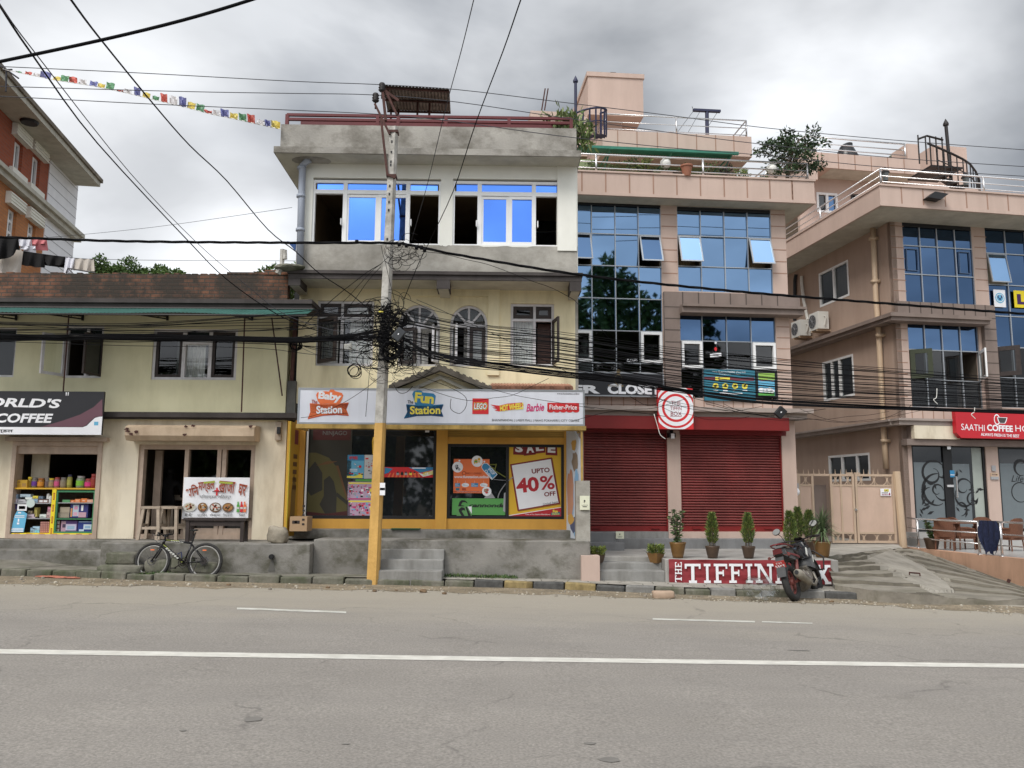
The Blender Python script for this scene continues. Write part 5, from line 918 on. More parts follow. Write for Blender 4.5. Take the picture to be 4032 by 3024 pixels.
# brown portal frame around the lower window
v_t=F.uv('S1',1500,232,.12)[1];v_b=F.uv('S1',1500,375,.12)[1];pl_=F.uv('S1',925,600,.12)[0];pr_=F.uv('S1',1060,600,.12)[0];ue=F.uv('S1',2135,360,.35)[0]
b=MB();b.box(F,pl_,ce+.25,v_b,v_t,-.02,.12);b.box(F,pl_,pr_,zl,v_b,-.02,.118);b.box(F,pr_-.01,ue,v_b-.14,v_b-.001,-.1,.35);b.box(F,pr_-.01,ue+.05,v_b-.001,v_b+.06,-.1,.42);b.build('portal_frame',M['brown'],C_)
b=MB()
for x in(1080,1218,1355,1495,1632,1768,1905):u=F.uv('S1',x,290,.12)[0];b.box(F,u-.014,u+.014,v_b+.06,v_t,.117,.124)
for y in(350,450,550,655,760,865,960):v=F.uv('S1',990,y,.12)[1];b.box(F,pl_,pr_,v-.012,v+.012,.115,.122)
b.build('portal_groove',M['brown_groove'],C_)
# ledge over the shutters, red fascia, shutters, piers
lg=F.rect('S5',-100,45,1950,88,.5);b=MB();b.box(F,cl,F.uv('S1',2180,1290,.5)[0],zl-.12,zl+.12,-.1,.40);b.box(F,cl,F.uv('S1',2180,1290,.5)[0]+.1,zl+.02,zl+.125,-.1,.55);b.build('ledge',M['taupe'],C_)
rf=F.rect('S5',60,75,1778,195,.45);rv1=F.uv('S5',900,82,.45)[1];rv0=F.uv('S5',900,188,.45)[1]
b=MB();b.box(F,cl,rf[1],rv0,rv1,.0,.45);b.build('red_fascia',M['red'],C_)
sh1=F.rect('S5',95,188,778,1020);sh2=F.rect('S5',884,200,1715,1022)
for a_ in((sh1[1],sh2[0],.717,rv0+.1,-.1,.10),(sh2[1],ce-.004,.3,zl-.1,-.1,.10),(cl,sh1[0],.717,rv0,-.1,.08),(sh2[0]+.002,sh2[1]-.002,.717,sh2[2],-.1,.09)):MB().box(F,*a_).build('pier',M['peach'],C_)
b=MB();b.box(F,sh1[0],sh1[1],.717,sh1[2],-.1,.085);b.build('sill',M['step'],C_)
for s_ in(sh1,sh2):
 b=MB();n=37;v0=s_[2]+.13;hh=(rv0+.1-v0)/n;P_=F.P
 for i in range(n):
  a_=v0+i*hh;jt=random.uniform(-.006,.006)
  for(da,ya),(dc,yc)in(((-.02,0),(.035,hh*.30)),((.035,hh*.30),(.035,hh*.62)),((.035,hh*.62),(-.02,hh*.9)),((-.02,hh*.9),(-.02,hh))):
   b.poly((P_(s_[0],a_+ya,da+jt),P_(s_[1],a_+ya,da-jt),P_(s_[1],a_+yc,dc-jt),P_(s_[0],a_+yc,dc+jt)),1 if ya==hh*.62 else 0)
 rs=b.build('roller_shutter',[M['shutter'],mat('dusty_slat_edge',(.30,.10,.085),.7,var=.3,vs=2)],C_,fix=False);b=MB();b.box(F,s_[0],s_[1],s_[2],v0,-.03,.02)
 for k in(.15,.85):u=s_[0]+(s_[1]-s_[0])*k;b.box(F,u-.1,u+.1,s_[2]+.06,s_[2]+.09,.02,.05)
 b.build('bottom_bar',M['red'],rs);[MB().box(F,u-.03,u+.03,s_[2],rv0,-.03,.06).build('guide_rail',M['red'],rs)for u in s_[:2]]
b=MB();b.box(F,sh2[0]-.02,sh2[1]+.12,rv0-.10,rv0+.1,-.02,.1);b.box(F,sh1[0],sh1[1],rv0-.06,rv0+.1,-.02,.09);b.build('shutter_housing',M['dred'],C_)
# flood lamp over the middle pier
fl=F.rect('S5',800,215,852,252,.35);t=thing('flood_lamp','small black flood lamp over the pier between the red shutters','lamp',F.P((fl[0]+fl[1])/2,fl[2],.3));b=MB();b.box(F,fl[0],fl[1],fl[2],fl[3],.14,.34);b.box(F,fl[0]+.08,fl[0]+.14,fl[3],rv0,.1,.2);b.build('housing',M['black'],t);b=MB();b.box(F,fl[0]+.04,fl[1]-.03,fl[3]-.14,fl[3]-.02,.34,.35);b.build('lens',M['upvc'],t)
# roof slab with panel joints and terrace
SO=.52;sv1=F.uv('R3',1000,912,SO)[1];sv0=F.uv('R3',1000,1075,SO)[1];sr_=F.uv('R4',430,740,SO)[0]
b=MB();b.box(F,cl-1,sr_,sv0,sv1,-9,SO);b.box(F,cl-1,sr_+.03,sv1-.002,sv1+.04,-9,SO+.03);b.box(F,cl-1,sr_+.012,sv0-.003,sv0+.07,-9,SO+.02);b.build('roof_slab',M['peach'],C_)
b=MB();b.box(F,cl-1,sr_-.05,sv0-.008,sv0-.004,-9,SO-.05);b.build('roof_soffit',M['soffit'],C_)
b=MB()
for x in(168,341,514,687,857,1028,1200,1367,1531,1694):u=F.uv('R3',x,980,SO)[0];b.box(F,u-.016,u+.016,sv0+.07,sv1,SO-.01,SO+.006)
for x in(65,247):u=F.uv('R4',x,730,SO)[0];b.box(F,u-.016,u+.016,sv0+.07,sv1,SO-.01,SO+.006)
b.build('panel_groove',M['groove'],C_)
rt=F.uv('R3',1000,785,SO-.1)[1]-sv1;ra=F.P(cl-.5,sv1,SO-.1);rb=F.P(sr_-.12,sv1,SO-.1);rcn=F.P(sr_-.12,sv1,-7)
railing('terrace_railing',[ra,rb,rcn],C_,(rt,rt*.62,rt*.3),rt,spans=2.4,r=.017,rp=.028)
# penthouse
d4=-3.6;pz1=F.uv('R3',900,600,d4)[1];pz0=F.uv('R3',900,720,d4)[1];u1=F.uv('R3',1400,680,d4)[0];u0=F.uv('R3',318,640,d4)[0]
b=MB();b.box(F,u0,u1,pz0-.12,pz1,-9,d4);b.build('penthouse_slab',M['peach'],C_)
b=MB()
for x in(428,568,716,860,1000,1138,1270):u=F.uv('R3',x,650,d4)[0];b.box(F,u-.014,u+.014,pz0-.12,pz1,d4-.01,d4+.006)
b.build('panel_groove',M['groove'],C_)
b=MB();wu1=F.uv('R3',1265,800,d4-1)[0];b.box(F,u0-1.2,wu1,sv1,pz0,-9,d4-1);b.build('penthouse_wall',M['dullgreen'],C_);b=MB();b.box(F,wu1-.35,wu1+.02,sv1,pz0-.1,-8.9,d4-.9);b.build('penthouse_pier',M['peach'],C_)
b=MB();
for x0,x1 in((560,690),(780,900),(1010,1120)):b.box(F,F.uv('R3',x0,800,d4-1)[0],F.uv('R3',x1,800,d4-1)[0],sv1,pz0-.25,d4-1,d4-.97)
b.build('penthouse_window',M['darkglass'],C_)
b=MB();a0=F.uv('R3',150,690,d4+.9);a1=F.uv('R3',1300,740,d4+.9);za=(F.uv('R3',900,730,d4+.9)[1]);zb=za+.33;n=120
for i in range(n):x0=a0[0]+(a1[0]-a0[0])*i/n;x1=a0[0]+(a1[0]-a0[0])*(i+1)/n;h0=.02*(i%2);h1=.02*((i+1)%2);b.poly((F.P(x0,za+h0,d4+.95),F.P(x1,za+h1,d4+.95),F.P(x1,zb+h1,d4-.3),F.P(x0,zb+h0,d4-.3)))
aw2=b.build('penthouse_awning',M['greenroof'],C_,fix=False)
b=MB();b.box(F,a0[0],a1[0],za-.05,za+.03,d4+.9,d4+.98)
for x in(330,760,1180):u=F.uv('R3',x,740,d4)[0];b.tube([F.P(u,za,d4+.9),F.P(u,za-.5,d4-.95)],.03,5);b.tube([F.P(u,za-.02,d4+.9),F.P(u,za+.1,d4-.95)],.025,5)
b.build('awning_frame',M['greenroof'],aw2)
prt=F.uv('R3',900,485,d4-.1)[1]-pz1;railing('penthouse_railing',[F.P(F.uv('R3',350,560,d4)[0],pz1,-8.5),F.P(F.uv('R3',345,560,d4)[0],pz1,d4-.1),F.P(F.uv('R3',1370,560,d4)[0],pz1,d4-.1),F.P(F.uv('R3',1370,560,d4)[0],pz1,-8.5)],C_,(prt,prt*.55,prt*.15),prt,spans=2.2,r=.016,rp=.025)
# stair tower with cantilevered tank block
d5_=-5.5;tb_=F.rect('R3',212,170,613,470,d5_);b=MB();b.box(F,tb_[0],tb_[1],tb_[2],tb_[3],-12.5,d5_);b.box(F,tb_[0]-.04,tb_[1]+.04,tb_[3]-.12,tb_[3]+.03,-12.6,d5_+.04);q0=F.uv('R3',455,500,d5_-.6);b.box(F,tb_[0]-.6,q0[0],pz1-.2,tb_[2]+.002,-10,d5_-.5)
b.box(F,F.uv('R3',20,430,-5)[0],tb_[0],pz1,F.uv('R3',50,412,-5)[1],-12,-5.6);b.box(F,F.uv('R2',1720,400,-4.5)[0],F.uv('R2',1925,400,-4.5)[0],sv1,F.uv('R2',1800,375,-4.5)[1],-9,-4.5);b.build('stair_tower',M['peach'],C_)
b=MB();r2=F.rect('R3',376,155,416,182,d5_-.5);b.box(F,r2[0],r2[1],tb_[3]+.03,r2[3],d5_-.9,d5_-.5);b.build('vent_cap',M['black'],C_)
# blue spiral stair and post
t=thing('spiral_stair','navy blue spiral stair with pointed post beside the peach stair tower','stair',F.P(F.uv('R3',235,700,-1.5)[0],sv1,-1.5));b=MB();pc=F.uv('R3',122,300,-1.5);b.tube([F.P(pc[0],sv1,-1.5),F.P(*F.uv('R3',122,225,-1.5),-1.5)],.04,8);b.lathe(F.P(*F.uv('R3',122,228,-1.5),-1.5),[(.07,0),(.07,.05),(.0,.2)],8);b.build('post',M['navy'],t)
b=MB();c0=F.P(F.uv('R3',240,600,-1.5)[0]-.2,0,-1.5);zz0=F.uv('R3',240,760,-1.5)[1];zz1=F.uv('R3',240,590,-1.5)[1];hh=F.uv('R3',240,410,-1.5)[1]-zz1;prev=None
for k in range(15):
 a_=R(-200+k*17);z_=zz0+(zz1-zz0)*k/14;o_=c0+Vector((math.cos(a_)*.6,math.sin(a_)*.6,z_));i_=c0+Vector((math.cos(a_)*.1,math.sin(a_)*.1,z_));a2=a_+R(15);o2=c0+Vector((math.cos(a2)*.6,math.sin(a2)*.6,z_));b.poly((i_,o_,o2));tp=o_+Vector((0,0,hh));b.tube([o_,tp],.018,5);b.tube([o2,o2+Vector((0,0,hh))],.014,5)
 if prev:b.tube([prev,tp],.028,5);b.tube([prev-Vector((0,0,hh*.5)),tp-Vector((0,0,hh*.5))],.014,5)
 prev=tp
b.build('steps_and_rail',M['navy'],t)
t=thing('aerial_mast','navy tee shaped mast on the upper roof terrace','mast',F.P(*F.uv('R3',1075,600,-5),-5));b=MB();b.tube([F.P(F.uv('R3',1075,600,-5)[0],pz1,-5),F.P(*F.uv('R3',1075,430,-5),-5)],.06,6);b.box(F,F.uv('R3',975,430,-5)[0],F.uv('R3',1172,430,-5)[0],F.uv('R3',1075,443,-5)[1],F.uv('R3',1075,428,-5)[1],-5.06,-4.94);b.build('mast',M['navy'],t)
b=MB()
for x0,x1,y1 in((975,860,592),(1025,940,590),(1155,1090,540)):b.tube([F.P(*F.uv('R3',x0,440,-5),-5),F.P(*F.uv('R3',x1,y1,-5),-5)],.008,3)
b.tube([F.P(*F.uv('R3',968,405,-5),-5),F.P(*F.uv('R3',975,430,-5),-5),F.P(*F.uv('R3',1170,436,-5),-5)],.012,4);b.build('stay_wire',M['wire'],t)
for x,lb in((1790,'left'),(1808,'right')):b=MB();p0,p1=F.uv('R2',x,370,-5),F.uv('R2',x+22,235,-5);b.tube([F.P(*p0,-5),F.P(*p1,-5)],.022,5);tag(b.build('steel_bar',M['rust']),lb+' one of two bare steel bars standing up from the roof','bar')
# lamps on the terrace
for x,y in((774,808),(1545,850)):
 u,v=F.uv('R3',x,y,.3);t=thing('globe_lamp','white globe lamp on the roof terrace '+('in front of the green wall' if x<1000 else 'beside the small roof tree'),'lamp',F.P(u,sv1,.3));b=MB();b.lathe(F.P(u,v-.17,.3),[(.04,0),(.10,.04),(.135,.12),(.12,.20),(.07,.25),(.01,.265)],14);b.build('globe',M['plasticw'],t,smooth=True);b=MB();b.box(F,u-.15,u+.15,sv1,v-.3,.1,.4);b.box(F,u-.06,u+.06,v-.3,v-.16,.2,.3);b.build('plinth',M['peach'],t)
 # signs on C
rc=F.rect('S1',-60,925,910,1122,.22);bs=board('closet_sign',F,rc,.22,M['signblack'],'black signboard with white closet lettering under the left glass wall','sign',.12,M['alu']);b=MB();T=lambda x0,y0,x1,y1:F.rect('S1',x0,y0,x1,y1,.22)
b.text(F,T(-60,1030,360,1102),'HER',.226,0,bold=.05);b.text(F,T(425,1024,890,1112),'CLOSET',.226,0,bold=.05)
cx,cy=F.uv('S1',520,985,.22);b.ell(F,cx,cy,.10,.14,.226,2,rin=.8);b.ell(F,cx,cy+.2,.05,.05,.226,2);b.rectd(F,(cx-.25,cx+.12,cy-.17,cy-.13),.226,2);b.build('lettering',[M['white'],M['signblack'],flat('dim_gold_print',(.18,.13,.06))],bs,fix=False)
rc=F.rect('S1',868,1056,1170,1415,.62);tf=board('tiffin_sign',F,rc,.62,M['redp'],'square red and white target sign of the tiffin restaurant','sign',.15);b=MB();cu,cv=F.uv('S1',1020,1230,.62);r0=(rc[1]-rc[0])/2
b.rectd(F,(rc[0],rc[1],rc[2],rc[3]),.6215,0)
import itertools
def clipd(rad,mi,dd):
 pts=[]
 for k in range(64):a_=2*PI*k/64;pts.append((min(rc[1],max(rc[0],cu+rad*math.cos(a_))),min(rc[3],max(rc[2],cv+rad*math.sin(a_)))))
 b.decal(F,pts,dd,mi)
for i,(k,mi)in enumerate(((1.28,1),(1.14,0),(1.02,1),(.80,0),(.66,1))):clipd(r0*k,mi,.623+i*.001)
b.text(F,F.rect('S1',978,1170,1060,1202,.62),'THE',.632,2,bold=.0);b.text(F,F.rect('S1',970,1220,1068,1250,.62),'TIFFIN',.632,2);b.text(F,F.rect('S1',975,1262,1070,1298,.62),'BOX',.632,2)
for y in(1211,1302):b.rectd(F,F.rect('S1',968,y,1070,y+3,.62),.632,2)
b.build('lettering',[M['redp'],M['white'],flat('maroon_text',(.28,.03,.05)),M['gold']],tf,fix=False)
rc=F.rect('S1',1268,897,1712,1168,.06);tr=board('travel_sign',F,rc,.06,M['teal'],'teal travel agency signboard with four yellow round icons','sign',.05);b=MB();T=lambda x0,y0,x1,y1:F.rect('S1',x0,y0,x1,y1,.06)
b.text(F,T(1335,908,1628,928),'Asian Detours Holiday (Pvt.) Ltd.',.063,0,bold=.01);b.text(F,T(1395,932,1580,944),'"A travel agency to explore your dreams"',.063,0);b.rectd(F,T(1268,962,1702,990),.062,1);b.text(F,T(1400,966,1490,984),'-',.064,2)
for x in(1366,1450,1536,1620):u,v=F.uv('S1',x,1040,.06);b.ell(F,u,v,.075,.075,.0625,2);b.rectd(F,(u-.05,u+.04,v-.012,v+.012),.064,3);b.decal(F,[(u-.04,v),(u+.01,v+.045),(u+.03,v+.035),(u,v-.035)],.0645,3);b.text(F,(u-.06,u+.06,v-.125,v-.10),'-',.063,0)
u,v=F.uv('S1',1377,975,.06);b.rectd(F,(u-.04,u+.04,v-.042,v+.042),.0645,2);b.text(F,T(1400,1098,1600,1112),'-',.063,0);b.build('lettering',[M['white'],flat('dull_maroon_print',(.16,.035,.05)),M['yel'],M['blk']],tr,fix=False)
rc=F.rect('S1',1718,915,1905,1142,.03);t=board('light_box_poster',F,rc,.03,M['black'],'black framed poster with green and blue landscape beside the teal sign','poster',.05);b=MB();T=lambda x0,y0,x1,y1:F.rect('S1',x0,y0,x1,y1,.03);b.rectd(F,T(1738,928,1880,1122),.032,0);b.rectd(F,T(1738,928,1880,985),.033,1);b.rectd(F,T(1738,1095,1880,1122),.033,2);b.text(F,T(1746,982,1872,998),'Asian Detours',.035,3)
for x,y,r_ in((1765,1075,.08),(1800,1078,.07),(1835,1075,.09),(1860,1085,.06)):u,v=F.uv('S1',x,y,.03);b.ell(F,u,v,r_,r_*.7,.034,4)
b.build('print',[M['cyan'],flat('lime_print',(.30,.50,.10)),M['dgreen'],M['orange'],M['white']],t,fix=False)
t=thing('closed_sign','small black closed sign hanging inside the left glass wall','sign',F.P(*F.uv('S1',638,830,0),0));b=MB();rc=F.rect('S1',588,796,690,836,0);b.box(F,*rc,-.018,-.008,0);b.text(F,F.rect('S1',594,804,684,828,0),'CLOSED',-.004,1,bold=.02);b.build('panel',[M['black'],M['white']],t,fix=False)
t=thing('closed_sign','small white close sign hanging from a hook inside the right window','sign',F.P(*F.uv('S1',1370,790,0),0));b=MB();b.prism(F,[F.uv('S1',*p,0)for p in((1320,755),(1418,748),(1420,782),(1322,788))],-.03,-.02,0);b.text(F,F.rect('S1',1346,762,1394,774,0),'CLOSE',-.017,1,bold=.02)
b.ell(F,*F.uv('S1',1369,662,0),.03,.03,-.019,0);b.ell(F,*F.uv('S1',1369,716,0),.035,.05,-.019,2);b.tube([F.P(*F.uv('S1',1369,670,0),-.02),F.P(*F.uv('S1',1330,756,0),-.02)],.005,3,1);b.tube([F.P(*F.uv('S1',1369,670,0),-.02),F.P(*F.uv('S1',1405,750,0),-.02)],.005,3,1);b.build('panel',[M['white'],M['blk'],M['redp']],t,fix=False)
# mannequin bust and white shelves in the left glass wall
t=thing('mannequin','white bald mannequin in a pale top behind the left glass wall','mannequin',F.P(*F.uv('S1',228,830,-.5),-.5));u,v=F.uv('S1',228,680,-.45);b=MB();k=1.0
b.lathe(F.P(u,v-.16,-.5),[(.05,-.1),(.05,0),(.075,.05),(.10,.13),(.105,.22),(.085,.30),(.03,.345),(.002,.35)],14,sq=(.85,1.05));b.box(F,u-.01,u+.012,v-.02,v+.03,-.40,-.375);b.build('head',M['plasticw'],t,smooth=True)
b=MB();b.lathe(F.P(u,v-.85,-.5),[(.17,0),(.16,.2),(.20,.42),(.22,.52),(.17,.60),(.07,.65),(.05,.66)],14,sq=(1.1,.6));b.build('top',M['curtain'],t,smooth=True)
for y0,y1,lb in((678,696,'upper'),(800,822,'lower')):
 b=MB();b.box(F,F.uv('S1',790,700,-.6)[0],F.uv('S1',905,700,-.6)[0],F.uv('S1',850,y1,-.6)[1],F.uv('S1',850,y0,-.6)[1],-1.1,-.6);tag(b.build('wall_shelf',M['white']),lb+' white shelf inside the left glass wall of the peach house','shelf')
b=MB()
for i,x in enumerate((1530,1575,1620,1655)):b.box(F,F.uv('S1',x,820,-1.2)[0],F.uv('S1',x+34,820,-1.2)[0],F.uv('S1',x,893,-1.2)[1],F.uv('S1',x,770+6*(i%2),-1.2)[1],-1.7,-1.2-.01*i)
tag(b.build('wardrobe',M['room_b']),'brown cupboard standing inside the right window of the peach house','cupboard')
# banner on the terrace front: THE TIFFIN BOX with slab letters
GT=Face(0,16.6,0);rc=GT.rect('S5',795,1252,2100,1448,.02);ux1=GT.uv('S6',530,1250,.02)[0];vb1=GT.uv('S5',1400,1254,.02)[1];vb0=GT.uv('S5',1400,1450,.02)[1]
t=thing('tiffin_banner','dark red cloth banner reading the tiffin box along the terrace front','banner',GT.P((rc[0]+ux1)/2,vb0,.02));b=MB();n=60
def bn(i,j):k=i/n;u=rc[0]+(ux1-rc[0])*k;v=vb0+(vb1-vb0)*j/8+.012*mnoise.noise(Vector((k*9,j*.05,3)));return GT.P(u,v,.03+.02*mnoise.noise(Vector((k*14,j*.55,1)))+.008*math.sin(j*1.4+k*8))
for i in range(n):
 for j in range(8):b.poly((bn(i,j),bn(i+1,j),bn(i+1,j+1),bn(i,j+1)))
b.build('cloth',M['bannerred'],t,smooth=True,fix=False)
b=MB();DD=.062
def strokes(rc_,parts):
 u0,u1,v0,v1=rc_
 for pts in parts:b.decal(GT,[(u0+x*(u1-u0),v0+y*(v1-v0))for x,y in pts],DD+random.random()*.002)
sl_=.13;S_=lambda x,y,wd_=.5:[(x-wd_/2,y),(x+wd_/2,y),(x+wd_/2,y+sl_),(x-wd_/2,y+sl_)];V_=lambda x,y0=0,y1=1,w_=.2:[(x-w_/2,y0),(x+w_/2,y0),(x+w_/2,y1),(x-w_/2,y1)];H_=lambda y,x0=0,x1=1,h_=sl_:[(x0,y),(x1,y),(x1,y+h_),(x0,y+h_)]
GL=dict(T=[V_(.5),H_(1-sl_),S_(.5,0,.5),V_(.06,.74,1,.12),V_(.94,.74,1,.12)],I=[V_(.5,w_=.34),S_(.5,0,.9),S_(.5,1-sl_,.9)],F=[V_(.26),H_(1-sl_,.02,1),S_(.28,0,.54),H_(.46,.3,.72),V_(.94,.74,1,.12),V_(.70,.36,.68,.1)],N=[V_(.2,w_=.13),V_(.84,w_=.13),[(.1,1),(.32,1),(.9,0),(.78,0)],S_(.2,0,.38),S_(.84,1-sl_,.36),S_(.12,1-sl_,.3)],X=[[(.06,0),(.28,0),(.94,1),(.72,1)],[(.72,0),(.96,0),(.28,1),(.04,1)],S_(.18,0,.4),S_(.83,0,.4),S_(.17,1-sl_,.4),S_(.82,1-sl_,.4)],B=[V_(.24),S_(.24,0,.48),S_(.24,1-sl_,.48),H_(.45,.3,.8),H_(0,.3,.8),H_(1-sl_,.3,.78),V_(.86,.1,.5,.2),V_(.82,.52,.92,.2)],H=[V_(.22),V_(.78),H_(.44,.2,.8),S_(.22,0,.42),S_(.22,1-sl_,.42),S_(.78,0,.42),S_(.78,1-sl_,.42)],E=[V_(.26),H_(0,.02,.98),H_(1-sl_,.02,.96),H_(.44,.3,.7),V_(.92,0,.26,.12),V_(.9,.74,1,.12)])
TT=lambda x0,y0,x1,y1,r='S5':GT.rect(r,x0,y0,x1,y1,.05)
for ch,x0,x1 in(('T',925,1055),('I',1078,1138),('F',1160,1272),('F',1285,1398),('I',1418,1480),('N',1500,1648)):strokes(TT(x0,1285,x1,1442),GL[ch])
strokes(TT(100,1205,200,1362,'S6'),GL['B']);ro_=TT(235,1200,385,1365,'S6');b.ell(GT,(ro_[0]+ro_[1])/2,(ro_[2]+ro_[3])/2,(ro_[1]-ro_[0])/2,(ro_[3]-ro_[2])/2,DD,0,26,.68);strokes(TT(405,1218,525,1366,'S6'),GL['X'])
def rotl(rc_,parts):
 u0,u1,v0,v1=rc_
 for pts in parts:b.decal(GT,[(u0+(1-y)*(u1-u0),v0+x*(v1-v0))for x,y in pts],DD+random.random()*.002)
for ch,y0,y1 in(('T',1380,1436),('H',1322,1374),('E',1270,1318)):rotl(TT(845,y0,900,y1),GL[ch])
b.build('lettering',M['white'],t,fix=False)
# notices
for rg,x0,y0,x1,y1,FF,dd,lb in(('S5',68,730,148,845,GT,-.12,'cream parking notice taped to the cement post'),('S5',362,1022,428,1080,FC,.64,'cream parking notice lying against the dark step')):
 rc=FF.rect(rg,x0,y0,x1,y1,dd);t=thing('parking_notice',lb,'notice',FF.P((rc[0]+rc[1])/2,rc[2],dd));b=MB();b.box(FF,*rc,dd,dd+.012,0);w_,h_=rc[1]-rc[0],rc[3]-rc[2];b.text(FF,(rc[0]+w_*.42,rc[0]+w_*.58,rc[3]-h_*.5,rc[3]-h_*.3),'P',dd+.015,1,bold=.05)
 b.text(FF,(rc[0]+w_*.18,rc[1]-w_*.18,rc[2]+h_*.30,rc[2]+h_*.36),'NO PARKING',dd+.015,1);b.text(FF,(rc[0]+w_*.28,rc[1]-w_*.28,rc[2]+h_*.20,rc[2]+h_*.25),'-',dd+.015,1);b.build('paper',[flat('cream_paper',(.68,.68,.52)),M['blk']],t,fix=False)
 # ================================================================ building D : peach corner house with the coffee shop
FD=Face(11.35*24/25,24.0,R(9.5));FDL=Face(11.35*24/25,24.0,R(9.5-90));F=FD
D_=thing('corner_house','peach corner house with dark blue glass walls and coffee shop below','house',FD.P(4,.4,-2))
c0=F.uv('R4',1062,1300)[0];UR=16;FDL=Face(F.P(c0,0).x,F.P(c0,0).y,R(9.5-90))
h1=(F.uv('R4',1160,1300)[0],F.uv('R4',1725,1300)[0],F.uv('S2',1480,330)[1],F.uv('R4',1440,965)[1])
h2=(F.uv('R4',1835,1300)[0],F.uv('R4',1835,1300)[0]+5.2,F.uv('S2',2060,1250)[1],F.uv('R4',1990,985)[1])
h3=(F.uv('S2',1195,800)[0],F.uv('S2',1830,900)[0],F.uv('S2',1500,1250)[1],F.uv('S2',1490,492)[1])
dq1=(F.uv('S6',1165,600)[0],F.uv('S6',1735,600)[0],.727,F.uv('S6',1430,288)[1]);dq2=(F.uv('S6',1830,600)[0],F.uv('S6',1830,600)[0]+3.6,.727,dq1[3]-.05)
ztD=F.uv('R4',1500,900)[1]+.3
b=MB();wall(b,F,c0,UR,0,ztD,(h1,h2,h3,dq1,dq2),0,.16);b.build('front_wall',M['peach'],D_,fix=False)
# left face with its three windows
G=FDL;WL1=G.rect('R4',468,1340,712,1630);WL1=(G.uv('R4',468,1500)[0],G.uv('R4',712,1500)[0],G.uv('R4',590,1635)[1],G.uv('R4',590,1345)[1])
WL2=(G.uv('S2',430,1000)[0],G.uv('S2',706,1000)[0],G.uv('S2',565,1172)[1],G.uv('S2',565,810)[1]);WL3=(G.uv('S6',515,470)[0],G.uv('S6',832,470)[0],G.uv('S6',675,575)[1],G.uv('S6',675,368)[1])
gu0=G.uv('S2',130,800)[0]-4;gu1=(F.P(c0,0,0)-G.O).dot(G.U)
b=MB();wall(b,G,gu0,gu1,0,ztD,(WL1,WL2,WL3),0,.16);b.build('side_wall',M['peach_shaded'],D_,fix=False)  # darker peach on this face: its shade is in the paint colour
for rc,xs_ in((WL1,(.5,)),(WL2,(.30,.55)),(WL3,(.34,.70))):
 b=MB();frame(b,G,rc,xs=[rc[0]+(rc[1]-rc[0])*k for k in xs_],fw=.07,d0=-.1,d1=.01,mw=.08);wn=b.build('window',M['upvc'],D_)
 e_=[rc[0]]+[rc[0]+(rc[1]-rc[0])*k for k in xs_]+[rc[1]]
 for i in range(len(e_)-1):pane(G,(e_[i]+.05,e_[i+1]-.05,rc[2]+.07,rc[3]-.07),-.05,'clear_d',wn)
 curtain(G,(rc[0]+.2*(rc[1]-rc[0]),rc[1],rc[2],rc[3]),-.4,D_,m='clotht')if rc is WL1 else None
 room(G,rc,-.16,2.5,D_)
 # quoins, bands and ledges
b=MB()
for xa_,xb_ in((1040,1150),(1722,1822)):
 for y in range(1015,1600,88):u0,u1=F.uv('R4',xa_+(y-935)*.05,y)[0],F.uv('R4',xb_+(y-935)*.05,y)[0];v=F.uv('R4',(xa_+xb_)/2,y)[1];b.box(F,max(u0,c0+.003),u1,v-.014,v+.014,-.002,.004)
for y in range(550,1250,100):u0,u1=c0+.003,F.uv('S2',1180,y)[0];v=F.uv('S2',1130,y)[1];b.box(F,u0,u1,v-.014,v+.014,-.002,.004)
for x in(1220,1315,1410,1500,1590):u=F.uv('S2',x,1320)[0];b.box(F,u-.014,u+.014,F.uv('S2',1400,1350)[1],h3[2]-.02,-.002,.004)
b.build('wall_groove',M['groove'],D_)
bt,bb,bc=F.uv('S2',1480,322,.15)[1],F.uv('S2',1480,460,.15)[1],F.uv('S2',1480,490,.4)[1]
pu=F.uv('S2',1880,800,.15)[0];pu1=F.uv('S2',1985,800,.15)[0]
b=MB();b.box(F,c0,pu1,bb,bt,-.05,.15);b.box(F,pu,pu1,h3[2]-.1,bb,-.05,.148);b.box(F,c0-.4,pu-.01,bb-.17,bb-.001,-.05,.40);b.box(F,c0-.45,pu,bb-.06,bb+.05,-.05,.47)
b.box(G,gu0,gu1+.02,bb-.17,bb-.003,-.05,.40);b.box(G,gu0,gu1+.02,bb-.06,bb+.048,-.05,.47);b.build('portal_frame',M['brown'],D_)
b=MB()
for x in(1197,1297,1393,1490,1587,1685,1780,1870):u=F.uv('S2',x,400,.15)[0];b.box(F,u-.016,u+.016,bb+.05,bt,.147,.154)
for y in(460,555,655,755,855,955):v=F.uv('S2',1930,y,.15)[1];b.box(F,pu,pu1,v-.014,v+.014,.145,.152)
b.build('portal_groove',M['brown_groove'],D_)
lt,lb_=F.uv('S2',1350,1350,.35)[1],F.uv('S2',1350,1405,.35)[1]
b=MB();b.box(F,c0-.3,UR,lb_,lt,-.05,.35);b.box(F,c0-.35,UR,(lb_+lt)/2+.03,lt+.003,-.05,.42);b.box(G,gu0,gu1+.02,lb_+.002,lt-.002,-.05,.35);b.box(G,gu0,gu1+.02,(lb_+lt)/2+.03,lt,-.05,.42);b.build('ledge',M['taupe'],D_)
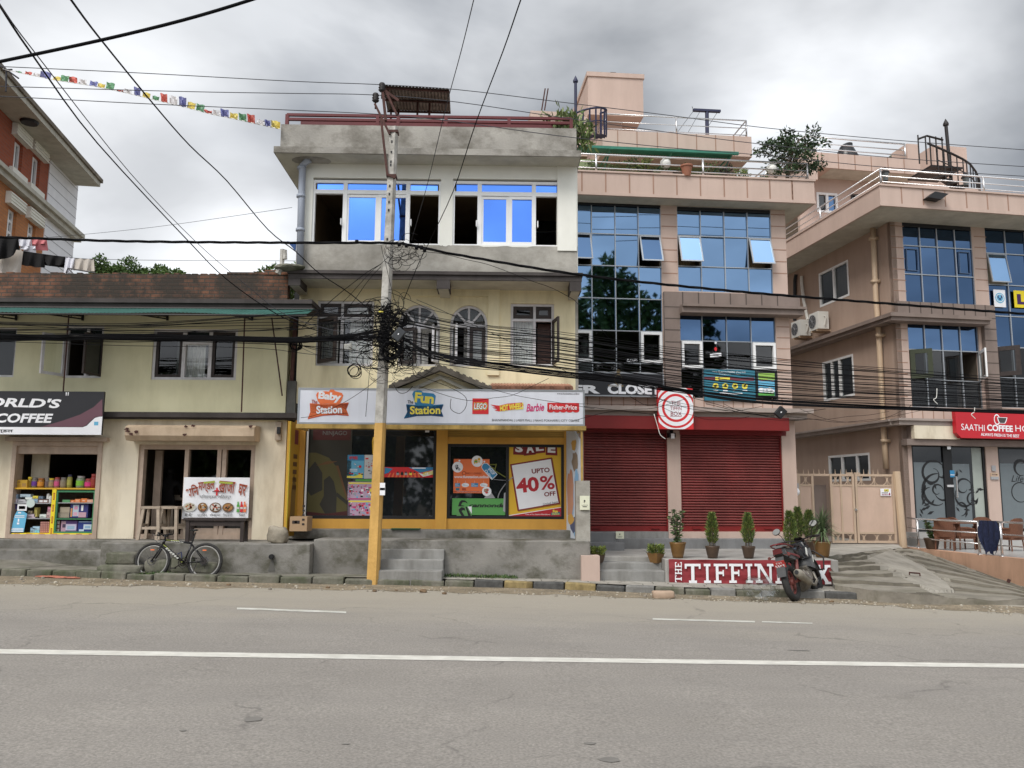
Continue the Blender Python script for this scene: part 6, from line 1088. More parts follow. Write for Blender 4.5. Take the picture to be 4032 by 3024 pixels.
# glass walls
def cwl(rc,xs,ys,cm,skip=(),d=-.03):return curtain_wall('curtain_wall',F,rc,xs,ys,d,D_,cm,skip,.03)
xs=[F.uv('R4',x,1300)[0]for x in(1302,1442,1588)];ys=[F.uv('R4',1440,y)[1]for y in(1418,1188)]
cA,xA,yA=cwl(h1,xs,ys,lambda i,j:'tint_d');b=MB();b.box(F,h1[0]+.02,h1[1]-.02,h1[3]-.28,h1[3]-.02,-.028,.0);b.build('slab_reflection',M['black'],cA)  # black strip at the pane tops stands in for the slab's reflection
for i in(0,3):b=MB();frame(b,F,(xA[i]+.1,xA[i+1]-.1,yA[1]+.1,yA[2]-.1),fw=.02,d0=-.03,d1=.0);b.build('sash',flat('blue_frame',(.10,.16,.27),.4),cA)
xs=[h2[0]+(F.uv('R4',2000,1300)[0]-h2[0])*k for k in(1,2,3)];ys=[F.uv('S2',2090,y)[1]for y in(985,715,440)]+[F.uv('R4',1950,y)[1]for y in(1495,1240)]
cB,xB,yB=cwl(h2,xs,ys,lambda i,j:'tint_d' if j>1 else 'clear_d',skip=((0,4),(0,1)));awning_sash(F,(xB[0]+.02,xB[1]-.02,yB[4]+.02,yB[5]-.02),R(10),-.01,cB,'alu',mirror('mid_blue_tinted_glass',(.22,.36,.55)));b=MB();b.box(F,h2[0]+.02,h2[1]-.02,h2[3]-.28,h2[3]-.02,-.028,.0);b.build('slab_reflection',M['black'],cB)  # reflection of the slab painted as a black strip here as well
sash(F,xB[0]+.03,yB[1]+.02,yB[2]-.02,xB[1]-xB[0]-.02,R(48),.0,cB,'brown_wood','clear_d',.13,1);room(F,(h2[0],h2[1],h2[2],yB[2]),-.16,2.5,D_,grow=0)
xs=[F.uv('S2',x,900)[0]for x in(1355,1510,1672)];ys=[F.uv('S2',1500,y)[1]for y in(1008,742)]
cE,xE,yE=cwl(h3,xs,ys,lambda i,j:'tint_d' if j==2 else 'clear_d',skip=((0,1),(3,1)),d=-.05)
grn=flat('dark_green_frame',(.035,.042,.02),.5);sash(F,xE[0]+.03,yE[1]+.02,yE[2]-.02,xE[1]-xE[0]+.02,R(38),.0,cE,'iron','clear_d',.13,1).data.materials[0]=grn
sash(F,xE[4]-.03,yE[1]+.02,yE[2]-.02,.85,R(62),.0,cE,'upvc','clear_d',.09,-1);room(F,(h3[0],h3[1],h3[2],yE[2]),-.16,3,D_,grow=0)
b=MB();b.box(F,xE[3]+.45,xE[4],h3[2]+.1,yE[2],-.9,-.8);b.build('inner_wall',M['peach_shaded'],D_)
# roof slab, joints, railing
r1,r0_=F.uv('R4',1500,725,1.2)[1],F.uv('R4',1500,885,1.2)[1];uc=F.uv('R4',965,780,1.2)[0]
b=MB();b.box(F,uc,UR+1,r0_,r1,-14,1.2);b.box(F,uc-.03,UR+1,r1-.003,r1+.05,-14,1.24);b.box(F,uc-.02,UR+1,r0_-.003,r0_+.09,-14,1.22);b.build('roof_slab',M['peach'],D_)
b=MB();b.box(F,uc+.05,UR,r0_-.009,r0_-.005,-13,1.15);b.build('roof_soffit',M['soffit'],D_)
b=MB()
for x in(1142,1318,1497,1670,1840,2008,2170):u=F.uv('R4',x,800,1.2)[0];b.box(F,u-.018,u+.018,r0_+.09,r1,1.19,1.206)
b.build('panel_groove',M['groove'],D_)
rh=F.uv('R4',1500,590,1.1)[1]-r1
railing('roof_railing',[F.P(uc+.12,r1,-12),F.P(uc+.12,r1,1.1),F.P(UR,r1,1.1)],D_,(rh,rh*.62,rh*.3),rh,spans=3.3,r=.017,rp=.03)
# coffee shop glazing
for k,rc in enumerate((dq1,dq2)):
 mid=F.uv('S6',1447,600)[0]if k==0 else(rc[0]+rc[1])/2;b=MB();frame(b,F,rc,xs=[mid],fw=.07,d0=-.14,d1=-.04,mw=.28 if k==0 else .1);o=b.build('shop_door',M['black'],D_);vf=F.uv('S6',1300,430)[1]
 pane(F,(rc[0]+.07,rc[1]-.07,rc[2]+.07,rc[3]-.07),-.09,'darkglass',o,.002);b=MB();b.box(F,rc[0]+.08,mid-.15,rc[2]+.12,vf,-.088,-.084)
 b.box(F,mid+.15 if k==0 else mid+.06,rc[1]-.08-(.42 if k==0 else 0),rc[2]+.12,vf-.03,-.088,-.084);b.build('frosted_film',M['frost'],o)
 if k==0:MB().box(F,rc[1]-.40,rc[1]-.08,rc[2]+.08,rc[3]-.1,-.088,-.083).build('side_light',mat('pale_green_glass',(.34,.37,.33),.3),o)
 b=MB()
 def curl(cx,cy,r,t0,t1,w_,n=22,shrink=0.0,dd=-.080):
  pr=[]
  for i in range(n+1):
   k_=i/n;a_=t0+(t1-t0)*k_;rr=r*(1-shrink*k_);ww=w_*(.25+math.sin(PI*min(1,k_*1.1))*.9)
   pr.append(((cx+rr*math.cos(a_),cy+rr*math.sin(a_)),(cx+(rr-ww)*math.cos(a_),cy+(rr-ww)*math.sin(a_))))
  for(p,q1),(p2,q2)in zip(pr,pr[1:]):b.decal(F,(p,p2,q2,q1),dd)
 if k==0:
  Uq=lambda x,y:F.uv('S6',x,y,-.08)
  for x,y,r,t0,t1,w_,sh_ in((1310,520,.46,.3,7.6,.07,.62),(1340,650,.52,1.4,5.2,.09,.2),(1345,645,.22,0,5.5,.05,.5),(1400,660,.30,3.4,6.8,.05,.4),(1290,700,.3,1.5,4.6,.06,.2),(1545,620,.30,.2,5.8,.06,.5),(1560,700,.35,2.5,6.2,.06,.3),(1530,780,.24,-1.6,2.8,.05,.4),(1620,720,.25,1.2,5.5,.05,.5),(1400,480,.3,3.9,5.6,.05,.1)):u,v=Uq(x,y);curl(u,v,r,t0,t1,w_,shrink=sh_)
  r_=random.Random(12)
  for x,y in((1320,600),(1240,630),(1220,640),(1250,650),(1260,600),(1290,745),(1300,755),(1230,760),(1220,800),(1250,790),(1240,830),(1210,820),(1270,830),(1620,640),(1650,635),(1640,670),(1600,640),(1630,700),(1655,720),(1640,755),(1660,745),(1510,520),(1540,510),(1500,490),(1550,790),(1520,810),(1580,800),(1385,540),(1415,500),(1320,590)):
   u,v=Uq(x,y);a_=r_.uniform(0,6.28);l_=r_.uniform(.14,.26);b.decal(F,[(u,v),(u+l_*.5*math.cos(a_+.35),v+l_*.5*math.sin(a_+.35)),(u+l_*math.cos(a_),v+l_*math.sin(a_)),(u+l_*.5*math.cos(a_-.35),v+l_*.5*math.sin(a_-.35))],-.079)
 else:
  Uq=lambda x,y:F.uv('S6',x,y,-.08);b.text(F,F.rect('S6',1915,530,2010,580,-.08),'Life',-.08,shear=.4);u,v=Uq(1985,660);curl(u,v,.3,0,6.28,.03);u,v=Uq(1990,470);curl(u,v,.25,0,5,.08)
 b.build('floral_print',M['black'],o,fix=False)
b=MB();u,v=F.uv('S6',1492,620);b.tube([F.P(u,v-.3,-.03),F.P(u,v-.3,.04),F.P(u,v+.3,.04),F.P(u,v+.3,-.03)],.02,6);b.box(F,*F.rect('S6',1425,603,1475,620),-.04,-.0);b.box(F,*F.rect('S6',1420,300,1448,330),-.04,.02);b.build('door_handle',M['steel'],D_)
rc=F.rect('S6',1452,492,1486,545);t=thing('door_notice','small blue and white notice on the coffee shop door','notice',F.P(rc[0],rc[2],0));b=MB();b.box(F,*rc,-.038,-.03,0);b.rectd(F,(rc[0],rc[1],rc[2]+.06,rc[3]-.12),-.027,1);b.build('sheet',[M['blue'],M['white']],t,fix=False)
# shutter box and awning strip above the doors, with pier plates
b=MB();sb_=F.rect('S6',1172,148,1495,250,.35);b.box(F,sb_[0],sb_[1]+.1,sb_[2],sb_[3],0,.35);b.build('shutter_box',M['cream_low'],D_);b=MB();b.box(F,sb_[0]-.2,UR,sb_[2]-.18,sb_[2]-.003,0,.28);b.box(F,F.uv('S6',1128,200,.1)[0],sb_[0],sb_[2],sb_[3],0,.2);b.build('shutter_housing',M['brown'],D_)
for y0,y1,m_,lb in((455,498,'greyp','grey bell plate on the pier between the coffee shop windows'),(515,562,'greyp','small open sign on a yellow bracket on the coffee shop pier')):
 rc=F.rect('S6',1762 if y0<500 else 1755,y0 if y0<500 else 540,1790 if y0<500 else 1812,y1);t=thing('wall_plate',lb,'plate',F.P(rc[0],rc[2],0));b=MB();b.box(F,*rc,0,.04);b.build('plate',M[m_],t)
 if y0>500:b=MB();r2=F.rect('S6',1755,513,1810,540);frame(b,F,r2,fw=.025,d0=0,d1=.03);b.build('bracket',M['bpipe'],t)
 # red coffee sign with cup
rc=F.rect('S2',1610,1287,2900,1530,.55);t=thing('coffee_house_sign','red coffee house signboard with a cup picture above the glass doors','sign',F.P(rc[0],rc[2],.5));b=MB();b.prism(F,[(rc[0]+.14,rc[2]),(rc[1],rc[2]),(rc[1],rc[3]),(rc[0],rc[3]),(rc[0],rc[2]+.14)],.40,.55);b.build('panel',flat('sign_red',(.50,.015,.025),.4),t)
b=MB();T=lambda x0,y0,x1,y1:F.rect('S2',x0,y0,x1,y1,.55);dd=.553
b.text(F,T(1655,1398,1862,1454),'SAATHI',dd,0,rot=-.035);b.text(F,T(1884,1404,2112,1462),'COFFEE',dd,0,rot=-.03,bold=.035);b.text(F,T(2135,1412,2395,1468),'HOUSE',dd,0,rot=-.03);b.text(F,T(1830,1482,2170,1508),'ALWAYS FRESH IS THE BEST',dd,0,rot=-.025,bold=.02)
U=lambda x,y:F.uv('S2',x,y,.55);b.decal(F,[U(1972,1334),U(2064,1338),U(2056,1370),U(2044,1392),U(1994,1390),U(1980,1368)],dd,0);b.decal(F,[U(1980,1338),U(2056,1342),U(2048,1368),U(2038,1388),U(1998,1386),U(1988,1366)],dd+.002,1);cu,cv=U(1972,1356);b.ell(F,cu,cv,.10,.16,dd-.001,0,18,.75);b.build('lettering',[M['white'],flat('cup_brown',(.06,.05,.05))],t,fix=False)
rc=F.rect('S2',1945,205,2048,358,.02);t=thing('emblem_poster','white poster with a round blue hands emblem on the upper glass','poster',F.P(rc[0],rc[2],0));b=MB();b.box(F,*rc,.012,.022,0);cu,cv=F.uv('S2',1997,278,.02);k=(rc[1]-rc[0])*.40;b.ell(F,cu,cv,k,k,.026,1);b.ell(F,cu,cv,k*.8,k*.8,.028,0,20,.85)
for s_ in(-1,1):b.decal(F,[(cu+s_*.03,cv-k*.2),(cu+s_*k*.5,cv+k*.05),(cu+s_*k*.5,cv+k*.5),(cu+s_*k*.3,cv+k*.5),(cu+s_*k*.25,cv+k*.1)],.030,2)
b.decal(F,[(cu-k*.25,cv-k*.35),(cu+k*.25,cv-k*.35),(cu+k*.1,cv),(cu-k*.1,cv)],.031,2);b.build('sheet',[M['white'],M['cyan'],flat('indigo_print',(.03,.02,.12))],t,fix=False)
rc=F.rect('S2',2125,218,2420,368,.02);t=thing('yellow_poster','yellow poster with purple letter at the edge on the upper glass','poster',F.P(rc[0],rc[2],0));b=MB();b.box(F,*rc,.012,.022,0);b.text(F,F.rect('S2',2150,248,2380,340,.02),'LIC',.026,1,bold=.06);b.build('sheet',[flat('lemon_print',(.78,.62,.02)),flat('deep_purple_print',(.05,.01,.09))],t,fix=False)
# upper storey set back with its own slab and railing, spiral stair
dU=-3.2;v1=F.uv('R4',800,440,dU)[1];v0=F.uv('R4',800,560,dU)[1];ul=F.uv('R4',350,480,dU)[0];ur=F.uv('R4',1290,500,dU)[0];wd0=dU-.9
b=MB();b.box(F,ul,ur,v0,v1,-13,dU);b.box(F,F.uv('R4',1190,400,dU)[0],ur-.01,v1,F.uv('R4',1240,345,dU)[1],dU-.9,dU-.02);b.box(F,ul,F.uv('R4',455,560,dU)[0],F.uv('R4',400,632,dU)[1],v0,-13,dU-.01);b.build('upper_slab',M['peach'],D_)
b=MB();b.box(F,ul+1,ur-.05,v0-.008,v0-.004,-12.9,dU-.05);b.build('upper_soffit',M['soffit'],D_)
b=MB()
for x in(490,625,760,893,1028,1160):u=F.uv('R4',x,500,dU)[0];b.box(F,u-.016,u+.016,v0,v1,dU-.01,dU+.006)
b.build('panel_groove',M['groove'],D_)
W4=F.rect('R4',447,746,618,908,wd0);W5=F.rect('R4',725,760,880,850,wd0);b=MB();wall(b,F,F.uv('R4',300,700,wd0)[0],F.uv('R4',1480,620,wd0)[0],r1-.2,v0+.05,(W4,W5),wd0,.15);b.build('upper_wall',M['peach'],D_,fix=False)
b=MB();frame(b,F,W4,xs=[(W4[0]+W4[1])/2],fw=.08,d0=wd0-.1,d1=wd0+.02,mw=.1);wn=b.build('window',M['upvc'],D_);m_=(W4[0]+W4[1])/2;pane(F,(W4[0]+.08,m_-.05,W4[2]+.08,W4[3]-.08),wd0-.05,'darkglass',wn);pane(F,(m_+.05,W4[1]-.08,W4[2]+.08,W4[3]-.08),wd0-.05,'tint_d',wn)
b=MB();frame(b,F,W5,fw=.07,d0=wd0-.1,d1=wd0+.01);wn=b.build('window',M['brown_wood'],D_);pane(F,(W5[0]+.07,W5[1]-.07,W5[2]+.07,W5[3]-.07),wd0-.05,'darkglass',wn)
b=MB();t4=F.rect('R4',1415,365,1680,700,-4.5);b.box(F,t4[0],t4[1],r1,t4[3],-9,-4.5);b.box(F,t4[0]-.5,t4[0]+.05,r1,F.uv('R4',1380,545,-4.4)[1],-9,-4.4);b.build('roof_block',M['peach'],D_)
ph=F.uv('R4',700,310,dU-.1)[1]-v1;railing('upper_railing',[F.P(ul+.1,v1,-12),F.P(ul+.1,v1,dU-.1),F.P(F.uv('R4',1185,400,dU)[0],v1,dU-.1)],D_,(ph,ph*.62,ph*.3),ph,spans=3.1,r=.02,rp=.035)
for x,wx,h_,lb in((405,120,350,'black plastic water tank with peaked lid behind the small roof tree'),(690,215,352,'larger black water tank lying low behind the upper roof railing')):
 p=F.P(F.uv('R4',x,400,-6)[0],v1-.35,-6);rr=wx/2*.4822*p.y/FPX;top=F.uv('R4',x,h_,-6)[1]-v1+.35;t=thing('water_tank',lb,'water tank',p);b=MB();b.lathe(p,[(rr*.96,0),(rr,.1),(rr*.97,top*.45),(rr,top*.55),(rr*.9,top*.75),(rr*.5,top*.95),(rr*.3,top)],20);b.build('tank_body',M['bikeblk'],t,smooth=True);b=MB();b.lathe(p+Vector((rr*.2,0,top*.9)),[(rr*.3,0),(rr*.3,top*.12),(0.01,top*.14)],12);b.build('lid',M['black'],t)
p=F.P(F.uv('R4',1145,440,-5)[0],v1,-5);b=MB();b.poly([F.P(*F.uv('R4',*q_,-5),-5-k)for q_,k in(((1040,445),0),((1185,365),0),((1190,455),.3),((1060,455),.3))]);tag(b.build('green_tarp',mat('grey_green_tarp',(.24,.30,.23),.6,var=.2),fix=False),'grey green tarp on the upper roof behind the railing','tarp')
t=thing('spiral_stair','black iron spiral stair with pointed post on the corner house roof','stair',F.P(F.uv('R4',1540,700,-1.2)[0],r1,-1.2));b=MB();pc=F.uv('R4',1545,500,-1.2)[0];ptop=F.uv('R4',1520,185,-1.2);b.tube([F.P(pc,r1,-1.2),F.P(pc-.1,ptop[1],-1.2)],.055,8);b.lathe(F.P(pc-.1,ptop[1]-.05,-1.2),[(.09,0),(.09,.06),(.0,.24)],8);b.build('post',M['iron'],t)
b=MB();zz0,zz1=r1-.1,F.uv('R4',1440,575,-1.2)[1];hh=F.uv('R4',1345,340,-1.2)[1]-zz1;rl=[(1350,340,-.7),(1430,372,-.6),(1540,420,-.5),(1640,470,-.6),(1700,510,-.8),(1745,570,-1.1),(1775,640,-1.4),(1778,735,-1.6)]
pv=[F.P(*F.uv('R4',x,y,d_),d_)for x,y,d_ in rl];b.tube(pv,.036,6);b.tube([p-Vector((0,0,hh*.45))for p in pv[1:]],.018,4)
for a_,c_ in zip(pv[1:],pv[2:]):
 for k in(0,.5):p=a_.lerp(c_,k);lo=Vector((p.x,p.y,max(r1,p.z-hh)));b.tube([p,lo],.02,5);ce_=F.P(pc,lo.z,-1.2);n_=(lo-ce_).cross(Vector((0,0,1))).normalized()*.16;b.hexa([ce_,lo-n_,lo+n_,ce_+n_*.1]+[x-Vector((0,0,.05))for x in(ce_,lo-n_,lo+n_,ce_+n_*.1)])
lp0,lp1=F.uv('R4',1300,560,-1.2),F.uv('R4',1540,575,-1.2);b.box(F,lp0[0],pc,zz1-.06,zz1,-1.9,-.7)
for x in(1285,1345,1380,1430,1480):u=F.uv('R4',x,480,-.7)[0];b.tube([F.P(u,zz1,-.7),F.P(u,zz1+hh*(1 if x<1400 else 1.0),-.7)],.024,5)
b.tube([F.P(F.uv('R4',1285,480,-.7)[0],zz1+hh*.86,-.7),F.P(F.uv('R4',1350,340,-.7)[0],zz1+hh,-.7),F.P(F.uv('R4',1480,340,-.7)[0],zz1+hh*.9,-.7)],.035,5);b.build('steps_and_rail',M['iron'],t)
for x,y,lb in((1008,605,'black lantern on the roof corner post of the corner house'),(1665,645,'black lantern on the roof beside the iron spiral stair')):
 u,v=F.uv('R4',x,y,-.4);t=thing('roof_lantern',lb,'lantern',F.P(u,v-.4,-.4));b=MB();p=F.P(u,v-.35,-.4);b.lathe(p,[(.05,0),(.03,.1),(.05,.15),(.08,.18)],6);b.lathe(p+Vector((0,0,.44)),[(.15,0),(.07,.10),(.02,.16),(0,.2)],6);b.build('cap',M['iron'],t);b=MB();b.lathe(p+Vector((0,0,.18)),[(.075,0),(.115,.26)],6);b.build('glass',M['charcl'],t);b=MB();b.box(F,u-.2,u+.25,r1,v-.35,-.65,-.2);b.build('plinth',M['peach'],t)
 # flood light and cable on the slab front
u,v=F.uv('R4',1420,778,1.35);t=thing('slab_flood_light','black flood light fixed to the peach roof slab','lamp',F.P(u,v,1.3));b=MB();b.prism(F,[(u-.32,v-.06),(u+.1,v-.1),(u+.34,v+.08),(u-.08,v+.12)],1.2,1.45);b.build('housing',M['black'],t)
# drain pipes on the left face and corner
G=FDL
def gp(r,x,y,d=.12):return G.P(*G.uv(r,x,y,d),d)
b=MB();b.tube([gp('R4',905,1000),gp('R4',930,1600),gp('S2',925,600),gp('S2',955,1250),gp('S2',975,1577),gp('S6',955,480)],.085,8)
for r,x,y in(('R4',912,1120),('R4',928,1470),('S2',940,610),('S2',985,1545)):p=gp(r,x,y);b.cube(p,(.26,.15,.09))
b.build('drain_pipe',M['bpipe'],D_,smooth=True)
b=MB();b.tube([gp('S2',190,70,.06),gp('S2',180,120,.06),gp('S2',178,480,.06)],.06,6);b.build('black_pipe',M['black'],D_);b=MB();b.tube([gp('S2',240,85,.06),gp('S2',240,150,.08),gp('S2',258,300,.08),gp('S2',295,470,.12)],.055,6);b.build('hose',M['plasticw'],D_)
# air conditioners
for(x0,y0,x1,y1),lb in(((305,392,475,560),'white air conditioner unit on the side wall, nearer the street'),((148,465,300,620),'white air conditioner unit on the side wall, farther from the street')):
 a_=G.uv('S2',x0,(y0+y1)/2+20,.5)[0];c_=G.uv('S2',x0+82,(y0+y1)/2,.5)[0];vv1,vv0=G.uv('S2',x0+90,y0+8,.4)[1],G.uv('S2',x0+90,y1-5,.4)[1]
 t=thing('air_conditioner',lb,'air conditioner',G.P((a_+c_)/2,vv0,.3));b=MB();b.box(G,a_,c_,vv0,vv1,.12,.5);b.build('casing',M['plasticw'],t);cm=(a_+c_)/2-.08;rr=(vv1-vv0)*.40;b=MB();b.ell(G,cm,(vv0+vv1)/2,rr,rr,.505);b.build('fan_opening',M['black'],t,fix=False)
 b=MB();[b.ell(G,cm,(vv0+vv1)/2,rr*k,rr*k,.512,n=20,rin=.93)for k in(1,.75,.5,.25)];[b.tube([G.P(cm,(vv0+vv1)/2,.512),G.P(cm+rr*math.cos(k*.785),(vv0+vv1)/2+rr*math.sin(k*.785),.512)],.006,3)for k in range(8)];b.build('fan_grille',M['greyp'],t,fix=False)
 b=MB();b.box(G,a_+.1,a_+.15,vv0-.06,vv0-.002,0,.5);b.box(G,c_-.15,c_-.1,vv0-.06,vv0-.002,0,.5);b.build('bracket',M['bpipe'],t)
 b=MB();b.tube([G.P(c_+.01,vv1-.15,.3),G.P(c_+.06,vv1-.2,.25),G.P(c_+.05,vv0+.12,.3)],.02,5);b.build('hose',M['plasticw'],t)
 # ---------------------------------------------------------------- the iron gate
ZG=22.3;GF=Face(0,ZG,R(2));t=thing('iron_gate','peach painted double iron gate with a side door and spiked top','gate',GF.P(GF.uv('S6',700,1060)[0],.5))
def gx(x):return GF.uv('S6',x,780)[0]
def gv(y):return GF.uv('S6',680,y)[1]
vb,v1_,v2_,vt_,vs_=.514,gv(972),gv(608),gv(520),gv(484)
for nm,(xa_,xb_),divs in(('gate_leaf',(528,715),(612,)),('gate_leaf',(722,1022),()),('side_door',(283,402),())):
 u0,u1=gx(xa_),gx(xb_);b=MB()
 if nm=='side_door':b.box(GF,u0,u1,vb,v2_,-.01,.01)
 else:b.box(GF,u0,u1,v1_,v2_,-.01,.01)
 lf=b.build(nm,M['gatep'],t);b=MB();frame(b,GF,(u0,u1,vb,vt_),xs=[gx(x)for x in divs],ys=[v1_,v2_]if nm!='side_door' else[v2_],fw=.06,d0=-.03,d1=.03,mw=.05);b.build('leaf_frame',M['gatebar'],lf)
 b=MB()
 for a0,a1 in((v2_,vt_),(vb,v1_))if nm!='side_door' else((v2_,vt_),):
  n=max(1,round((u1-u0)/.42));wv=(u1-u0)/n;h_=a1-a0
  for i in range(n):
   for cx,t0,t1 in((u0+i*wv,-1.57,1.57),(u0+(i+1)*wv,1.57,4.71)):b.tube([GF.P(cx+wv*.46*math.cos(t0+(t1-t0)*k/8),a0+h_/2+h_*.48*math.sin(t0+(t1-t0)*k/8),0)for k in range(9)],.012,4)
   b.tube([GF.P(u0+(i+.5)*wv,a0,0),GF.P(u0+(i+.5)*wv,a1,0)],.010,4)
 b.build('scroll_work',M['gatebar'],lf)
b=MB();b.box(GF,gx(404),gx(526),vt_-.06,vt_,-.03,.03)
for x in(285,328,367,408,450,492,575,618,660,703,748,795,832,868,905):u=gx(x);b.tube([GF.P(u,vt_,0),GF.P(u,vs_,0)],[.014,.003],5)
for s_ in(-1,1):b.box(GF,gx(714)-.0+s_*.02,gx(714)+s_*.18,vt_+.005,vt_+.04,-.025,.025)
b.build('spike',M['gatebar'],t);b=MB();b.box(GF,gx(706),gx(724),gv(800),gv(785),.03,.07);b.build('latch',M['steel'],t)
b=MB();b.box(GF,gx(404),gx(524),.5,vt_-.3,-.25,-.2);b.build('inner_wall',M['brown'],t)
b=MB();b.tube([GF.P(gx(1030)+.12,.4,.05),GF.P(gx(1030)+.04,vt_+.08,.05)],.10,10);b.tube([GF.P(gx(1040),v2_,.05),GF.P(gx(1050),v2_,.05)],.02,5);b.build('gate_post',M['bpipe'],t);b=MB();b.box(GF,gx(262),gx(282),.4,vt_,-.05,.05);b.build('gate_post',M['gatebar'],t)
rc=GF.rect('S6',910,632,990,688,.03);t=thing('gate_notice','small white notice with yellow logo on the right gate leaf','notice',GF.P(rc[0],rc[2],.03));b=MB();b.box(GF,*rc,.034,.04,0);w_,h_=rc[1]-rc[0],rc[3]-rc[2];b.rectd(GF,(rc[0]+w_*.35,rc[1]-w_*.2,rc[2]+h_*.58,rc[3]-h_*.08),.043,1);b.text(GF,(rc[0]+w_*.4,rc[1]-w_*.24,rc[2]+h_*.63,rc[3]-h_*.13),'LIC',.046,2,bold=.03);b.text(GF,(rc[0]+w_*.1,rc[0]+w_*.7,rc[2]+h_*.36,rc[2]+h_*.5),'-',.046,3);b.text(GF,(rc[0]+w_*.1,rc[0]+w_*.72,rc[2]+h_*.1,rc[2]+h_*.28),'2nd Floor',.046,4,bold=.03);b.decal(GF,[(rc[1]-w_*.26,rc[2]+.02),(rc[1]-w_*.08,rc[2]+.02),(rc[1]-w_*.08,rc[2]+h_*.42),(rc[1]-w_*.18,rc[2]+h_*.42)],.043,4);b.build('sheet',[M['white'],M['yel'],M['blk'],M['greyp'],flat('plum_red_print',(.30,.03,.10))],t,fix=False)
# small white wall lamp and dark post between the piers
p=at_depth('S6',260,660,20.6);t=thing('wall_lamp','small bright white lamp on the dark post by the gate','lamp',(p.x,p.y,p.z-.1));b=MB();b.lathe((p.x,p.y,p.z-.1),[(.03,0),(.09,.06),(.10,.12),(.07,.19),(.01,.21)],10);b.build('globe',M['white'],t,smooth=True);b=MB();b.cube((p.x,p.y+.05,p.z+.16),(.16,.12,.12));b.build('fixture',M['greyp'],t)
b=MB();p0=at_depth('S6',252,400,21.5);p1=at_depth('S6',262,840,21.5);b.cube(((p0.x+p1.x)/2,21.6,(p0.z+.485)/2),(.12,.1,p0.z-.485));tag(b.build('dark_post',M['black']),'black post in the gap between the red shutters and the gate','post')
# ---------------------------------------------------------------- coffee terrace wall, floor, railing
zt=.388;wp=[at_height('S6',1075,1080,zt),at_height('S6',1215,1092,zt),at_height('S6',1690,1142,zt),at_height('S6',2014,1172,zt)];wp.append(wp[-1]+(wp[-1]-wp[-2])*1.6)
b=MB()
for a_,c_ in zip(wp,wp[1:]):
 n_=Vector((c_.y-a_.y,-(c_.x-a_.x),0)).normalized()*-.22
 lo=[Vector((p.x,p.y,-.6))for p in(a_,c_)];b.hexa([lo[0],lo[1],c_,a_,lo[0]+n_,lo[1]+n_,c_+n_,a_+n_])
tag(b.build('terrace_wall',mat('stained_peach_wall',(.58,.36,.245),var=.08,vs=1.5,stain=.6,ss=(1.5,1.5,.2),dirt=(.6,.6,.58))),'low stained peach wall curving along the coffee terrace','wall')
b=MB();b.poly([Vector((p.x,p.y+.1,zt-.012))for p in wp]+[Vector((30,21,zt-.012)),Vector((30,27,zt-.012)),Vector((wp[0].x,27,zt-.012))]);struct(b.build('terrace_floor',M['tile'],base=False,fix=False))
b=MB();b.box(FD,FD.uv('S6',1110,1000)[0],14,zt-.02,.582,-.2,1.0);b.box(FD,FD.uv('S6',1110,1000)[0],14,zt-.02,.756,-.2,.5);struct(b.build('steps',M['tile'],base=False))
t=thing('terrace_railing','polished steel railing along the coffee terrace','railing',wp[2]);b=MB();rh=at_depth('S6',1690,890,wp[2].y).z-zt
q0,q1,q2,q3,q4=[p+Vector((.03,.13,0))for p in wp];q0=at_height('S6',1120,1050,zt);q0.y=q1.y+1.2;q0.x=at_depth('S6',1120,900,q0.y).x
for k,h in enumerate((rh,rh*.66,rh*.33)):
 b.tube([p+Vector((0,0,h))for p in(q0,q1,q2)],.026 if k==0 else .016,6);b.tube([p+Vector((0,0,h+(.02 if k==0 else 0)))for p in(q2,q3,q4)],.026 if k==0 else .016,6)
b.build('rail',M['steel'],t,smooth=True);b=MB()
for p in(q1,q2,q2.lerp(q3,.55),q4):b.tube([p,p+Vector((0,0,rh))],.03,8);b.lathe(p,[(.06,0),(.06,.015)],8)
b.build('rail_post',M['steel'],t,smooth=True)
p=q2.lerp(q3,.30);cl_=thing('hanging_jacket','navy jacket hung over the steel terrace railing','jacket',p);b=MB();n=12;dv=(q3-q2).normalized();nv=Vector((dv.y,-dv.x,0))
for i in range(n):
 for j in range(12):
  def jp(i,j):k=i/n-.5;y=j/12;w_=.26*(1.0+.25*math.sin(y*4)-.35*y*(.6 if k>0 else .1));return p+dv*(k*2*w_+.05*y)+Vector((0,0,rh+.04-y*(.74+.05*math.sin(i*1.1))))+nv*(.06+.035*math.sin(i*1.9+j*.3)*(.3+y))
  b.poly((jp(i,j),jp(i+1,j),jp(i+1,j+1),jp(i,j+1)))
b.build('cloth',M['denim'],cl_,smooth=True,fix=False)
b=MB()
for i in range(n):
 for j in range(4):
  def jb(i,j):k=i/n-.5;return p+dv*(k*.5)+Vector((0,0,rh+.04-j*.08))-nv*.06
  b.poly((jb(i,j),jb(i+1,j),jb(i+1,j+1),jb(i,j+1)))
 b.poly((p+dv*((i/n-.5)*.5)+Vector((0,0,rh+.04))+nv*.06,p+dv*(((i+1)/n-.5)*.5)+Vector((0,0,rh+.04))+nv*.06,p+dv*(((i+1)/n-.5)*.5)+Vector((0,0,rh+.04))-nv*.06,p+dv*((i/n-.5)*.5)+Vector((0,0,rh+.04))-nv*.06))
b.build('lining',M['denim'],cl_,smooth=True,fix=False)
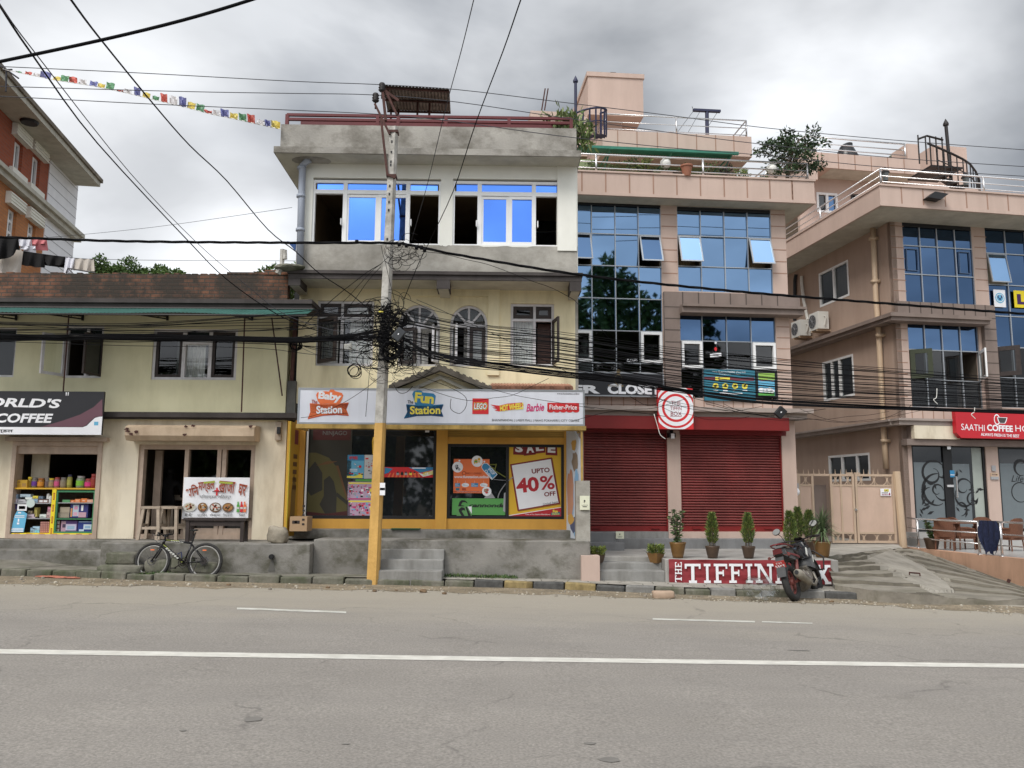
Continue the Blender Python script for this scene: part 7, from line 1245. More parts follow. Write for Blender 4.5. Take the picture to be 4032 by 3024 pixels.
def make_chair(loc,rz,label):
 t=thing('wicker_chair',label,'chair',(0,0,0),'wicker chairs on the coffee terrace');b=MB();n=10
 for i in range(n):
  def bp_(i,z):a_=(i/n-.5);return Vector((a_*.56,.26-.10*(2*a_)**2+z*.06,z))
  def topz(i):a_=abs(i/n-.5)*2;return .98-.10*a_**3
  b.hexa([bp_(i,.40),bp_(i+1,.40),Vector((bp_(i+1,0).x,.26-.1*(2*((i+1)/n-.5))**2+.08,topz(i+1))),Vector((bp_(i,0).x,.26-.1*(2*(i/n-.5))**2+.08,topz(i)))]+[x+Vector((0,.05,0))for x in(bp_(i,.40),bp_(i+1,.40),Vector((bp_(i+1,0).x,.26-.1*(2*((i+1)/n-.5))**2+.08,topz(i+1))),Vector((bp_(i,0).x,.26-.1*(2*(i/n-.5))**2+.08,topz(i))))])
 b.build('backrest',M['wicker'],t);b=MB();b.cube((0,0,.38),(.56,.56,.10));b.cube((0,-.02,.45),(.50,.48,.05));b.build('seat',M['wicker'],t)
 for s_ in(-1,1):b=MB();b.tube([(s_*.29,.24,.66),(s_*.31,0,.66),(s_*.30,-.24,.62),(s_*.29,-.27,.4)],.035,6);b.cube((s_*.29,0,.52),(.03,.46,.24));b.build('armrest',M['wicker'],t)
 for sx in(-1,1):
  for sy in(-1,1):b=MB();b.tube([(sx*.25,sy*.24,.36),(sx*.27,sy*.27,0)],.024,6);b.build('leg',M['wicker'],t)
 t.location=loc;t.rotation_euler=(0,0,rz);t.scale=(.8,.8,.86);return t
zc_=zt-.012;ch0=None
for(r,x,y,Z,rz,lb)in(('S6',1410,1100,22.0,R(150),'brown wicker chair with square back in front of the flower patterned door'),('S6',1545,1105,22.4,R(95),'brown wicker chair turned sideways between the table and the first chair'),('S6',1915,1130,21.9,R(200),'brown wicker chair with tall rounded back right of the hung jacket'),('S6',1720,1125,22.6,R(-20),'brown wicker chair half hidden behind the hung jacket')):
 p=at_depth(r,x,y,Z);p.z=zc_
 if ch0 is None:ch0=make_chair(p,rz,lb)
 else:copy_tree(ch0,p,lb,(0,0,rz))
p=at_depth('S6',1570,1100,22.4);p.z=zc_;t=thing('terrace_table','brown wicker table with glass top on the coffee terrace','table',p);b=MB();b.cube((p.x,p.y,zc_+.70),(1.0,.6,.04));b.build('table_top',M['wicker'],t)
for sx in(-1,1):
 for sy in(-1,1):b=MB();b.tube([(p.x+sx*.4,p.y+sy*.22,zc_+.68),(p.x+sx*.43,p.y+sy*.25,zc_)],.03,6);b.build('leg',M['wicker'],t)
 # ================================================================ building E : far brick and white house
F=FE;E_=thing('brick_house','tall red brick and white house with wide eaves at the far left','house',FE.P(44,0,0))
def fe(x,y,d=0):return F.uv('R1',x,y,d)
ub=fe(312,1200)[0];ue=fe(492,1400)[0];zc_t=fe(250,1330)[1];zc_b=fe(250,1385)[1];zt=fe(318,1015)[1];u0=20
ws=[(fe(88,1030)[0],fe(145,1040)[0],fe(115,1125)[1],fe(115,920)[1]),(fe(205,1130)[0],fe(260,1130)[0],fe(235,1232)[1],fe(235,1022)[1]),(fe(48,1450)[0],fe(106,1450)[0],fe(78,1600)[1],fe(78,1365)[1]),(fe(178,1540)[0],fe(230,1540)[0],fe(205,1670)[1],fe(205,1458)[1])]
b=MB();wall(b,F,u0,ub,zc_t,zt+1,ws[:2],0,.35);b.build('upper_brick_wall',brick('red_brick',F.U,(.33,.085,.04),(.27,.07,.035),(.22,.12,.09),.5,.15),E_,fix=False)
b=MB();wall(b,F,u0,ub,0,zc_b,ws[2:],0,.35);b.build('lower_brick_wall',brick('orange_brick',F.U,(.46,.19,.07),(.40,.16,.06),(.28,.15,.09),.5,.15),E_,fix=False)
b=MB();b.box(F,ub,ue,0,zt+1.2,-9,.04);b.build('siding_wall',M['white'],E_);b=MB();n=34
for i in range(n):v=2+(zt-1)*i/n*1.05;b.box(F,ub,ue,v-.016,v+.016,.03,.05)
b.build('siding_groove',M['greyp'],E_)
b=MB();b.box(F,u0,ue+.2,zc_b,zc_t,-.3,.35);b.box(F,u0,ue+.25,zc_t-.15,zc_t+.05,-.3,.5);b.build('cornice',M['soffit'],E_)
z_e=fe(495,1218)[1];er=at_height('R1',655,1222,z_e)-F.O;ed,eu=er.dot(F.N),er.dot(F.U);zt=z_e-.1
b=MB();b.box(F,u0-8,eu,z_e,z_e+.25,-10,ed);ro=b.build('roof_eave',M['soffit'],E_);b=MB();b.box(F,u0-8,eu+.1,z_e+.25,z_e+.45,-10,ed+.1);b.build('roof',mat('grey_roof',(.20,.17,.13),var=.3,stain=.5),E_)
for rc in ws:
 b=MB();frame(b,F,rc,xs=[(rc[0]+rc[1])/2],ys=[rc[2]+(rc[3]-rc[2])*k for k in((.35,.68)if rc in ws[2:]else())],fw=.12,d0=-.3,d1=-.15,mw=.12);wn=b.build('window',M['upvc'],E_);pane(F,(rc[0]+.1,rc[1]-.1,rc[2]+.1,rc[3]-.1),-.24,'darkglass',wn)
 b=MB();b.box(F,rc[0]-.35,rc[1]+.35,rc[2]-.3,rc[2]-.05,-.1,.18);b.build('window_sill',M['offwhite'],wn);b=MB();b.box(F,rc[0]-.4,rc[1]+.4,rc[3]+.05,rc[3]+.6,-.1,.22);[b.box(F,rc[0]-.4,rc[1]+.4,rc[3]+.05+k*.15,rc[3]+.12+k*.15,.2,.26)for k in range(4)];b.build('window_hood',M['offwhite'],wn)
b=MB();b.lathe(F.P(fe(250,877,1.2)[0],z_e-.12,ed*.6),[(.35,0),(.4,.1)],12);b.build('eave_lamp',M['black'],E_)
# ================================================================ utility pole
ZP=16.05
def K(r,x,y,Z=ZP):return at_depth(r,x,y,Z)
pt=K('R2',872,478);pb_=K('S4',652,1420);PL=thing('utility_pole','leaning concrete utility pole with its foot painted yellow','pole',pb_)
def pole_at(z):k=(z-pb_.z)/(pt.z-pb_.z);return pb_.lerp(pt,k)
def pole_seg(z0,z1,m,name):
 b=MB();n=10
 for i in range(n):
  a_,c_=z0+(z1-z0)*i/n,z0+(z1-z0)*(i+1)/n;q8=[]
  for z in(a_,c_):
   p=pole_at(z);k=(z-pb_.z)/(pt.z-pb_.z);w_=.108-.030*k;dd=.11-.03*k;ch=.02
   q8.append([p+Vector((x,y,0))for x,y in((-w_,-dd+.02),(w_-ch*2,-dd-.01),(w_,-dd+ch*3),(w_,dd),(-w_,dd))])
  for j in range(5):b.poly((q8[0][j],q8[0][(j+1)%5],q8[1][(j+1)%5],q8[1][j]))
  if i==n-1:b.poly(q8[1])
 return b.build(name,m,PL)
zy=K('S4',710,295).z
pole_seg(-.3,zy,M['yellow_pole'],'painted_foot');pole_seg(zy,pt.z,M['polec'],'shaft')
b=MB()
for r,x,y in(('R2',860,785),('R2',872,510)):
 z=K(r,x,y).z;p=pole_at(z);k=(z-pb_.z)/(pt.z-pb_.z);w_=.115-.030*k;b.cube(p,(w_*2+.02,w_*2+.02,.05))
b.build('band',M['rust'],PL)
b=MB()
for y in(575,640,700,720,850,900,950,1000,1180):z=K('R2',855,y).z;p=pole_at(z);b.cube(p+Vector((-.02,-.105+.03*(z/9),0)),(.03,.03,.045))
b.build('bolt_hole',M['black'],PL)
b=MB();J=lambda x,y,Z=ZP-.1:K('R2',x,y,Z)
def bar(p,q_,w_=.05):p,q_=Vector(p),Vector(q_);b.tube([p,q_],w_*.75,4)
bar(J(800,240),J(820,435),.05);bar(J(752,330),J(845,520),.042);bar(J(790,420),J(830,770),.042);bar(J(830,770),J(880,790),.042);bar(J(795,235),J(900,310),.045);bar(J(820,250),J(890,400),.04);b.build('cross_arm',M['rust'],PL)
for x,y in((797,228),(757,292)):
 b=MB();p=J(x,y);b.lathe(p-Vector((0,0,.10)),[(.015,-.14),(.015,0),(.05,.01),(.075,.04),(.045,.06),(.075,.09),(.05,.12),(.07,.15),(.05,.19),(.0,.2)],12);b.build('insulator',M['iron'],PL,smooth=True)
b=MB();rc=K('T3',1,1);[b.cube(K('T1',1347,y0,ZP-.13),(.10,.012,.14))for y0 in(1380,1445)];t=tag(b.build('paper_notice',M['white']),'torn white paper strip stuck on the yellow part of the pole','notice')
# ================================================================ cables
cab_n=0
def cable(pts,r,label,group=None,m='cable',name='cable',cat='cable',n=5,sub=4):
 """smooth line through measured points"""
 P_=[Vector(p)for p in pts];out=[]
 for i in range(len(P_)-1):
  p0=P_[max(0,i-1)];p1=P_[i];p2=P_[i+1];p3=P_[min(len(P_)-1,i+2)]
  for s_ in range(sub):
   t_=s_/sub;out.append(.5*((2*p1)+(p2-p0)*t_+(2*p0-5*p1+4*p2-p3)*t_*t_+(3*p1-p0-3*p2+p3)*t_**3))
 out.append(P_[-1]);b=MB();b.tube(out,r,n);return tag(b.build(name,M[m],smooth=True,fix=False),label,cat,group)
def pk(*a):return[K('P',x,y,Z)for x,y,Z in a]
cable(pk((-200,285,7),(0,243,7),(400,158,7),(720,80,7),(988,0,7),(1250,-90,7)),.016,'thickest black cable sagging across the top left corner of the sky')
cable(pk((-60,-70,5.5),(0,24,6.2),(130,220,7.8),(386,567,11),(744,952,14),(895,1102,15),(1101,1243,15.6),(1300,1318,15.8),(1510,1370,15.9)),.010,'black cable from the top left corner to the tangle, lower of two')
cable(pk((-40,-50,5.5),(12,36,6.2),(145,217,7.8),(512,681,11.5),(771,952,14),(970,1123,15),(1120,1237,15.6),(1310,1300,15.8),(1510,1330,15.9)),.006,'thin grey wire running just above the black cable from the top left corner',m='wire')
cable(pk((200,-120,5.5),(280,0,6.2),(400,160,7.8),(609,416,10),(747,573,11.5),(892,711,13),(1055,904,14.4),(1165,991,15),(1253,1073,15.4),(1382,1159,15.8),(1507,1266,16)),.010,'black cable bowing down from the top edge past the prayer flags to the pole')
cable(pk((1885,-80,8),(1865,0,8.5),(1816,200,10),(1753,434,12),(1683,725,14),(1620,947,15.8)),.006,'thin grey wire dropping steeply from the top edge to the left of the thicker one',m='wire')
cable(pk((2085,-90,8),(2050,0,8.5),(1981,200,10),(1873,485,12),(1785,751,14),(1690,953,15.6),(1646,1042,15.9),(1590,1180,16)),.008,'black cable dropping steeply from the top edge in front of the cement house')
cable(pk((-200,958,24),(163,937,24),(600,895,24),(1150,817,20)),.006,'very thin grey wire rising across the bright cloud behind the brick house',m='wire')
for k,(a_,lb)in enumerate((([(-200,255,15),(0,262,15),(540,287,15.5),(1150,320,15.9),(1490,333,16),(1800,353,16.2),(2200,401,16.5),(2640,455,17),(3000,502,17.5),(3500,550,18),(4032,590,18.5),(4300,610,18.6)],'topmost of the three bare power lines crossing the sky'),([(-200,334,15),(0,340,15),(700,360,15.5),(1150,368,15.9),(1475,374,16),(1800,402,16.2),(2200,461,16.5),(2640,522,17),(3000,568,17.5),(3500,620,18),(4032,656,18.5),(4300,672,18.6)],'middle one of the three bare power lines crossing the sky'),([(-200,370,15),(0,379,15),(600,410,15.5),(1150,434,15.9),(1490,450,16),(1800,480,16.2),(2200,535,16.5),(2640,582,17),(3000,611,17.5),(3500,660,18),(4032,694,18.5),(4300,706,18.6)],'lowest of the three bare power lines crossing the sky'))):cable(pk(*a_),.0085,lb,m='wire',name='power_line',cat='power line')
# thick twisted service cable through the pole
base=[(-300,928,15.8),(0,934,15.8),(500,950,15.8),(1150,956,15.8),(1530,957,15.8),(1640,970,15.8),(1800,1003,15.8),(2271,1080,16),(2800,1138,16.3),(3300,1180,16.8),(4032,1236,17.5),(4400,1262,17.8)]
P_=pk(*base);fine=[]
for i in range(len(P_)-1):
 p0=P_[max(0,i-1)];p1=P_[i];p2=P_[i+1];p3=P_[min(len(P_)-1,i+2)];L_=max(6,int((p2-p1).length/.12))
 for s_ in range(L_):t_=s_/L_;fine.append(.5*((2*p1)+(p2-p0)*t_+(2*p0-5*p1+4*p2-p3)*t_*t_+(3*p1-p0-3*p2+p3)*t_**3))
b=MB()
for k in range(3):b.tube([p+Vector((0,math.cos(i*.55+k*2.09),math.sin(i*.55+k*2.09)))*.016 for i,p in enumerate(fine)],.014,5)
for x,y in((1405,952),(1572,962),(1600,967),(1640,975),(1660,975),(1672,985)):b.cube(K('P',x,y,15.78),(.06,.06,.07))
tag(b.build('service_cable',M['cable'],smooth=True,fix=False),'thick twisted black service cable with clamps crossing the whole street','cable')
# the many telecom cables left and right of the pole
r_=random.Random(21)
LG,RG='black telephone cables left of the pole','black telephone cables right of the pole'
def sagc(a,c,k,Z0,Z1,n=7,r=.007,lb='',grp=None,wob=4,end=()):
 pts=[]
 for i in range(n+1):
  t_=i/n;x=a[0]+(c[0]-a[0])*t_;y=a[1]+(c[1]-a[1])*t_+4*k*t_*(1-t_)+(r_.uniform(-wob,wob)if 0<i<n else 0);pts.append((x,y,Z0+(Z1-Z0)*t_))
 return cable(pk(*pts,*end),r,lb,grp,n=4,sub=3)
for i in range(22):
 y0=1314+i*1.5;yb=1320+r_.uniform(-12,16);ym=1326+r_.uniform(-11,12)
 Z=15.7+r_.uniform(-.15,.15);cable(pk((-250,y0-4,Z),(0,y0,Z),(420,ym-2,Z),(800,ym+4,Z),(1200,ym+12,Z),(1400,yb+6,15.85),(1530,yb+r_.uniform(-25,25),15.9)),r_.uniform(.008,.012),'black cable packed in the thick sagging bundle left of the pole',LG,n=4,sub=3)
for i,(y0,y1,y2,y3)in enumerate(((1272,1278,1245,1225),(1276,1284,1262,1232),(1290,1290,1258,1250),(1297,1302,1300,1262),(1303,1290,1280,1270),(1275,1305,1300,1290),(1306,1318,1296,1285),(1280,1282,1270,1275),(1340,1338,1352,1390),(1335,1345,1340,1405),(1345,1360,1372,1420),(1268,1276,1240,1205))):
 Z=15.7+r_.uniform(-.2,.2);cable(pk((-250,y0,Z),(0,y0,Z),(500,y1+r_.uniform(-3,3),Z),(1000,y2+r_.uniform(-4,4),Z),(1250,(y2+y3)/2+r_.uniform(-6,6),15.8),(1515,y3+r_.uniform(-8,8),15.9)),r_.uniform(.006,.010),'thin black cable strung loosely above the thick bundle left of the pole' if y0<1310 else 'thin black cable drooping under the thick bundle left of the pole',LG+(' above the bundle' if y0<1310 else ' under the bundle'),n=4,sub=3)
 # fans of wire from pole to the cream house windows
for a_,c_,k in(((1520,1200),(1130,1300),15),((1520,1215),(1160,1330),12),((1515,1290),(1130,1330),10),((1520,1280),(1150,1245),14),((1515,1360),(1200,1320),14),((1500,1400),(1240,1330),18),((1500,1420),(1160,1350),10),((1480,1440),(1150,1350),20),((1525,1175),(1240,1240),-8),((1530,1010),(1350,1190),-8),((1500,1040),(1190,1290),-14),((1500,1050),(1310,1300),-10)):sagc(a_,c_,k,15.9,16.2,6,r_.uniform(.005,.008),'thin black wire fanning from the pole over the left window of the toy shop house','thin wires fanning left from the pole')
# right: main bundle
for i in range(15):
 o=r_.uniform(-14,14);o2=r_.uniform(-14,10);Z1=16.5+r_.uniform(-.3,.3);cable(pk((1555,1330+r_.uniform(-30,60),15.85),(1700,1398+o,15.8),(1900,1434+o,15.8),(2200,1472+o*.9,15.9),(2430,1496+o*.9,16),(2607,1527+o*.8,16.1),(2788,1554+o2,16.1),(2968,1577+o2,16.2),(3195,1592+o2*.9,16.3),(3583,1609+o2*.6,16.6),(4032,1624+o2*.6,Z1),(4350,1636+o2*.6,Z1)),r_.uniform(.009,.014),'black cable packed in the thick sagging bundle right of the pole',RG,n=4,sub=3)
for i in range(30):
 k=i/29;ys=1215+190*k+r_.uniform(-14,14);y1=1308+160*k+r_.uniform(-8,8);y2=1425+150*k+r_.uniform(-8,8);y3=1462+138*k+r_.uniform(-7,7);y4=1495+120*k+r_.uniform(-6,6)
 if i in(1,2,4):y2-=12
 cable(pk((1555,ys,15.9),(1850,(ys+y1)/2+r_.uniform(0,20),15.8),(2200,y1,15.8),(2620,(y1+y2)/2+6,16),(3060,y2,16.3),(3580,y3,16.7),(4032,y4,17),(4300,y4+8,17)),r_.uniform(.006,.0095),'thin black cable stretched across the peach house above the thick bundle','thin cables stretched right of the pole',n=4,sub=3)
 # loose drooping wires over the red fascia
for a_,c_,k in(((2560,1560),(3000,1600),40),((2700,1560),(3250,1610),36),((2600,1600),(2950,1640),26),((2480,1560),(2620,1570),30),((2780,1590),(3180,1650),18),((2300,1600),(2700,1570),30),((2500,1540),(2900,1620),12),((2850,1590),(3100,1630),24),((3100,1640),(3700,1600),36),((3020,1650),(3500,1620),14),((2270,1590),(3050,1640),-16),((2250,1660),(2620,1640),-30),((3150,1610),(3600,1590),60)):sagc(a_,c_,k,16.1,16.4,6,r_.uniform(.004,.007),'loose thin wire drooping under the thick bundle above the red fascia','loose wires over the red fascia',wob=5)
for a_,c_,k,lb in(((1530,1150),(2090,1310),20,'black wire from a small clip on the cream wall toward the right'),((1640,1180),(2300,1500),-10,'straight black wire crossing the right arched window downward'),((1500,1480),(1185,1645),25,'black wire swooping from the pole to the lower left corner of the shop sign'),((1455,1460),(1440,1640),0,'black wire hanging straight down across the white shop sign'),((1600,1430),(2340,1610),24,'black wire sagging in front of the gable to the end of the sign'),((1650,1520),(2160,1490),70,'black wire drooping low over the tiled gable'),((2260,1180),(2500,1440),0,'thin wire slanting down across the left glass wall of the peach house'),((1500,965),(1560,1200),6,'wire running down the pole from the service cable'),((1660,990),(2260,1180),-30,'thin wire from the service cable to the corner of the cement house')):sagc(a_,c_,k,15.75,16.0,7,.006,lb,wob=5)
# white dangling wire, loop over the sign
cable(pk((2575,1630,16.1),(2590,1680,16.1),(2600,1712,16.1),(2620,1728,16.1)),.007,'pale wire hanging down beside the target sign',m='plasticw')
cable(pk((1620,1400,15.7),(1640,1470,15.7),(1760,1520,15.7),(1830,1560,15.65),(1835,1600,15.65),(1810,1628,15.65),(1775,1610,15.65),(1776,1570,15.65)),.006,'black wire curling in a hook over the middle of the white shop sign')
for k,(a_,lb)in enumerate((([(1550,1515),(1570,1545),(1600,1545),(1625,1520)],'short black loop hanging over the top of the sign right of the pole'),([(1625,1425),(1628,1470),(1650,1487),(1690,1465),(1720,1435)],'black loop hanging below the left arched window'))):cable(pk(*[(x,y,15.7)for x,y in a_]),.006,lb)
# coils and tangle
def coil(r,x,y,Z,R_,n,lb,th=.009,sq=1.0):
 c=K(r,x,y,Z);b=MB();q_=random.Random(int(x))
 for i in range(n):
  o=Vector((q_.uniform(-.03,.03),q_.uniform(-.04,.04),q_.uniform(-.03,.03)));rr=R_*q_.uniform(.86,1.08);ph=q_.random()*6;b.tube([c+o+Vector((math.cos(k*.35+ph)*rr,.04*math.sin(k*.7+ph),math.sin(k*.35+ph)*rr*sq))for k in range(19)],th,4)
 return tag(b.build('cable_coil',M['cable'],smooth=True,fix=False),lb,'cable coil')
coil('T3',700,1045,15.7,.175,10,'large coil of black cable hung on the front of the pole',.010);coil('T3',165,1332,16.3,.125,5,'neat round coil of black cable hanging on the cream wall left of the pole',.008);coil('T3',770,690,15.7,.11,6,'coil of black cable behind the dark junction box on the pole',.010,1.2);coil('R5',2148,755,15.9,.10,7,'small coil of black cable at the gap between the two houses',.008);coil('T3',830,590,15.8,.14,5,'upper coil of black cable on the right side of the pole',.010)
b=MB();q_=random.Random(77)
for i in range(175):
 cx=q_.gauss(660,145);cy=q_.uniform(330,1280);c=K('T3',cx,cy,15.8+q_.uniform(-.1,.3));R_=q_.uniform(.05,.22);ph=q_.random()*6;ln=q_.randint(5,14);ex=q_.uniform(.4,1.8);ti=q_.uniform(-.8,.8)
 b.tube([c+Vector((math.cos(ph+k*.4)*R_*ex,.05*math.sin(k),math.sin(ph+k*.4)*R_+ti*R_*k*.08))for k in range(ln)],q_.uniform(.004,.009),4)
for i in range(60):
 y=q_.uniform(380,1200);a_=K('T3',540+q_.uniform(-40,20),y,15.85);e_=K('T3',760+q_.uniform(-30,60),y+q_.uniform(-60,140),15.85);m_=a_.lerp(e_,.5)+Vector((0,-.05,q_.uniform(-.12,.06)));b.tube([a_,a_.lerp(m_,.5)+Vector((0,0,.02)),m_,e_],q_.uniform(.006,.013),4)
for i in range(26):
 cx=q_.uniform(600,760);c=K('R2',cx+260,q_.uniform(1170,1340),15.8);R_=q_.uniform(.05,.17);ph=q_.random()*6;b.tube([c+Vector((math.cos(ph+k*.45)*R_*1.3,.04*math.sin(k),math.sin(ph+k*.45)*R_))for k in range(q_.randint(5,13))],q_.uniform(.004,.007),4)
for i in range(40):
 c=K('T3',q_.uniform(330,1000),q_.uniform(1050,1420),15.8);R_=q_.uniform(.05,.16);ph=q_.uniform(2.6,3.6);b.tube([c+Vector((math.cos(ph+k*.3)*R_*1.5,.03*math.sin(k),math.sin(ph+k*.3)*R_))for k in range(q_.randint(7,11))],q_.uniform(.003,.006),4)
tag(b.build('cable_tangle',M['cable'],smooth=True,fix=False),'dense black tangle of wires wrapped around the middle of the pole','cables',kind='stuff')
def boxy(r,x,y,Z,size,ang,m,label,cat,name):
 c=K(r,x,y,Z);t=thing(name,label,cat,(c.x,c.y,c.z-size[2]/2));rot=Matrix.Rotation(ang,3,'Y');b=MB();b.cube(c,size,0,rot);o=b.build('casing',M[m],t);bv=o.modifiers.new('bevel','BEVEL');bv.width=.012;bv.segments=2
 b=MB();b.cube(c+rot@Vector((0,-size[1]/2-.004,0)),(size[0]*.12,.008,size[2]*.12),0,rot);b.build('mark',M['white'],t);return t
grey_box=flat('charcoal_plastic',(.035,.038,.042),.5);M['charc']=grey_box
boxy('T3',810,800,15.55,(.17,.08,.24),R(38),'charc','dark grey junction box tilted among the cables on the pole','junction box','junction_box');boxy('T3',75,980,16.0,(.15,.05,.12),R(-6),'plasticw','white junction box hanging in front of the left shop house window','junction box','junction_box');boxy('S1',1930,1270,16.0,(.17,.10,.20),R(42),'black','black junction box hanging tilted at the right end of the red fascia','junction box','junction_box')
t=boxy('T3',555,472,15.8,(.09,.05,.03),0,'yel','small yellow connector at the left side of the pole','connector','connector')
for k,(x,y)in enumerate(((1435,1120),(1770,1250))):cable([K('S2',x+5,y-(40 if k==0 else 0),16.4),K('S2',x,y+40,16.4),K('S2',x-25,y+60,16.4),K('S2',x+12,y+100,16.4)],.008,('pale cord knotted on the bundle in front of the coffee house windows' if k==0 else 'pale cord tied on the bundle above the red coffee sign'),m='plasticw')
# ================================================================ prayer flags
PF=thing('prayer_flags','string of faded coloured prayer flags strung across the sky','prayer flags',at_depth('R1',30,455,27));fp=[(0,425,27),(30,455,27),(160,482,25.6),(340,520,24),(600,560,22.5),(830,608,21),(1000,650,20),(1165,690,19),(1400,750,18),(1560,783,17.4),(1700,815,17),(1835,845,16.6)]
FPv=[at_depth('R1',*p)for p in fp]
def on_line(x):
 for a_,c_ in zip(fp,fp[1:]):
  if a_[0]<=x<=c_[0]:k=(x-a_[0])/(c_[0]-a_[0]);return a_[1]+(c_[1]-a_[1])*k,a_[2]+(c_[2]-a_[2])*k
b=MB();b.tube(FPv,.010,4);b.build('cord',M['plasticw'],PF)
fc=dict(r=flat('flag_red',(.55,.13,.10)),w=flat('flag_white',(.62,.60,.60)),b=flat('flag_blue',(.16,.17,.36)),y=flat('flag_yellow',(.66,.54,.14)),g=flat('flag_green',(.13,.30,.16)))
q_=random.Random(5)
for x0,x1,h,c in((100,140,8,'g'),(162,205,18,'r'),(215,258,20,'w'),(258,330,42,'b'),(345,392,24,'y'),(392,445,38,'g'),(452,508,40,'r'),(512,566,32,'w'),(582,632,30,'b'),(636,684,26,'y'),(690,743,44,'g'),(762,808,12,'r'),(808,858,28,'w'),(876,918,54,'b'),(930,980,34,'y'),(994,1038,26,'g'),(1052,1096,56,'r'),(1108,1160,56,'w'),(1170,1218,64,'b'),(1220,1272,42,'y'),(1280,1332,44,'g'),(1334,1386,20,'r'),(1388,1438,32,'w'),(1442,1496,50,'b'),(1500,1552,36,'y'),(1562,1612,46,'g'),(1618,1668,54,'r'),(1674,1724,32,'w'),(1730,1768,42,'b'),(1772,1832,48,'y')):
 b=MB();n=5;ya,Za=on_line(x0);yb,Zb=on_line(x1);sk=q_.uniform(-6,8)
 def fpnt(i,j):k=i/n;y=ya+(yb-ya)*k;return at_depth('R1',x0+(x1-x0)*k+sk*j/3+2*math.sin(j+i),y-h*j/3+3*math.sin(i*1.7+x0)*(j/3),Za+(Zb-Za)*k+.10*math.sin(i*1.5+j+x0))
 for i in range(n):
  for j in range(3):b.poly((fpnt(i,j),fpnt(i+1,j),fpnt(i+1,j+1),fpnt(i,j+1)))
 b.build('flag',fc[c],PF,smooth=True,fix=False)
 # cross sticks at the far end of the string
b=MB();Q=lambda x,y:at_depth('R1',x,y,27);b.tube([Q(0,425),Q(122,512)],.03,5);b.tube([Q(42,455),Q(38,600)],.03,5);b.tube([Q(20,458),Q(80,455)],.03,5);tag(b.build('aerial_mast',M['wire']),'thin crossed metal aerial on the eaves of the brick house','aerial')
# ================================================================ laundry on the roof of the cream house
ZL=19.5;LQ=lambda x,y,Z=ZL:at_depth('T8',x,y,Z)
cable([LQ(-300,470),LQ(500,600),LQ(950,668),LQ(1420,728),LQ(1630,752),LQ(2050,775),LQ(3400,800),LQ(6600,815)],.006,'thin clothes line over the roof of the cream house',m='wire',name='clothes_line',cat='clothes line')
def cloth(pts,label,cat,m,name,folds=3.0,amp=.05,Z=ZL):
 """outline given top-left, top-right, bottom-right ... as measured rows of the hanging cloth"""
 top,bot=pts;n=22;b=MB()
 def rowp(row,k):
  x=row[0][0]+(row[-1][0]-row[0][0])*k
  for a_,c_ in zip(row,row[1:]):
   if min(a_[0],c_[0])<=x<=max(a_[0],c_[0])+1e-6:kk=(x-a_[0])/max(1e-6,(c_[0]-a_[0]));return x,a_[1]+(c_[1]-a_[1])*kk
  return row[-1]
 def pp(i,j):a_=rowp(top,i/n);c_=rowp(bot,i/n);k=j/8;return LQ(a_[0]+(c_[0]-a_[0])*k,a_[1]+(c_[1]-a_[1])*k,Z+amp*math.sin(i/n*folds*6.28+k*1.5)*(.2+k)+.02*k)
 for i in range(n):
  for j in range(8):b.poly((pp(i,j),pp(i+1,j),pp(i+1,j+1),pp(i,j+1)))
 for i in range(n):
  a0,a1=pp(i,0),pp(i+1,0);d0,d1=Vector((0,.10,-.25)),Vector((0,.10,-.25));b.poly((a0,a1,a1+d1,a0+d0))
 return tag(b.build(name,M[m],smooth=True,fix=False),label,cat)
cloth(([(-200,290),(400,330)],[(-200,800),(90,770),(200,745),(300,690),(345,600),(400,340)]),'black cloth bundled high at the left edge over the roof','laundry','clothk','black_cloth',2,.1,19.2)
cloth(([(-150,500),(380,560),(505,600)],[(-150,1150),(440,1150)]),'beige sheet hung at the left edge over the brick parapet','laundry','clotht','beige_sheet',2)
cloth(([(510,605),(940,668)],[(470,900),(560,925),(680,925),(780,960),(880,955),(985,960)]),'dark brown black garment in the middle of the clothes line','laundry','clothk','dark_garment',2)
cloth(([(940,668),(1425,730)],[(940,800),(985,830),(1040,915),(1150,895),(1280,915),(1420,870)]),'black shirt next to the white cloth on the clothes line','laundry','clothk','black_shirt',2)
cloth(([(1430,732),(1630,752)],[(1370,1150),(1590,1000)]),'narrow white cloth on the clothes line','laundry','clothw','white_cloth',2,.03)
cloth(([(1635,755),(2045,775)],[(1600,1025),(1700,1020),(2060,1040)]),'pale towel at the right end of the clothes line','laundry','clotht','pale_towel',2.5,.04)
cloth(([(410,300),(680,330)],[(400,480),(480,500),(690,490)]),'white and pink garment behind the service cable','laundry','clothw','pale_garment',2,.05,20)
cloth(([(690,340),(1020,355)],[(668,435),(800,465),(900,440),(1020,450)]),'pink garment right under the service cable','laundry','clothp','pink_garment',2,.04,20)
cloth(([(500,480),(770,490)],[(430,550),(600,580),(770,540)]),'small white garment below the pink one','laundry','clothw','white_garment',1.5,.04,20)
b=MB();b.tube([LQ(1440,1080,18),LQ(1480,975,18),LQ(2080,1075,18)],.016,5);b.tube([LQ(1480,975,18),LQ(1580,1075,18)],.012,5);tag(b.build('wire_stay',M['iron']),'thin iron stays on the brick parapet below the laundry','stay')
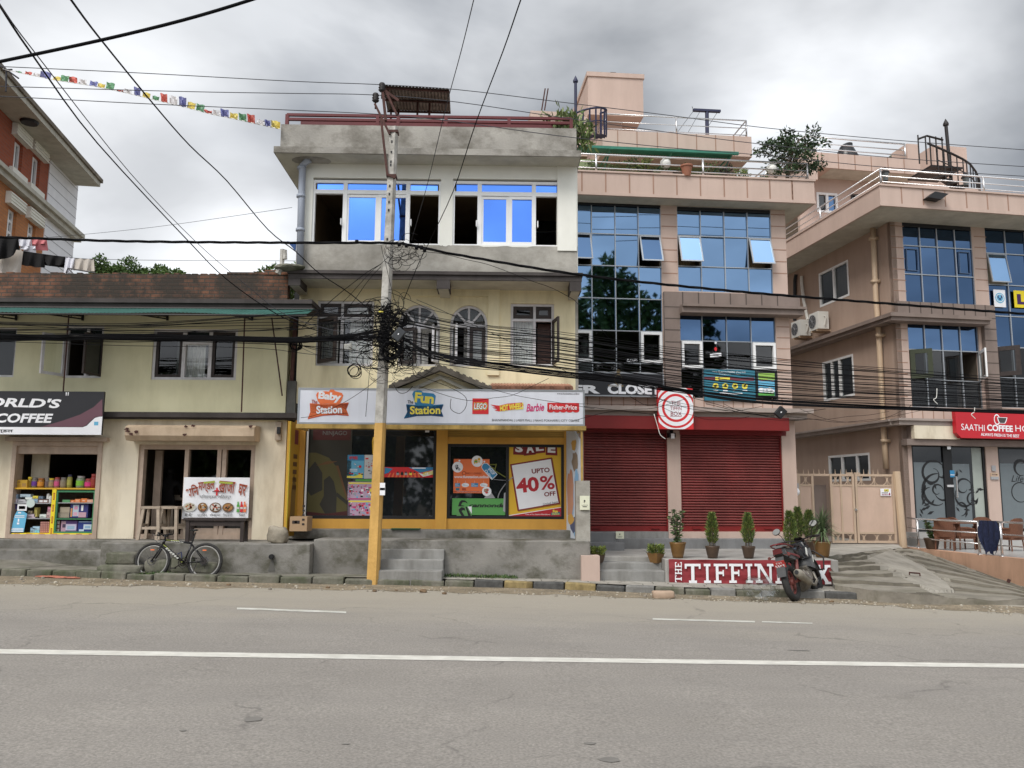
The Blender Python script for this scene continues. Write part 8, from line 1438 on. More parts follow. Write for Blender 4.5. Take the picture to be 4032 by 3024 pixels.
# broken post on the parapet end
t=thing('broken_post','weathered broken post standing on the end of the brick parapet','post',at_depth('R5',2045,200,16.9));b=MB();b.tube([at_depth('R5',2015,235,16.9),at_depth('R5',2045,180,16.9),at_depth('R5',2052,60,16.9)],[.07,.05,.06],6);b.tube([at_depth('R5',2070,130,16.85),at_depth('R5',2068,65,16.85)],.05,6);b.build('timber',M['polec'],t);b=MB();b.rock(at_depth('R5',2100,192,16.9),(.30,.2,.07),0,3);b.build('rubble',M['mossy'],t)
p=K('R2',232,1215,16.4);b=MB();b.prism(FB,[FB.uv('R2',*q_,.65)for q_ in((205,1185),(262,1192),(258,1248),(240,1225))],.62,.66);tag(b.build('blue_rag',flat('blue_rag_cloth',(.02,.07,.22))),'blue rag caught at the left corner of the cement house','rag')
# ================================================================ trees behind the houses and across the street
def tree(name,label,base,h,crown,n,l,mats_,group=None,trunk_r=.2,parts=7,seed=1,wf=.6):
 t=thing(name,label,'tree',base,group);random.seed(seed);base=Vector(base);b=MB();ch=h-crown[2];b.tube([base,base+Vector((.1,0,ch*.6)),base+Vector((0,.1,ch)),base+Vector((0,0,h*.9))],[trunk_r,trunk_r*.75,trunk_r*.5,trunk_r*.15],8)
 cl=[]
 for i in range(parts):
  a_=i*2.4+seed;e_=base+Vector((math.cos(a_)*crown[0]*random.uniform(.25,.75),math.sin(a_)*crown[1]*random.uniform(.25,.75),ch+crown[2]*random.uniform(-.55,.6)));b.tube([base+Vector((0,0,ch*.7)),base.lerp(e_,.5)+Vector((0,0,ch*.35)),e_],[trunk_r*.4,trunk_r*.25,.02],5);cl.append(e_)
 b.build('trunk',M['bark'],t,smooth=True);b=MB()
 for e_ in cl:b.cloud(e_,(crown[0]*random.uniform(.38,.55),crown[1]*random.uniform(.38,.55),crown[2]*random.uniform(.3,.48)),n//parts,l,(0,0,1),.6,wf)
 b.build('crown',mats_,t,fix=False);return t
tl2=[M['treeleaf'],mat('tree_leaf_light',(.115,.18,.045),.65,var=.35,vs=2)]
for k,(x0,x1,yt,lb)in enumerate(((690,930,142,'bushy green tree crown above the parapet beside the pale towel'),(880,1150,138,'green tree crown in the middle above the brick parapet'),(1100,1330,165,'green tree crown at the right above the brick parapet'))):
 Z=32+k;c=at_depth('R5',(x0+x1)/2,yt,Z);wd_=(x1-x0)/2*.5425*Z/FPX*1.25;tree('green_tree',lb,(c.x,Z,.5),c.z-.3,(wd_*1.15,wd_,1.7),17000,.125,tl2,'green trees behind the cream house',.2,16,k+3)
c=at_depth('R5',2060,140,24);tree('small_tree','small green tree beside the broken post and the cement house',(c.x,24,.5),c.z-.3,(1.1,1.0,1.0),3600,.13,tl2,None,.1,8,9)
# the wooded bank across the street that the glass reflects (behind the camera)
random.seed(31);b=MB();tb_=MB()
for x,y,h,rx in((12.5,-13,17.5,4.2),(17.5,-14,15,3.4),(22.5,-15,11.5,3.2),(6.5,-14,13,3.2),(-1,-13,8.4,3.4),(-6,-14,8.6,3.2),(-11,-13,6.2,3.2),(-17,-14,9,3.5),(26,-14,7.5,3.5),(31,-15,8,4),(1.5,-15,8.4,3),(-24,-14,9,4),(37,-15,9,4)):
 tb_.tube([(x,y,-.3),(x+.2,y,h*.5),(x,y,h*.9)],[.28,.2,.05],6)
 for i in range(11):a_=i*2.4;b.cloud((x+math.cos(a_)*rx*random.uniform(.1,.75),y+math.sin(a_)*1.8,h-random.uniform(.8,h*.75)),(rx*.48,1.4,h*.14),400,.6,(0,0,1),.5,.6)
for i in range(44):x=-34+i*1.75;b.cloud((x,-12.2+random.uniform(-.6,.6),1.0+random.uniform(0,.9)),(1.5,1.0,1.5),160,.5,(0,0,1),.5,.6)
o=tag(b.build('woodland',tl2+[M['bark']],base=False,fix=False),'wooded bank across the street behind the viewer, seen only as a reflection','trees',kind='stuff')
o2=tag(tb_.build('woodland_trunks',M['bark'],base=False),'trunks of the wooded bank across the street','trees',kind='stuff')
# ================================================================ pots and plants
def pot(t,p,r0,r1,h,m,square=False):
 b=MB()
 if square:b.lathe(p,[(r0*1.15,0),(r1*1.25,h),(r1*1.05,h),(r1*1.0,h-.05)],4)
 else:b.lathe(p,[(r0,0),(r0*1.12,h*.15),(r1*.98,h*.8),(r1*1.04,h*.92),(r1*1.06,h),(r1*.93,h),(r1*.9,h-.05)],20)
 b.build('pot',M[m],t,smooth=not square);b=MB();b.lathe(p+Vector((0,0,h-.06)),[(r1*(.9 if not square else 1.0),0),(r1*.3,.03)],12 if not square else 4);b.build('soil',M['soil'],t)
def potted(kind,r,x,ybase,Z,scale,label,potm,seed,z=None,ph=.40,r0=.15,r1=.23,sq=False,group=None,H=None):
 p=at_depth(r,x,ybase,Z);p.z=z if z is not None else p.z;random.seed(seed);t=thing('potted_plant',label,'potted plant',p,group);pot(t,p,r0,r1,ph,potm,sq);b=MB();s_=MB();top=p+Vector((0,0,ph-.05))
 if kind=='conifer':
  for k in range(7):a_=k*.9;s_.tube([top+Vector((math.cos(a_)*.06,math.sin(a_)*.06,0)),top+Vector((math.cos(a_)*.05,math.sin(a_)*.05,H*.5))],.007,4)
  s_.tube([top,top+Vector((.01,0,H*.95))],.012,5)
  for k in range(1500):
   hh=random.random()**.85;a_=random.random()*6.28;rr=.165*scale*min(1,.35+hh*2.4)*(1-hh)**.6*(.78+.3*mnoise.noise(Vector((math.cos(a_)*1.5,math.sin(a_)*1.5,hh*6+seed))))+.012;e_=random.random()**.45*rr;pp=top+Vector((math.cos(a_)*e_,math.sin(a_)*e_,.10+hh*(H-.10)));b.leaf(pp,Vector((math.cos(a_)*.6,math.sin(a_)*.6,random.uniform(.3,1.3))),random.uniform(.04,.09),.017,0 if random.random()<.6 else 1)
 elif kind=='leafy':
  for k in range(9):
   a_=random.random()*6.28;ln=H*random.uniform(.6,1.0);e_=top+Vector((math.cos(a_)*.14,math.sin(a_)*.10,ln));m_=top.lerp(e_,.5)+Vector((0,0,.05));s_.tube([top,m_,e_],.008,4)
   for j in range(34):kk=random.uniform(.05,1);pp=top.lerp(m_,kk*2)if kk<.5 else m_.lerp(e_,kk*2-1);a2=random.random()*6.28;b.leaf(pp,(math.cos(a2),math.sin(a2),random.uniform(-.4,.6)),random.uniform(.07,.12),random.uniform(.025,.042),random.choice((0,0,1)))
 elif kind=='yucca':
  s_.tube([top,top+Vector((.02,0,.24))],.035,6)
  for k in range(190):
   a_=random.random()*6.28;el=random.uniform(-.35,1.45);d=Vector((math.cos(a_)*math.cos(el),math.sin(a_)*math.cos(el),math.sin(el)));p0=top+Vector((.02,0,random.uniform(.16,.45)));ln=random.uniform(.30,.50);sd=d.cross(Vector((0,0,1))).normalized()*.014;m_=p0+d*ln*.5;e_=p0+d*ln-Vector((0,0,.10*math.cos(el)));b.poly((p0-sd*.6,m_-sd,e_,m_+sd,p0+sd*.6),random.choice((0,0,1)))
 elif kind=='low':
  for k in range(420):a_=random.random()*6.28;rr=random.random()**.6*.13*scale;pp=top+Vector((math.cos(a_)*rr,math.sin(a_)*rr,random.uniform(0,.15)*scale+.02));b.leaf(pp,(math.cos(a_),math.sin(a_),random.uniform(.2,1.4)),random.uniform(.05,.09),.028,random.choice((0,1,1)))
  s_.tube([top,top+Vector((0,0,.15))],.01,4)
 s_.build('stem',M['bark'],t,fix=False);b.build('foliage',dict(conifer=[M['leafm'],M['leafl']],leafy=[M['leafd'],M['leafm']],yucca=[mat('yucca_leaf',(.10,.15,.07),.5,var=.3),mat('yucca_leaf_pale',(.19,.25,.12),.5,var=.3)],low=[M['leafm'],M['leafl']])[kind],t,fix=False);return t
ts=.507
GP='conifers in brown pots on the restaurant terrace'
potted('leafy','S5',870,1240,16.9,1,'tall leafy plant in a glossy brown pot in front of the pier between the shutters','pot',3,ts,.31,.10,.158,H=.74)
potted('conifer','S5',1153,1242,16.9,1.0,'small conifer in a dark brown pot, left one in front of the right shutter','potd',4,ts,.24,.09,.138,group=GP,H=.68)
potted('conifer','S5',1448,1242,16.9,1.0,'narrow conifer in a dark brown pot, right one in front of the right shutter','potd',5,ts,.24,.085,.13,group=GP,H=.68)
potted('conifer','S6',222,1130,17.2,1.1,'bright bushy conifer in a dark pot right of the red shutters behind the motorcycle','potd',6,ts,.22,.10,.15,group=GP,H=.74)
potted('conifer','S6',285,1118,18.5,1.1,'darker conifer half hidden behind the bright bushy one','potd',7,ts,.28,.13,.18,group=GP,H=.74)
potted('conifer','S6',372,1118,18.4,1.2,'dark conifer in a wide pot left of the spiky yucca','potd',8,ts,.28,.14,.19,group=GP,H=.68)
potted('yucca','S6',465,1156,17.3,1,'spiky yucca in a large glossy brown pot at the corner of the terrace','pot',9,ts,.32,.12,.172)
potted('low','S5',215,1275,16.95,1.0,'low bright green plant in a square pot beside the peach wall end','potd',10,None,.17,.09,.125,True)
potted('low','S5',690,1278,17.0,1.15,'low bright green plant in a square brown pot on the terrace steps','pot',11,None,.20,.10,.145,True)
p=at_depth('S6',1305,1030,22.2);p.z=.377;potted('leafy','S6',1305,1030,22.2,1,'slim leafy plant in a dark pot behind the coffee terrace railing','potd',12,.377,.30,.13,.19,H=.55)
# roof terrace greenery
def shrub(name,label,F_,r,x,yt,d,base_z,w_,n,l,mats_,seed=1,dens=.3):
 u,v=F_.uv(r,x,yt,d);p=F_.P(u,base_z,d);random.seed(seed);t=thing(name,label,'plant',p);h=max(.25,v-base_z);b=MB();s_=MB()
 for k in range(7):
  a_=k*2.4;e_=p+Vector((math.cos(a_)*w_*random.uniform(.2,.8),math.sin(a_)*w_*.5,h*random.uniform(.45,.95)));s_.tube([p,p.lerp(e_,.5)+Vector((0,0,h*.12)),e_],.012,4);b.cloud(e_,(w_*.42,w_*.4,h*.2),n//7,l,(0,1),.4,.45)
 s_.build('stem',M['bark'],t,fix=False);b.build('foliage',mats_,t,fix=False);return t
dl=[M['leafd'],M['leafm']];FC_=FC
for i,(x,yt,w_,lb)in enumerate(((230,825,.45,'low bush at the left end of the roof terrace railing'),(385,815,.35,'sparse thin plant left of the potted roof flowers'),(540,795,.35,'white flowering plant on the roof terrace before the green wall'),(620,790,.45,'yellow green bush left of the globe lamp'),(750,835,.35,'small dark bush right below the globe lamp'),(918,825,.22,'plant in a terracotta pot in the middle of the roof terrace'),(1090,815,.45,'sparse bush right of the terracotta pot on the roof'),(1205,830,.42,'dark purple leaved bush near the end of the green wall'),(1325,865,.40,'light green bush under the open sky on the roof terrace'),(1530,880,.4,'dense dark bush below the small globe lamp'))):
 mm=[mat('purple_leaf',(.045,.03,.04),.6,var=.3),M['leafd']]if i==7 else([M['leafm'],M['leafl']]if i in(3,8)else dl);shrub('roof_plant',lb,FC,'R3',x,yt,.2,sv1,w_*.62,300 if i not in(1,6)else 110,.075,mm,40+i)
u=FC.uv('R3',918,880,.38)[0];t=thing('terracotta_pot','terracotta pot in the middle of the roof terrace railing','pot',FC.P(u,sv1,.5));b=MB();b.lathe(FC.P(u,sv1,.5),[(.09,0),(.14,.24),(.16,.24),(.16,.28),(.12,.28)],16);b.build('pot_body',flat('terracotta',(.30,.12,.07)),t,smooth=False)
u,v=FC.uv('R4',270,330,.1);p=FC.P(FC.uv('R4',200,620,.1)[0],sv1,.1);random.seed(50);t=thing('roof_tree','small dark evergreen tree leaning right at the end of the roof terrace','tree',p);b=MB();s_=MB();H_=FC.uv('R4',340,290,.1)[1]-sv1
s_.tube([p,p+Vector((.05,0,H_*.4)),p+Vector((.35,0,H_*.95))],[.05,.035,.01],6)
for k in range(34):
 kk=random.uniform(.15,1);c_=p+Vector((.05+.35*kk**2,0,H_*kk));a_=random.random()*6.28;wv=(1.15*(1-abs(kk-.5)*1.1))*random.uniform(.4,1);e_=c_+Vector((math.cos(a_)*wv,math.sin(a_)*wv*.7,.12+.18*random.random()));s_.tube([c_,e_],.012,4);b.cloud(c_.lerp(e_,.8),(.24,.22,.12),62,.12,(0,0,1),.4,.4)
s_.build('trunk',M['bark'],t,fix=False);b.build('crown',[mat('evergreen_leaf',(.022,.045,.016),.6,var=.4,vs=4),M['leafd']],t,fix=False)
# hanging creeper at the corner of the cement house roof
p=FB.P(FB.uv('R2',1930,440,.4)[0],pp_[3],.4);random.seed(60);t=thing('roof_creeper','leafy creeper with long drooping leaves at the right corner of the cement roof','plant',p);b=MB();s_=MB()
for k in range(30):
 x=random.uniform(1850,2090);y=random.uniform(395,470)if x<1990 else random.uniform(440,600);u,v=FB.uv('R2',x,y,.3);e_=FB.P(u,v,.3+random.uniform(-.3,.3));s_.tube([p+Vector((random.uniform(-.3,.3),0,.05)),e_],.008,3)
 for j in range(16):b.leaf(e_+Vector((random.gauss(0,.10),random.gauss(0,.10),random.gauss(0,.09))),(random.gauss(0,.5),random.gauss(0,.4),-1 if random.random()<.75 else .4),random.uniform(.13,.26),.06,random.choice((0,1)))
s_.build('stem',M['bark'],t,fix=False);b.build('foliage',[mat('creeper_leaf',(.15,.19,.06),.55,var=.35),M['leafm']],t,fix=False)
# moss and weeds at the foot of the walls
random.seed(70);b=MB()
for k in range(520):
 x=random.uniform(X_at('S4',1145,1380,16.6),X_at('S4',1660,1380,16.6));b.leaf((x,16.62-random.random()**2*.22,gz(x)+.125),(random.gauss(0,.6),random.gauss(0,.6),1),random.uniform(.03,.10),.02,random.choice((0,1)))
for k in range(260):p=on_ground('T5',random.uniform(960,1340),random.uniform(1120,1250));x=p.x;b.leaf((x,16.0+random.uniform(-.15,.2),gz(x)+.10),(random.gauss(0,.8),random.gauss(0,.8),.7),random.uniform(.03,.08),.025,random.choice((0,1)))
tag(b.build('weeds',[M['leafd'],M['leafm']],base=False,fix=False),'low weeds and moss growing at the foot of the cement platform','weeds',kind='stuff')
# ================================================================ stones, boxes and litter
def rock(r,x,y,Z,size,label,seed,m='stone',z=None,amp=.22,box=.6,name='rock',cat='rock'):
 p=at_depth(r,x,y,Z);p.z=(z if z is not None else p.z)+size[2]*.92;b=MB();b.rock(p,size,0,seed,amp,box);return tag(b.build(name,M[m],smooth=True),label,cat)
rock('S3',2015,1172,16.55,(.185,.17,.165),'pale boulder standing on the platform edge beside the yellow board',3,'stone',.771,.25,.6)
rock('S3',885,1330,16.2,(.28,.13,.12),'mossy cement block lying on top of a slab left of the bicycle',5,'mossy',.38,.12,.35,'cement_block','block')
rock('S3',880,1372,16.15,(.42,.16,.09),'flat mossy slab under the cement block left of the bicycle',6,'mossy',.21,.12,.4,'slab','slab')
for x,y,s_,sd,lb in((1160,1372,(.27,.14,.14),7,'rough stone block behind the front wheel of the bicycle'),(1330,1340,(.22,.13,.16),8,'rough stone block behind the pedals of the bicycle'),(1470,1400,(.30,.14,.11),9,'low stone slab behind the rear wheel of the bicycle')):rock('S3',x,y,16.2,s_,lb,sd,'mossy',.22,.12,.45,'stone_block','block')
p=on_ground('S5',750,1565);b=MB();b.rock((p.x,p.y,p.z+.06),(.19,.10,.07),0,11,.15,.4);tag(b.build('brick_stone',M['khaki']if False else mat('pale_brick_stone',(.40,.29,.21),var=.2),smooth=True),'pale broken brick lying on the road edge','brick')
for i,(x,y,s_)in enumerate(((1668,2333,.05),(1750,2340,.03),(1475,2330,.03),(1560,2326,.02),(3275,2372,.03),(3870,2372,.04),(1290,2317,.03),(900,2306,.03))):
 p=on_ground('P',x,y);b=MB();b.rock((p.x,p.y,p.z+s_*.5),(s_*1.3,s_,s_*.7),0,i,.3,.8);tag(b.build('pebble',mat('brown_pebble',(.16,.105,.06),var=.3),smooth=True),('brown clod on the road edge in front of the cement steps' if i==0 else 'small brown clod lying on the dusty road edge'),'clod',None if i==0 else 'clods on the road edge')
p=on_ground('S5',1535,1590);t=thing('plastic_bag','crumpled clear plastic bag beside the motorcycle rear wheel','bag',p);b=MB();b.rock((p.x,p.y,p.z+.20),(.28,.2,.21),0,14,.55,.8);pb2=bpy.data.materials.new('clear_plastic');M['bag']=clear('clear_plastic_bag',(.88,.89,.88),.07);o=b.build('film',M['bag'],t,smooth=False);b=MB();b.lathe((p.x+.2,p.y-.05,p.z+.22),[(.10,0),(.13,.03),(.10,.06)],10,0,(1,-.5,.2));b.build('rim',M['bag'],t)
rc=FW.rect('S4',72,945,192,1040,-16.95);t=thing('cardboard_box','brown cardboard carton standing at the left end of the yellow shop front','box',FW.P((rc[0]+rc[1])/2,rc[2],-17.1));b=MB();b.box(FW,rc[0],rc[1],rc[2]-.02,rc[3],-17.4,-16.95);b.build('carton',M['card'],t);b=MB();b.rectd(FW,(rc[0]+.05,rc[0]+.2,rc[3]-.14,rc[3]-.08),-16.945);b.rectd(FW,(rc[0]+.1,rc[1]-.2,(rc[2]+rc[3])/2,(rc[2]+rc[3])/2+.05),-16.945)
for k in range(5):b.rectd(FW,(rc[1]-.1,rc[1]-.05,rc[2]+.1+k*.09,rc[2]+.14+k*.09),-16.945)
b.build('print',M['brown_wood'],t,fix=False)
b=MB();m0=FW.rect('S4',765,1030,970,1042,-17.3);b.cube(((m0[0]+m0[1])/2,17.62,1.02),(m0[1]-m0[0],.25,.015));tag(b.build('door_mat',mat('green_mat',(.012,.075,.04),.9)),'thin dark green doormat below the toy shop door','mat')
for x,y,w_ in((350,1428,.28),(430,1432,.22),(520,1436,.18)):p=on_ground('S3',x,y);b=MB();b.rock((p.x,p.y,p.z+.02),(w_*.8,.06,.02),0,x,.4);tag(b.build('red_rag',flat('red_rag_cloth',(.40,.14,.09)),smooth=True),'flattened reddish litter scrap at the kerb left of the bicycle','litter','reddish litter scraps at the kerb')
b=MB();p0=at_depth('S3',1974,1275,16.36);b.lathe(p0,[(.05,0),(.05,.06)],12,0,(0,-1,0));b.lathe(p0+Vector((0,-.055,0)),[(.038,0),(.038,.01)],12,0,(0,-1,0));tag(b.build('drain_spout',M['black']),'small black drain hole in the cement platform right of the bicycle','drain')
b=MB();b.poly([at_depth('S3',x,y,16.372)for x,y in((1968,1290),(1985,1290),(1995,1382),(1945,1382))]);tag(b.build('drain_stain',mat('wet_stain',(.10,.095,.085))),'dark wet stain under the drain hole in the platform','stain')
p=at_depth('S6',1888,1420,18.2);b=MB();b.cube((p.x,p.y,p.z+.12),(.05,.05,.28),0,Matrix.Rotation(.4,3,'Y'));tag(b.build('peg',M['rust']),'short rusty peg standing in the ramp near the right edge','peg')
b=MB();z_=Vector((0,0,.05));a_,c_=on_ramp(1135,1305),on_ramp(1215,1312);b.tube([a_,a_+z_,c_+z_,c_],.016,5);tag(b.build('lid_handle',M['rust']),'rusty handle on the smooth cement strip of the ramp','handle')
# ================================================================ goods in the sweets shop
F=FA;GD=-.06;GQ=lambda x,y,d=GD:F.uv('T6',x,y,d);GR=lambda x0,y0,x1,y1,d=GD:F.rect('T6',x0,y0,x1,y1,d)
DC=thing('display_case','glass display case with yellow edges under the sweet jars','display case',F.P(GQ(950,1500)[0],GQ(950,1500)[1],-.3));yl,ybtm,ytp=GQ(180,1000)[0],GQ(950,1500)[1],GQ(1000,590)[1]
bR=GQ(1760,1000)[0];b=MB();b.box(F,yl,bR,ytp-.012,ytp+.02,-.55,GD+.02);b.build('top',flat('yellow_edge',(.62,.36,.03)),DC)
b=MB();b.box(F,yl-.05,bR+.0,ybtm,GQ(950,1418)[1],-.5,GD+.02);mu0,mu1=GQ(975,1000)[0]-.02,GQ(1015,1000)[0]+.02;b.box(F,mu0,mu1,GQ(950,1418)[1],ytp-.012,-.12,GD+.018);b.box(F,yl-.03,yl+.03,GQ(950,1418)[1],ytp-.012,-.12,GD+.016);b.build('yellow_trim',flat('bright_yellow_trim',(.80,.62,.02)),DC)
b=MB();d_=GD+.024;vv=(ybtm+GQ(950,1418)[1])/2
for k in range(7):u=yl+.14+k*(bR-yl)*.147;b.rectd(F,(u,u+.125,vv-.035,vv+.035),d_,0);b.text(F,(u+.015,u+.11,vv-.016,vv+.018),'वाइ',d_+.002,1)
for y0 in(665,885,1105,1325):r2=(mu0+.025,mu1-.025,GQ(990,y0+130)[1],GQ(990,y0)[1]);b.rectd(F,r2,d_-.004,0);b.rectd(F,(r2[0]+.01,r2[1]-.01,r2[2]+.02,r2[3]-.02),d_-.002,1)
b.build('sticker',[flat('brown_red_sticker',(.40,.08,.02)),M['gold']],DC,fix=False)
b=MB();sy=(855,1140);
for y in sy:b.box(F,yl,mu0,GQ(600,y+14)[1],GQ(600,y)[1],-.5,GD)
b.box(F,mu1,bR,GQ(1400,862)[1],GQ(1400,848)[1],-.5,GD);b.build('shelf',M['greyp'],DC)
b=MB();b.box(F,mu1,bR,GQ(1400,1165)[1],GQ(1400,1145)[1],-.5,GD+.005);frame(b,F,(mu1,bR,GQ(950,1418)[1],GQ(1400,625)[1]),fw=.035,d0=-.1,d1=GD+.006);b.build('green_trim',flat('green_trim',(.05,.20,.09)),DC)
b=MB();b.box(F,yl,bR,ybtm,ytp,-.56,-.54);b.build('back_panel',M['room'],DC)
def jar(x0,x1,ytop,body,lid,label,fill=None,lidh=22):
 r2=GR(x0,ytop,x1,582,-.15);u=(r2[0]+r2[1])/2;rr=(r2[1]-r2[0])/2;hh=r2[3]-(ytp+.02);p=F.P(u,ytp+.02,-.2-rr*.3);t=thing('sweet_jar',label,'jar',p,'jars of sweets on the display case');b=MB();b.lathe(p,[(rr*.92,0),(rr,.02),(rr,hh*.72),(rr*.78,hh*.84)],14);b.build('jar_body',flat(body[0],body[1],.25),t,smooth=True);b=MB();b.lathe(p+Vector((0,0,hh*.84)),[(rr*.8,0),(rr*.82,hh*.16),(rr*.6,hh*.165)],14);b.build('lid',flat(lid[0],lid[1],.4),t)
 b=MB();nn=7;pts=[(-1+2*i/nn)*1.1 for i in range(nn+1)]
 for a_,c_ in zip(pts,pts[1:]):b.poly([p+Vector((math.sin(x)*(rr+.002),-math.cos(x)*(rr+.002),z))for x,z in((a_,hh*.2),(c_,hh*.2),(c_,hh*.62),(a_,hh*.62))])
 b.build('label_band',flat(*fill),t,fix=False)
grn_=('clear_jar',(.16,.14,.12));
jar(205,310,470,('pinkish_jar',(.28,.14,.12)),('grey_lid',(.2,.18,.17)),'small pale pink jar at the left end of the jar row',('pale_pink_label',(.36,.20,.18)))
jar(482,572,370,('mustard_jar',(.32,.22,.02)),('yellow_lid',(.75,.58,.05)),'tall mustard jar with a bright yellow lid behind the yellow box',('mustard_label',(.30,.2,.02)))
jar(562,672,380,grn_,('grey_lid',(.2,.18,.17)),'jar with a purple label next to the orange one',('purple_label',(.13,.04,.28)));jar(672,800,392,('orange_jar',(.34,.14,.02)),('orange_lid',(.36,.12,.03)),'jar with an orange yellow label',('orange_label',(.62,.26,.03)));jar(812,905,378,grn_,('grey_lid',(.2,.18,.17)),'clear jar of dark sweets left of the one with a yellow scoop',('dark_label',(.14,.10,.10)));jar(880,985,395,('tan_jar',(.26,.2,.12)),('yellow_lid',(.75,.58,.05)),'jar with a flat yellow lid and tan label',('tan_label',(.36,.27,.13)))
jar(985,1090,378,('rosy_jar',(.34,.12,.14)),('red_lid',(.40,.08,.07)),'jar with a pink label in the middle of the row',('pink_label',(.62,.10,.24)));jar(1098,1215,378,('nut_jar',(.24,.20,.14)),('grey_lid',(.2,.18,.17)),'plain jar full of small pale brown sweets',('nut_label',(.27,.22,.15)));jar(1225,1318,325,('olive_jar',(.28,.26,.06)),('navy_lid',(.03,.03,.07)),'tallest slim jar with olive label and navy lid',('olive_label',(.40,.38,.08)))
jar(1395,1555,352,('clear_jar_green',(.20,.25,.16)),('silver_lid',(.38,.37,.36)),'fat jar with a bright green label',('green_label',(.20,.48,.05)));jar(1555,1700,402,('wine_jar',(.30,.06,.07)),('red_lid',(.40,.08,.07)),'fat jar with a magenta label and red lid',('magenta_label',(.66,.05,.22)));jar(1665,1780,315,('brick_red_jar',(.30,.04,.03)),('red_lid',(.40,.08,.07)),'tall red jar at the right end of the jar row',('brick_red_label',(.34,.05,.035)))
def item(x0,y0,x1,y1,rgb,label,cat='box',d=-.12,name='goods_box',depth=.12,deco=None,group='small goods in the display case',rnd=False,sup=None):
 r2=GR(x0,y0,x1,y1,d);t=thing(name,label,cat,F.P((r2[0]+r2[1])/2,r2[2],d-depth/2),group);b=MB()
 if rnd:b.lathe(F.P((r2[0]+r2[1])/2,r2[2],d-.04),[((r2[1]-r2[0])*.5,0),((r2[1]-r2[0])*.5,(r2[3]-r2[2])*.75),((r2[1]-r2[0])*.3,r2[3]-r2[2])],10)
 else:b.box(F,r2[0],r2[1],r2[2],r2[3],d-depth,d)
 b.build('pack',flat('pack_%02x%02x%02x'%tuple(int(255*c)for c in rgb),rgb),t)
 if deco:
  b=MB();ms=[]
  for k,(kx0,ky0,kx1,ky1,c_)in enumerate(deco):ms.append(flat('pack_%02x%02x%02x'%tuple(int(255*c)for c in c_),c_));w_,h_=r2[1]-r2[0],r2[3]-r2[2];b.rectd(F,(r2[0]+kx0*w_,r2[0]+kx1*w_,r2[2]+ky0*h_,r2[2]+ky1*h_),d+.002+.0008*k,k)
  b.build('print',ms,t,fix=False)
W_,PB=(.7,.7,.7),(.40,.50,.58)
item(318,425,505,582,(.50,.30,.03),'yellow carton of snack packs at the left of the jar row',d=-.1,deco=((.05,.1,.4,.5,(.42,.22,.02)),(.5,.2,.9,.6,(.34,.2,.06)),(.1,.6,.3,.9,(.3,.16,.03))),group=None)
for a_ in((250,690,335,770,(.20,.27,.36),'blue grey box at the top left of the case'),(240,775,325,855,(.52,.48,.56),'pale lilac box on the upper shelf at the far left'),(335,785,500,855,(.40,.40,.42),'long grey box on the upper shelf'),(375,690,570,745,PB,'light blue slanted box on top of the upper stack'),(468,745,600,820,(.60,.66,.62),'white box of small bottles on the upper shelf'),(612,722,706,772,(.66,.52,.06),'bright yellow box on the upper shelf'),(600,778,705,850,(.22,.32,.40),'blue box below the yellow one on the upper shelf'),(720,728,800,780,(.12,.16,.22),'dark blue box on the upper shelf'),(715,792,900,852,(.26,.16,.14),'brown box with two white ovals on the upper shelf'),(240,880,322,972,(.07,.05,.18),'dark purple pack under the upper shelf at the left'),(500,1060,655,1135,(.50,.40,.44),'stack of pale notebooks on the middle shelf'),(740,1065,860,1128,(.55,.60,.55),'pale green box on the middle shelf'),(640,940,690,1110,(.50,.42,.12),'slanted yellow tube with pink cap on the middle shelf'),(870,1020,945,1130,(.44,.30,.30),'stack of pale red packs on the middle shelf'),(890,925,955,1015,(.56,.25,.33),'pink pack high on the middle shelf'),(565,1315,650,1410,(.22,.34,.46),'blue grey box at the bottom of the case'),(610,1290,740,1360,(.30,.44,.55),'light blue box at the bottom of the case'),(650,1365,735,1412,(.20,.48,.66),'bright blue box at the bottom of the case'),(520,1000,600,1050,(.30,.24,.16),'brown box at the back of the middle shelf')):
 dc=((.1,.2,.45,.8,W_),(.55,.2,.9,.8,W_))if 'ovals' in a_[5]else((.1,.55,.9,.7,tuple(min(.8,c*1.5)for c in a_[4])),(.15,.2,.6,.4,tuple(c*.5 for c in a_[4])))
 item(*a_,deco=dc)
for x,y,lb in((885,680,'white round tub on the upper shelf, left of two'),(925,720,'white round tub on the upper shelf, right of two')):item(x-30,y,x+30,850 if x>900 else 780,(.62,.62,.62),lb,'tub',rnd=True,name='white_tub')
r_=random.Random(2);item(750,1200,930,1412,(.30,.10,.09),'crate of pinkish eggs at the bottom of the case','egg crate',name='egg_crate',deco=[(.06+.19*(k%5),.05+.16*(k//5),.2+.19*(k%5),.17+.16*(k//5),(.48,.24,.20))for k in range(30)],group=None)
item(1165,795,1305,845,(.10,.28,.12),'green soap packet on the right upper shelf','packet',name='soap_packet',group=None)
for i,(x0,x1,y0)in enumerate(((1315,1395,800),(1400,1500,782),(1515,1620,770),(1625,1735,790))):item(x0,y0,x1,845,((.60,.17,.05),(.66,.22,.08),(.62,.18,.04),(.62,.34,.24))[i],'orange snack packet lying on the right upper shelf','packet',name='snack_packet',deco=((.2,.3,.7,.6,(.72,.42,.28)),),group='orange snack packets on the right upper shelf')
item(1118,932,1300,1040,(.36,.30,.22),'upper beige carton on the right middle shelf',group='beige cartons');item(1085,1035,1290,1130,(.30,.25,.19),'lower beige carton on the right middle shelf',group='beige cartons')
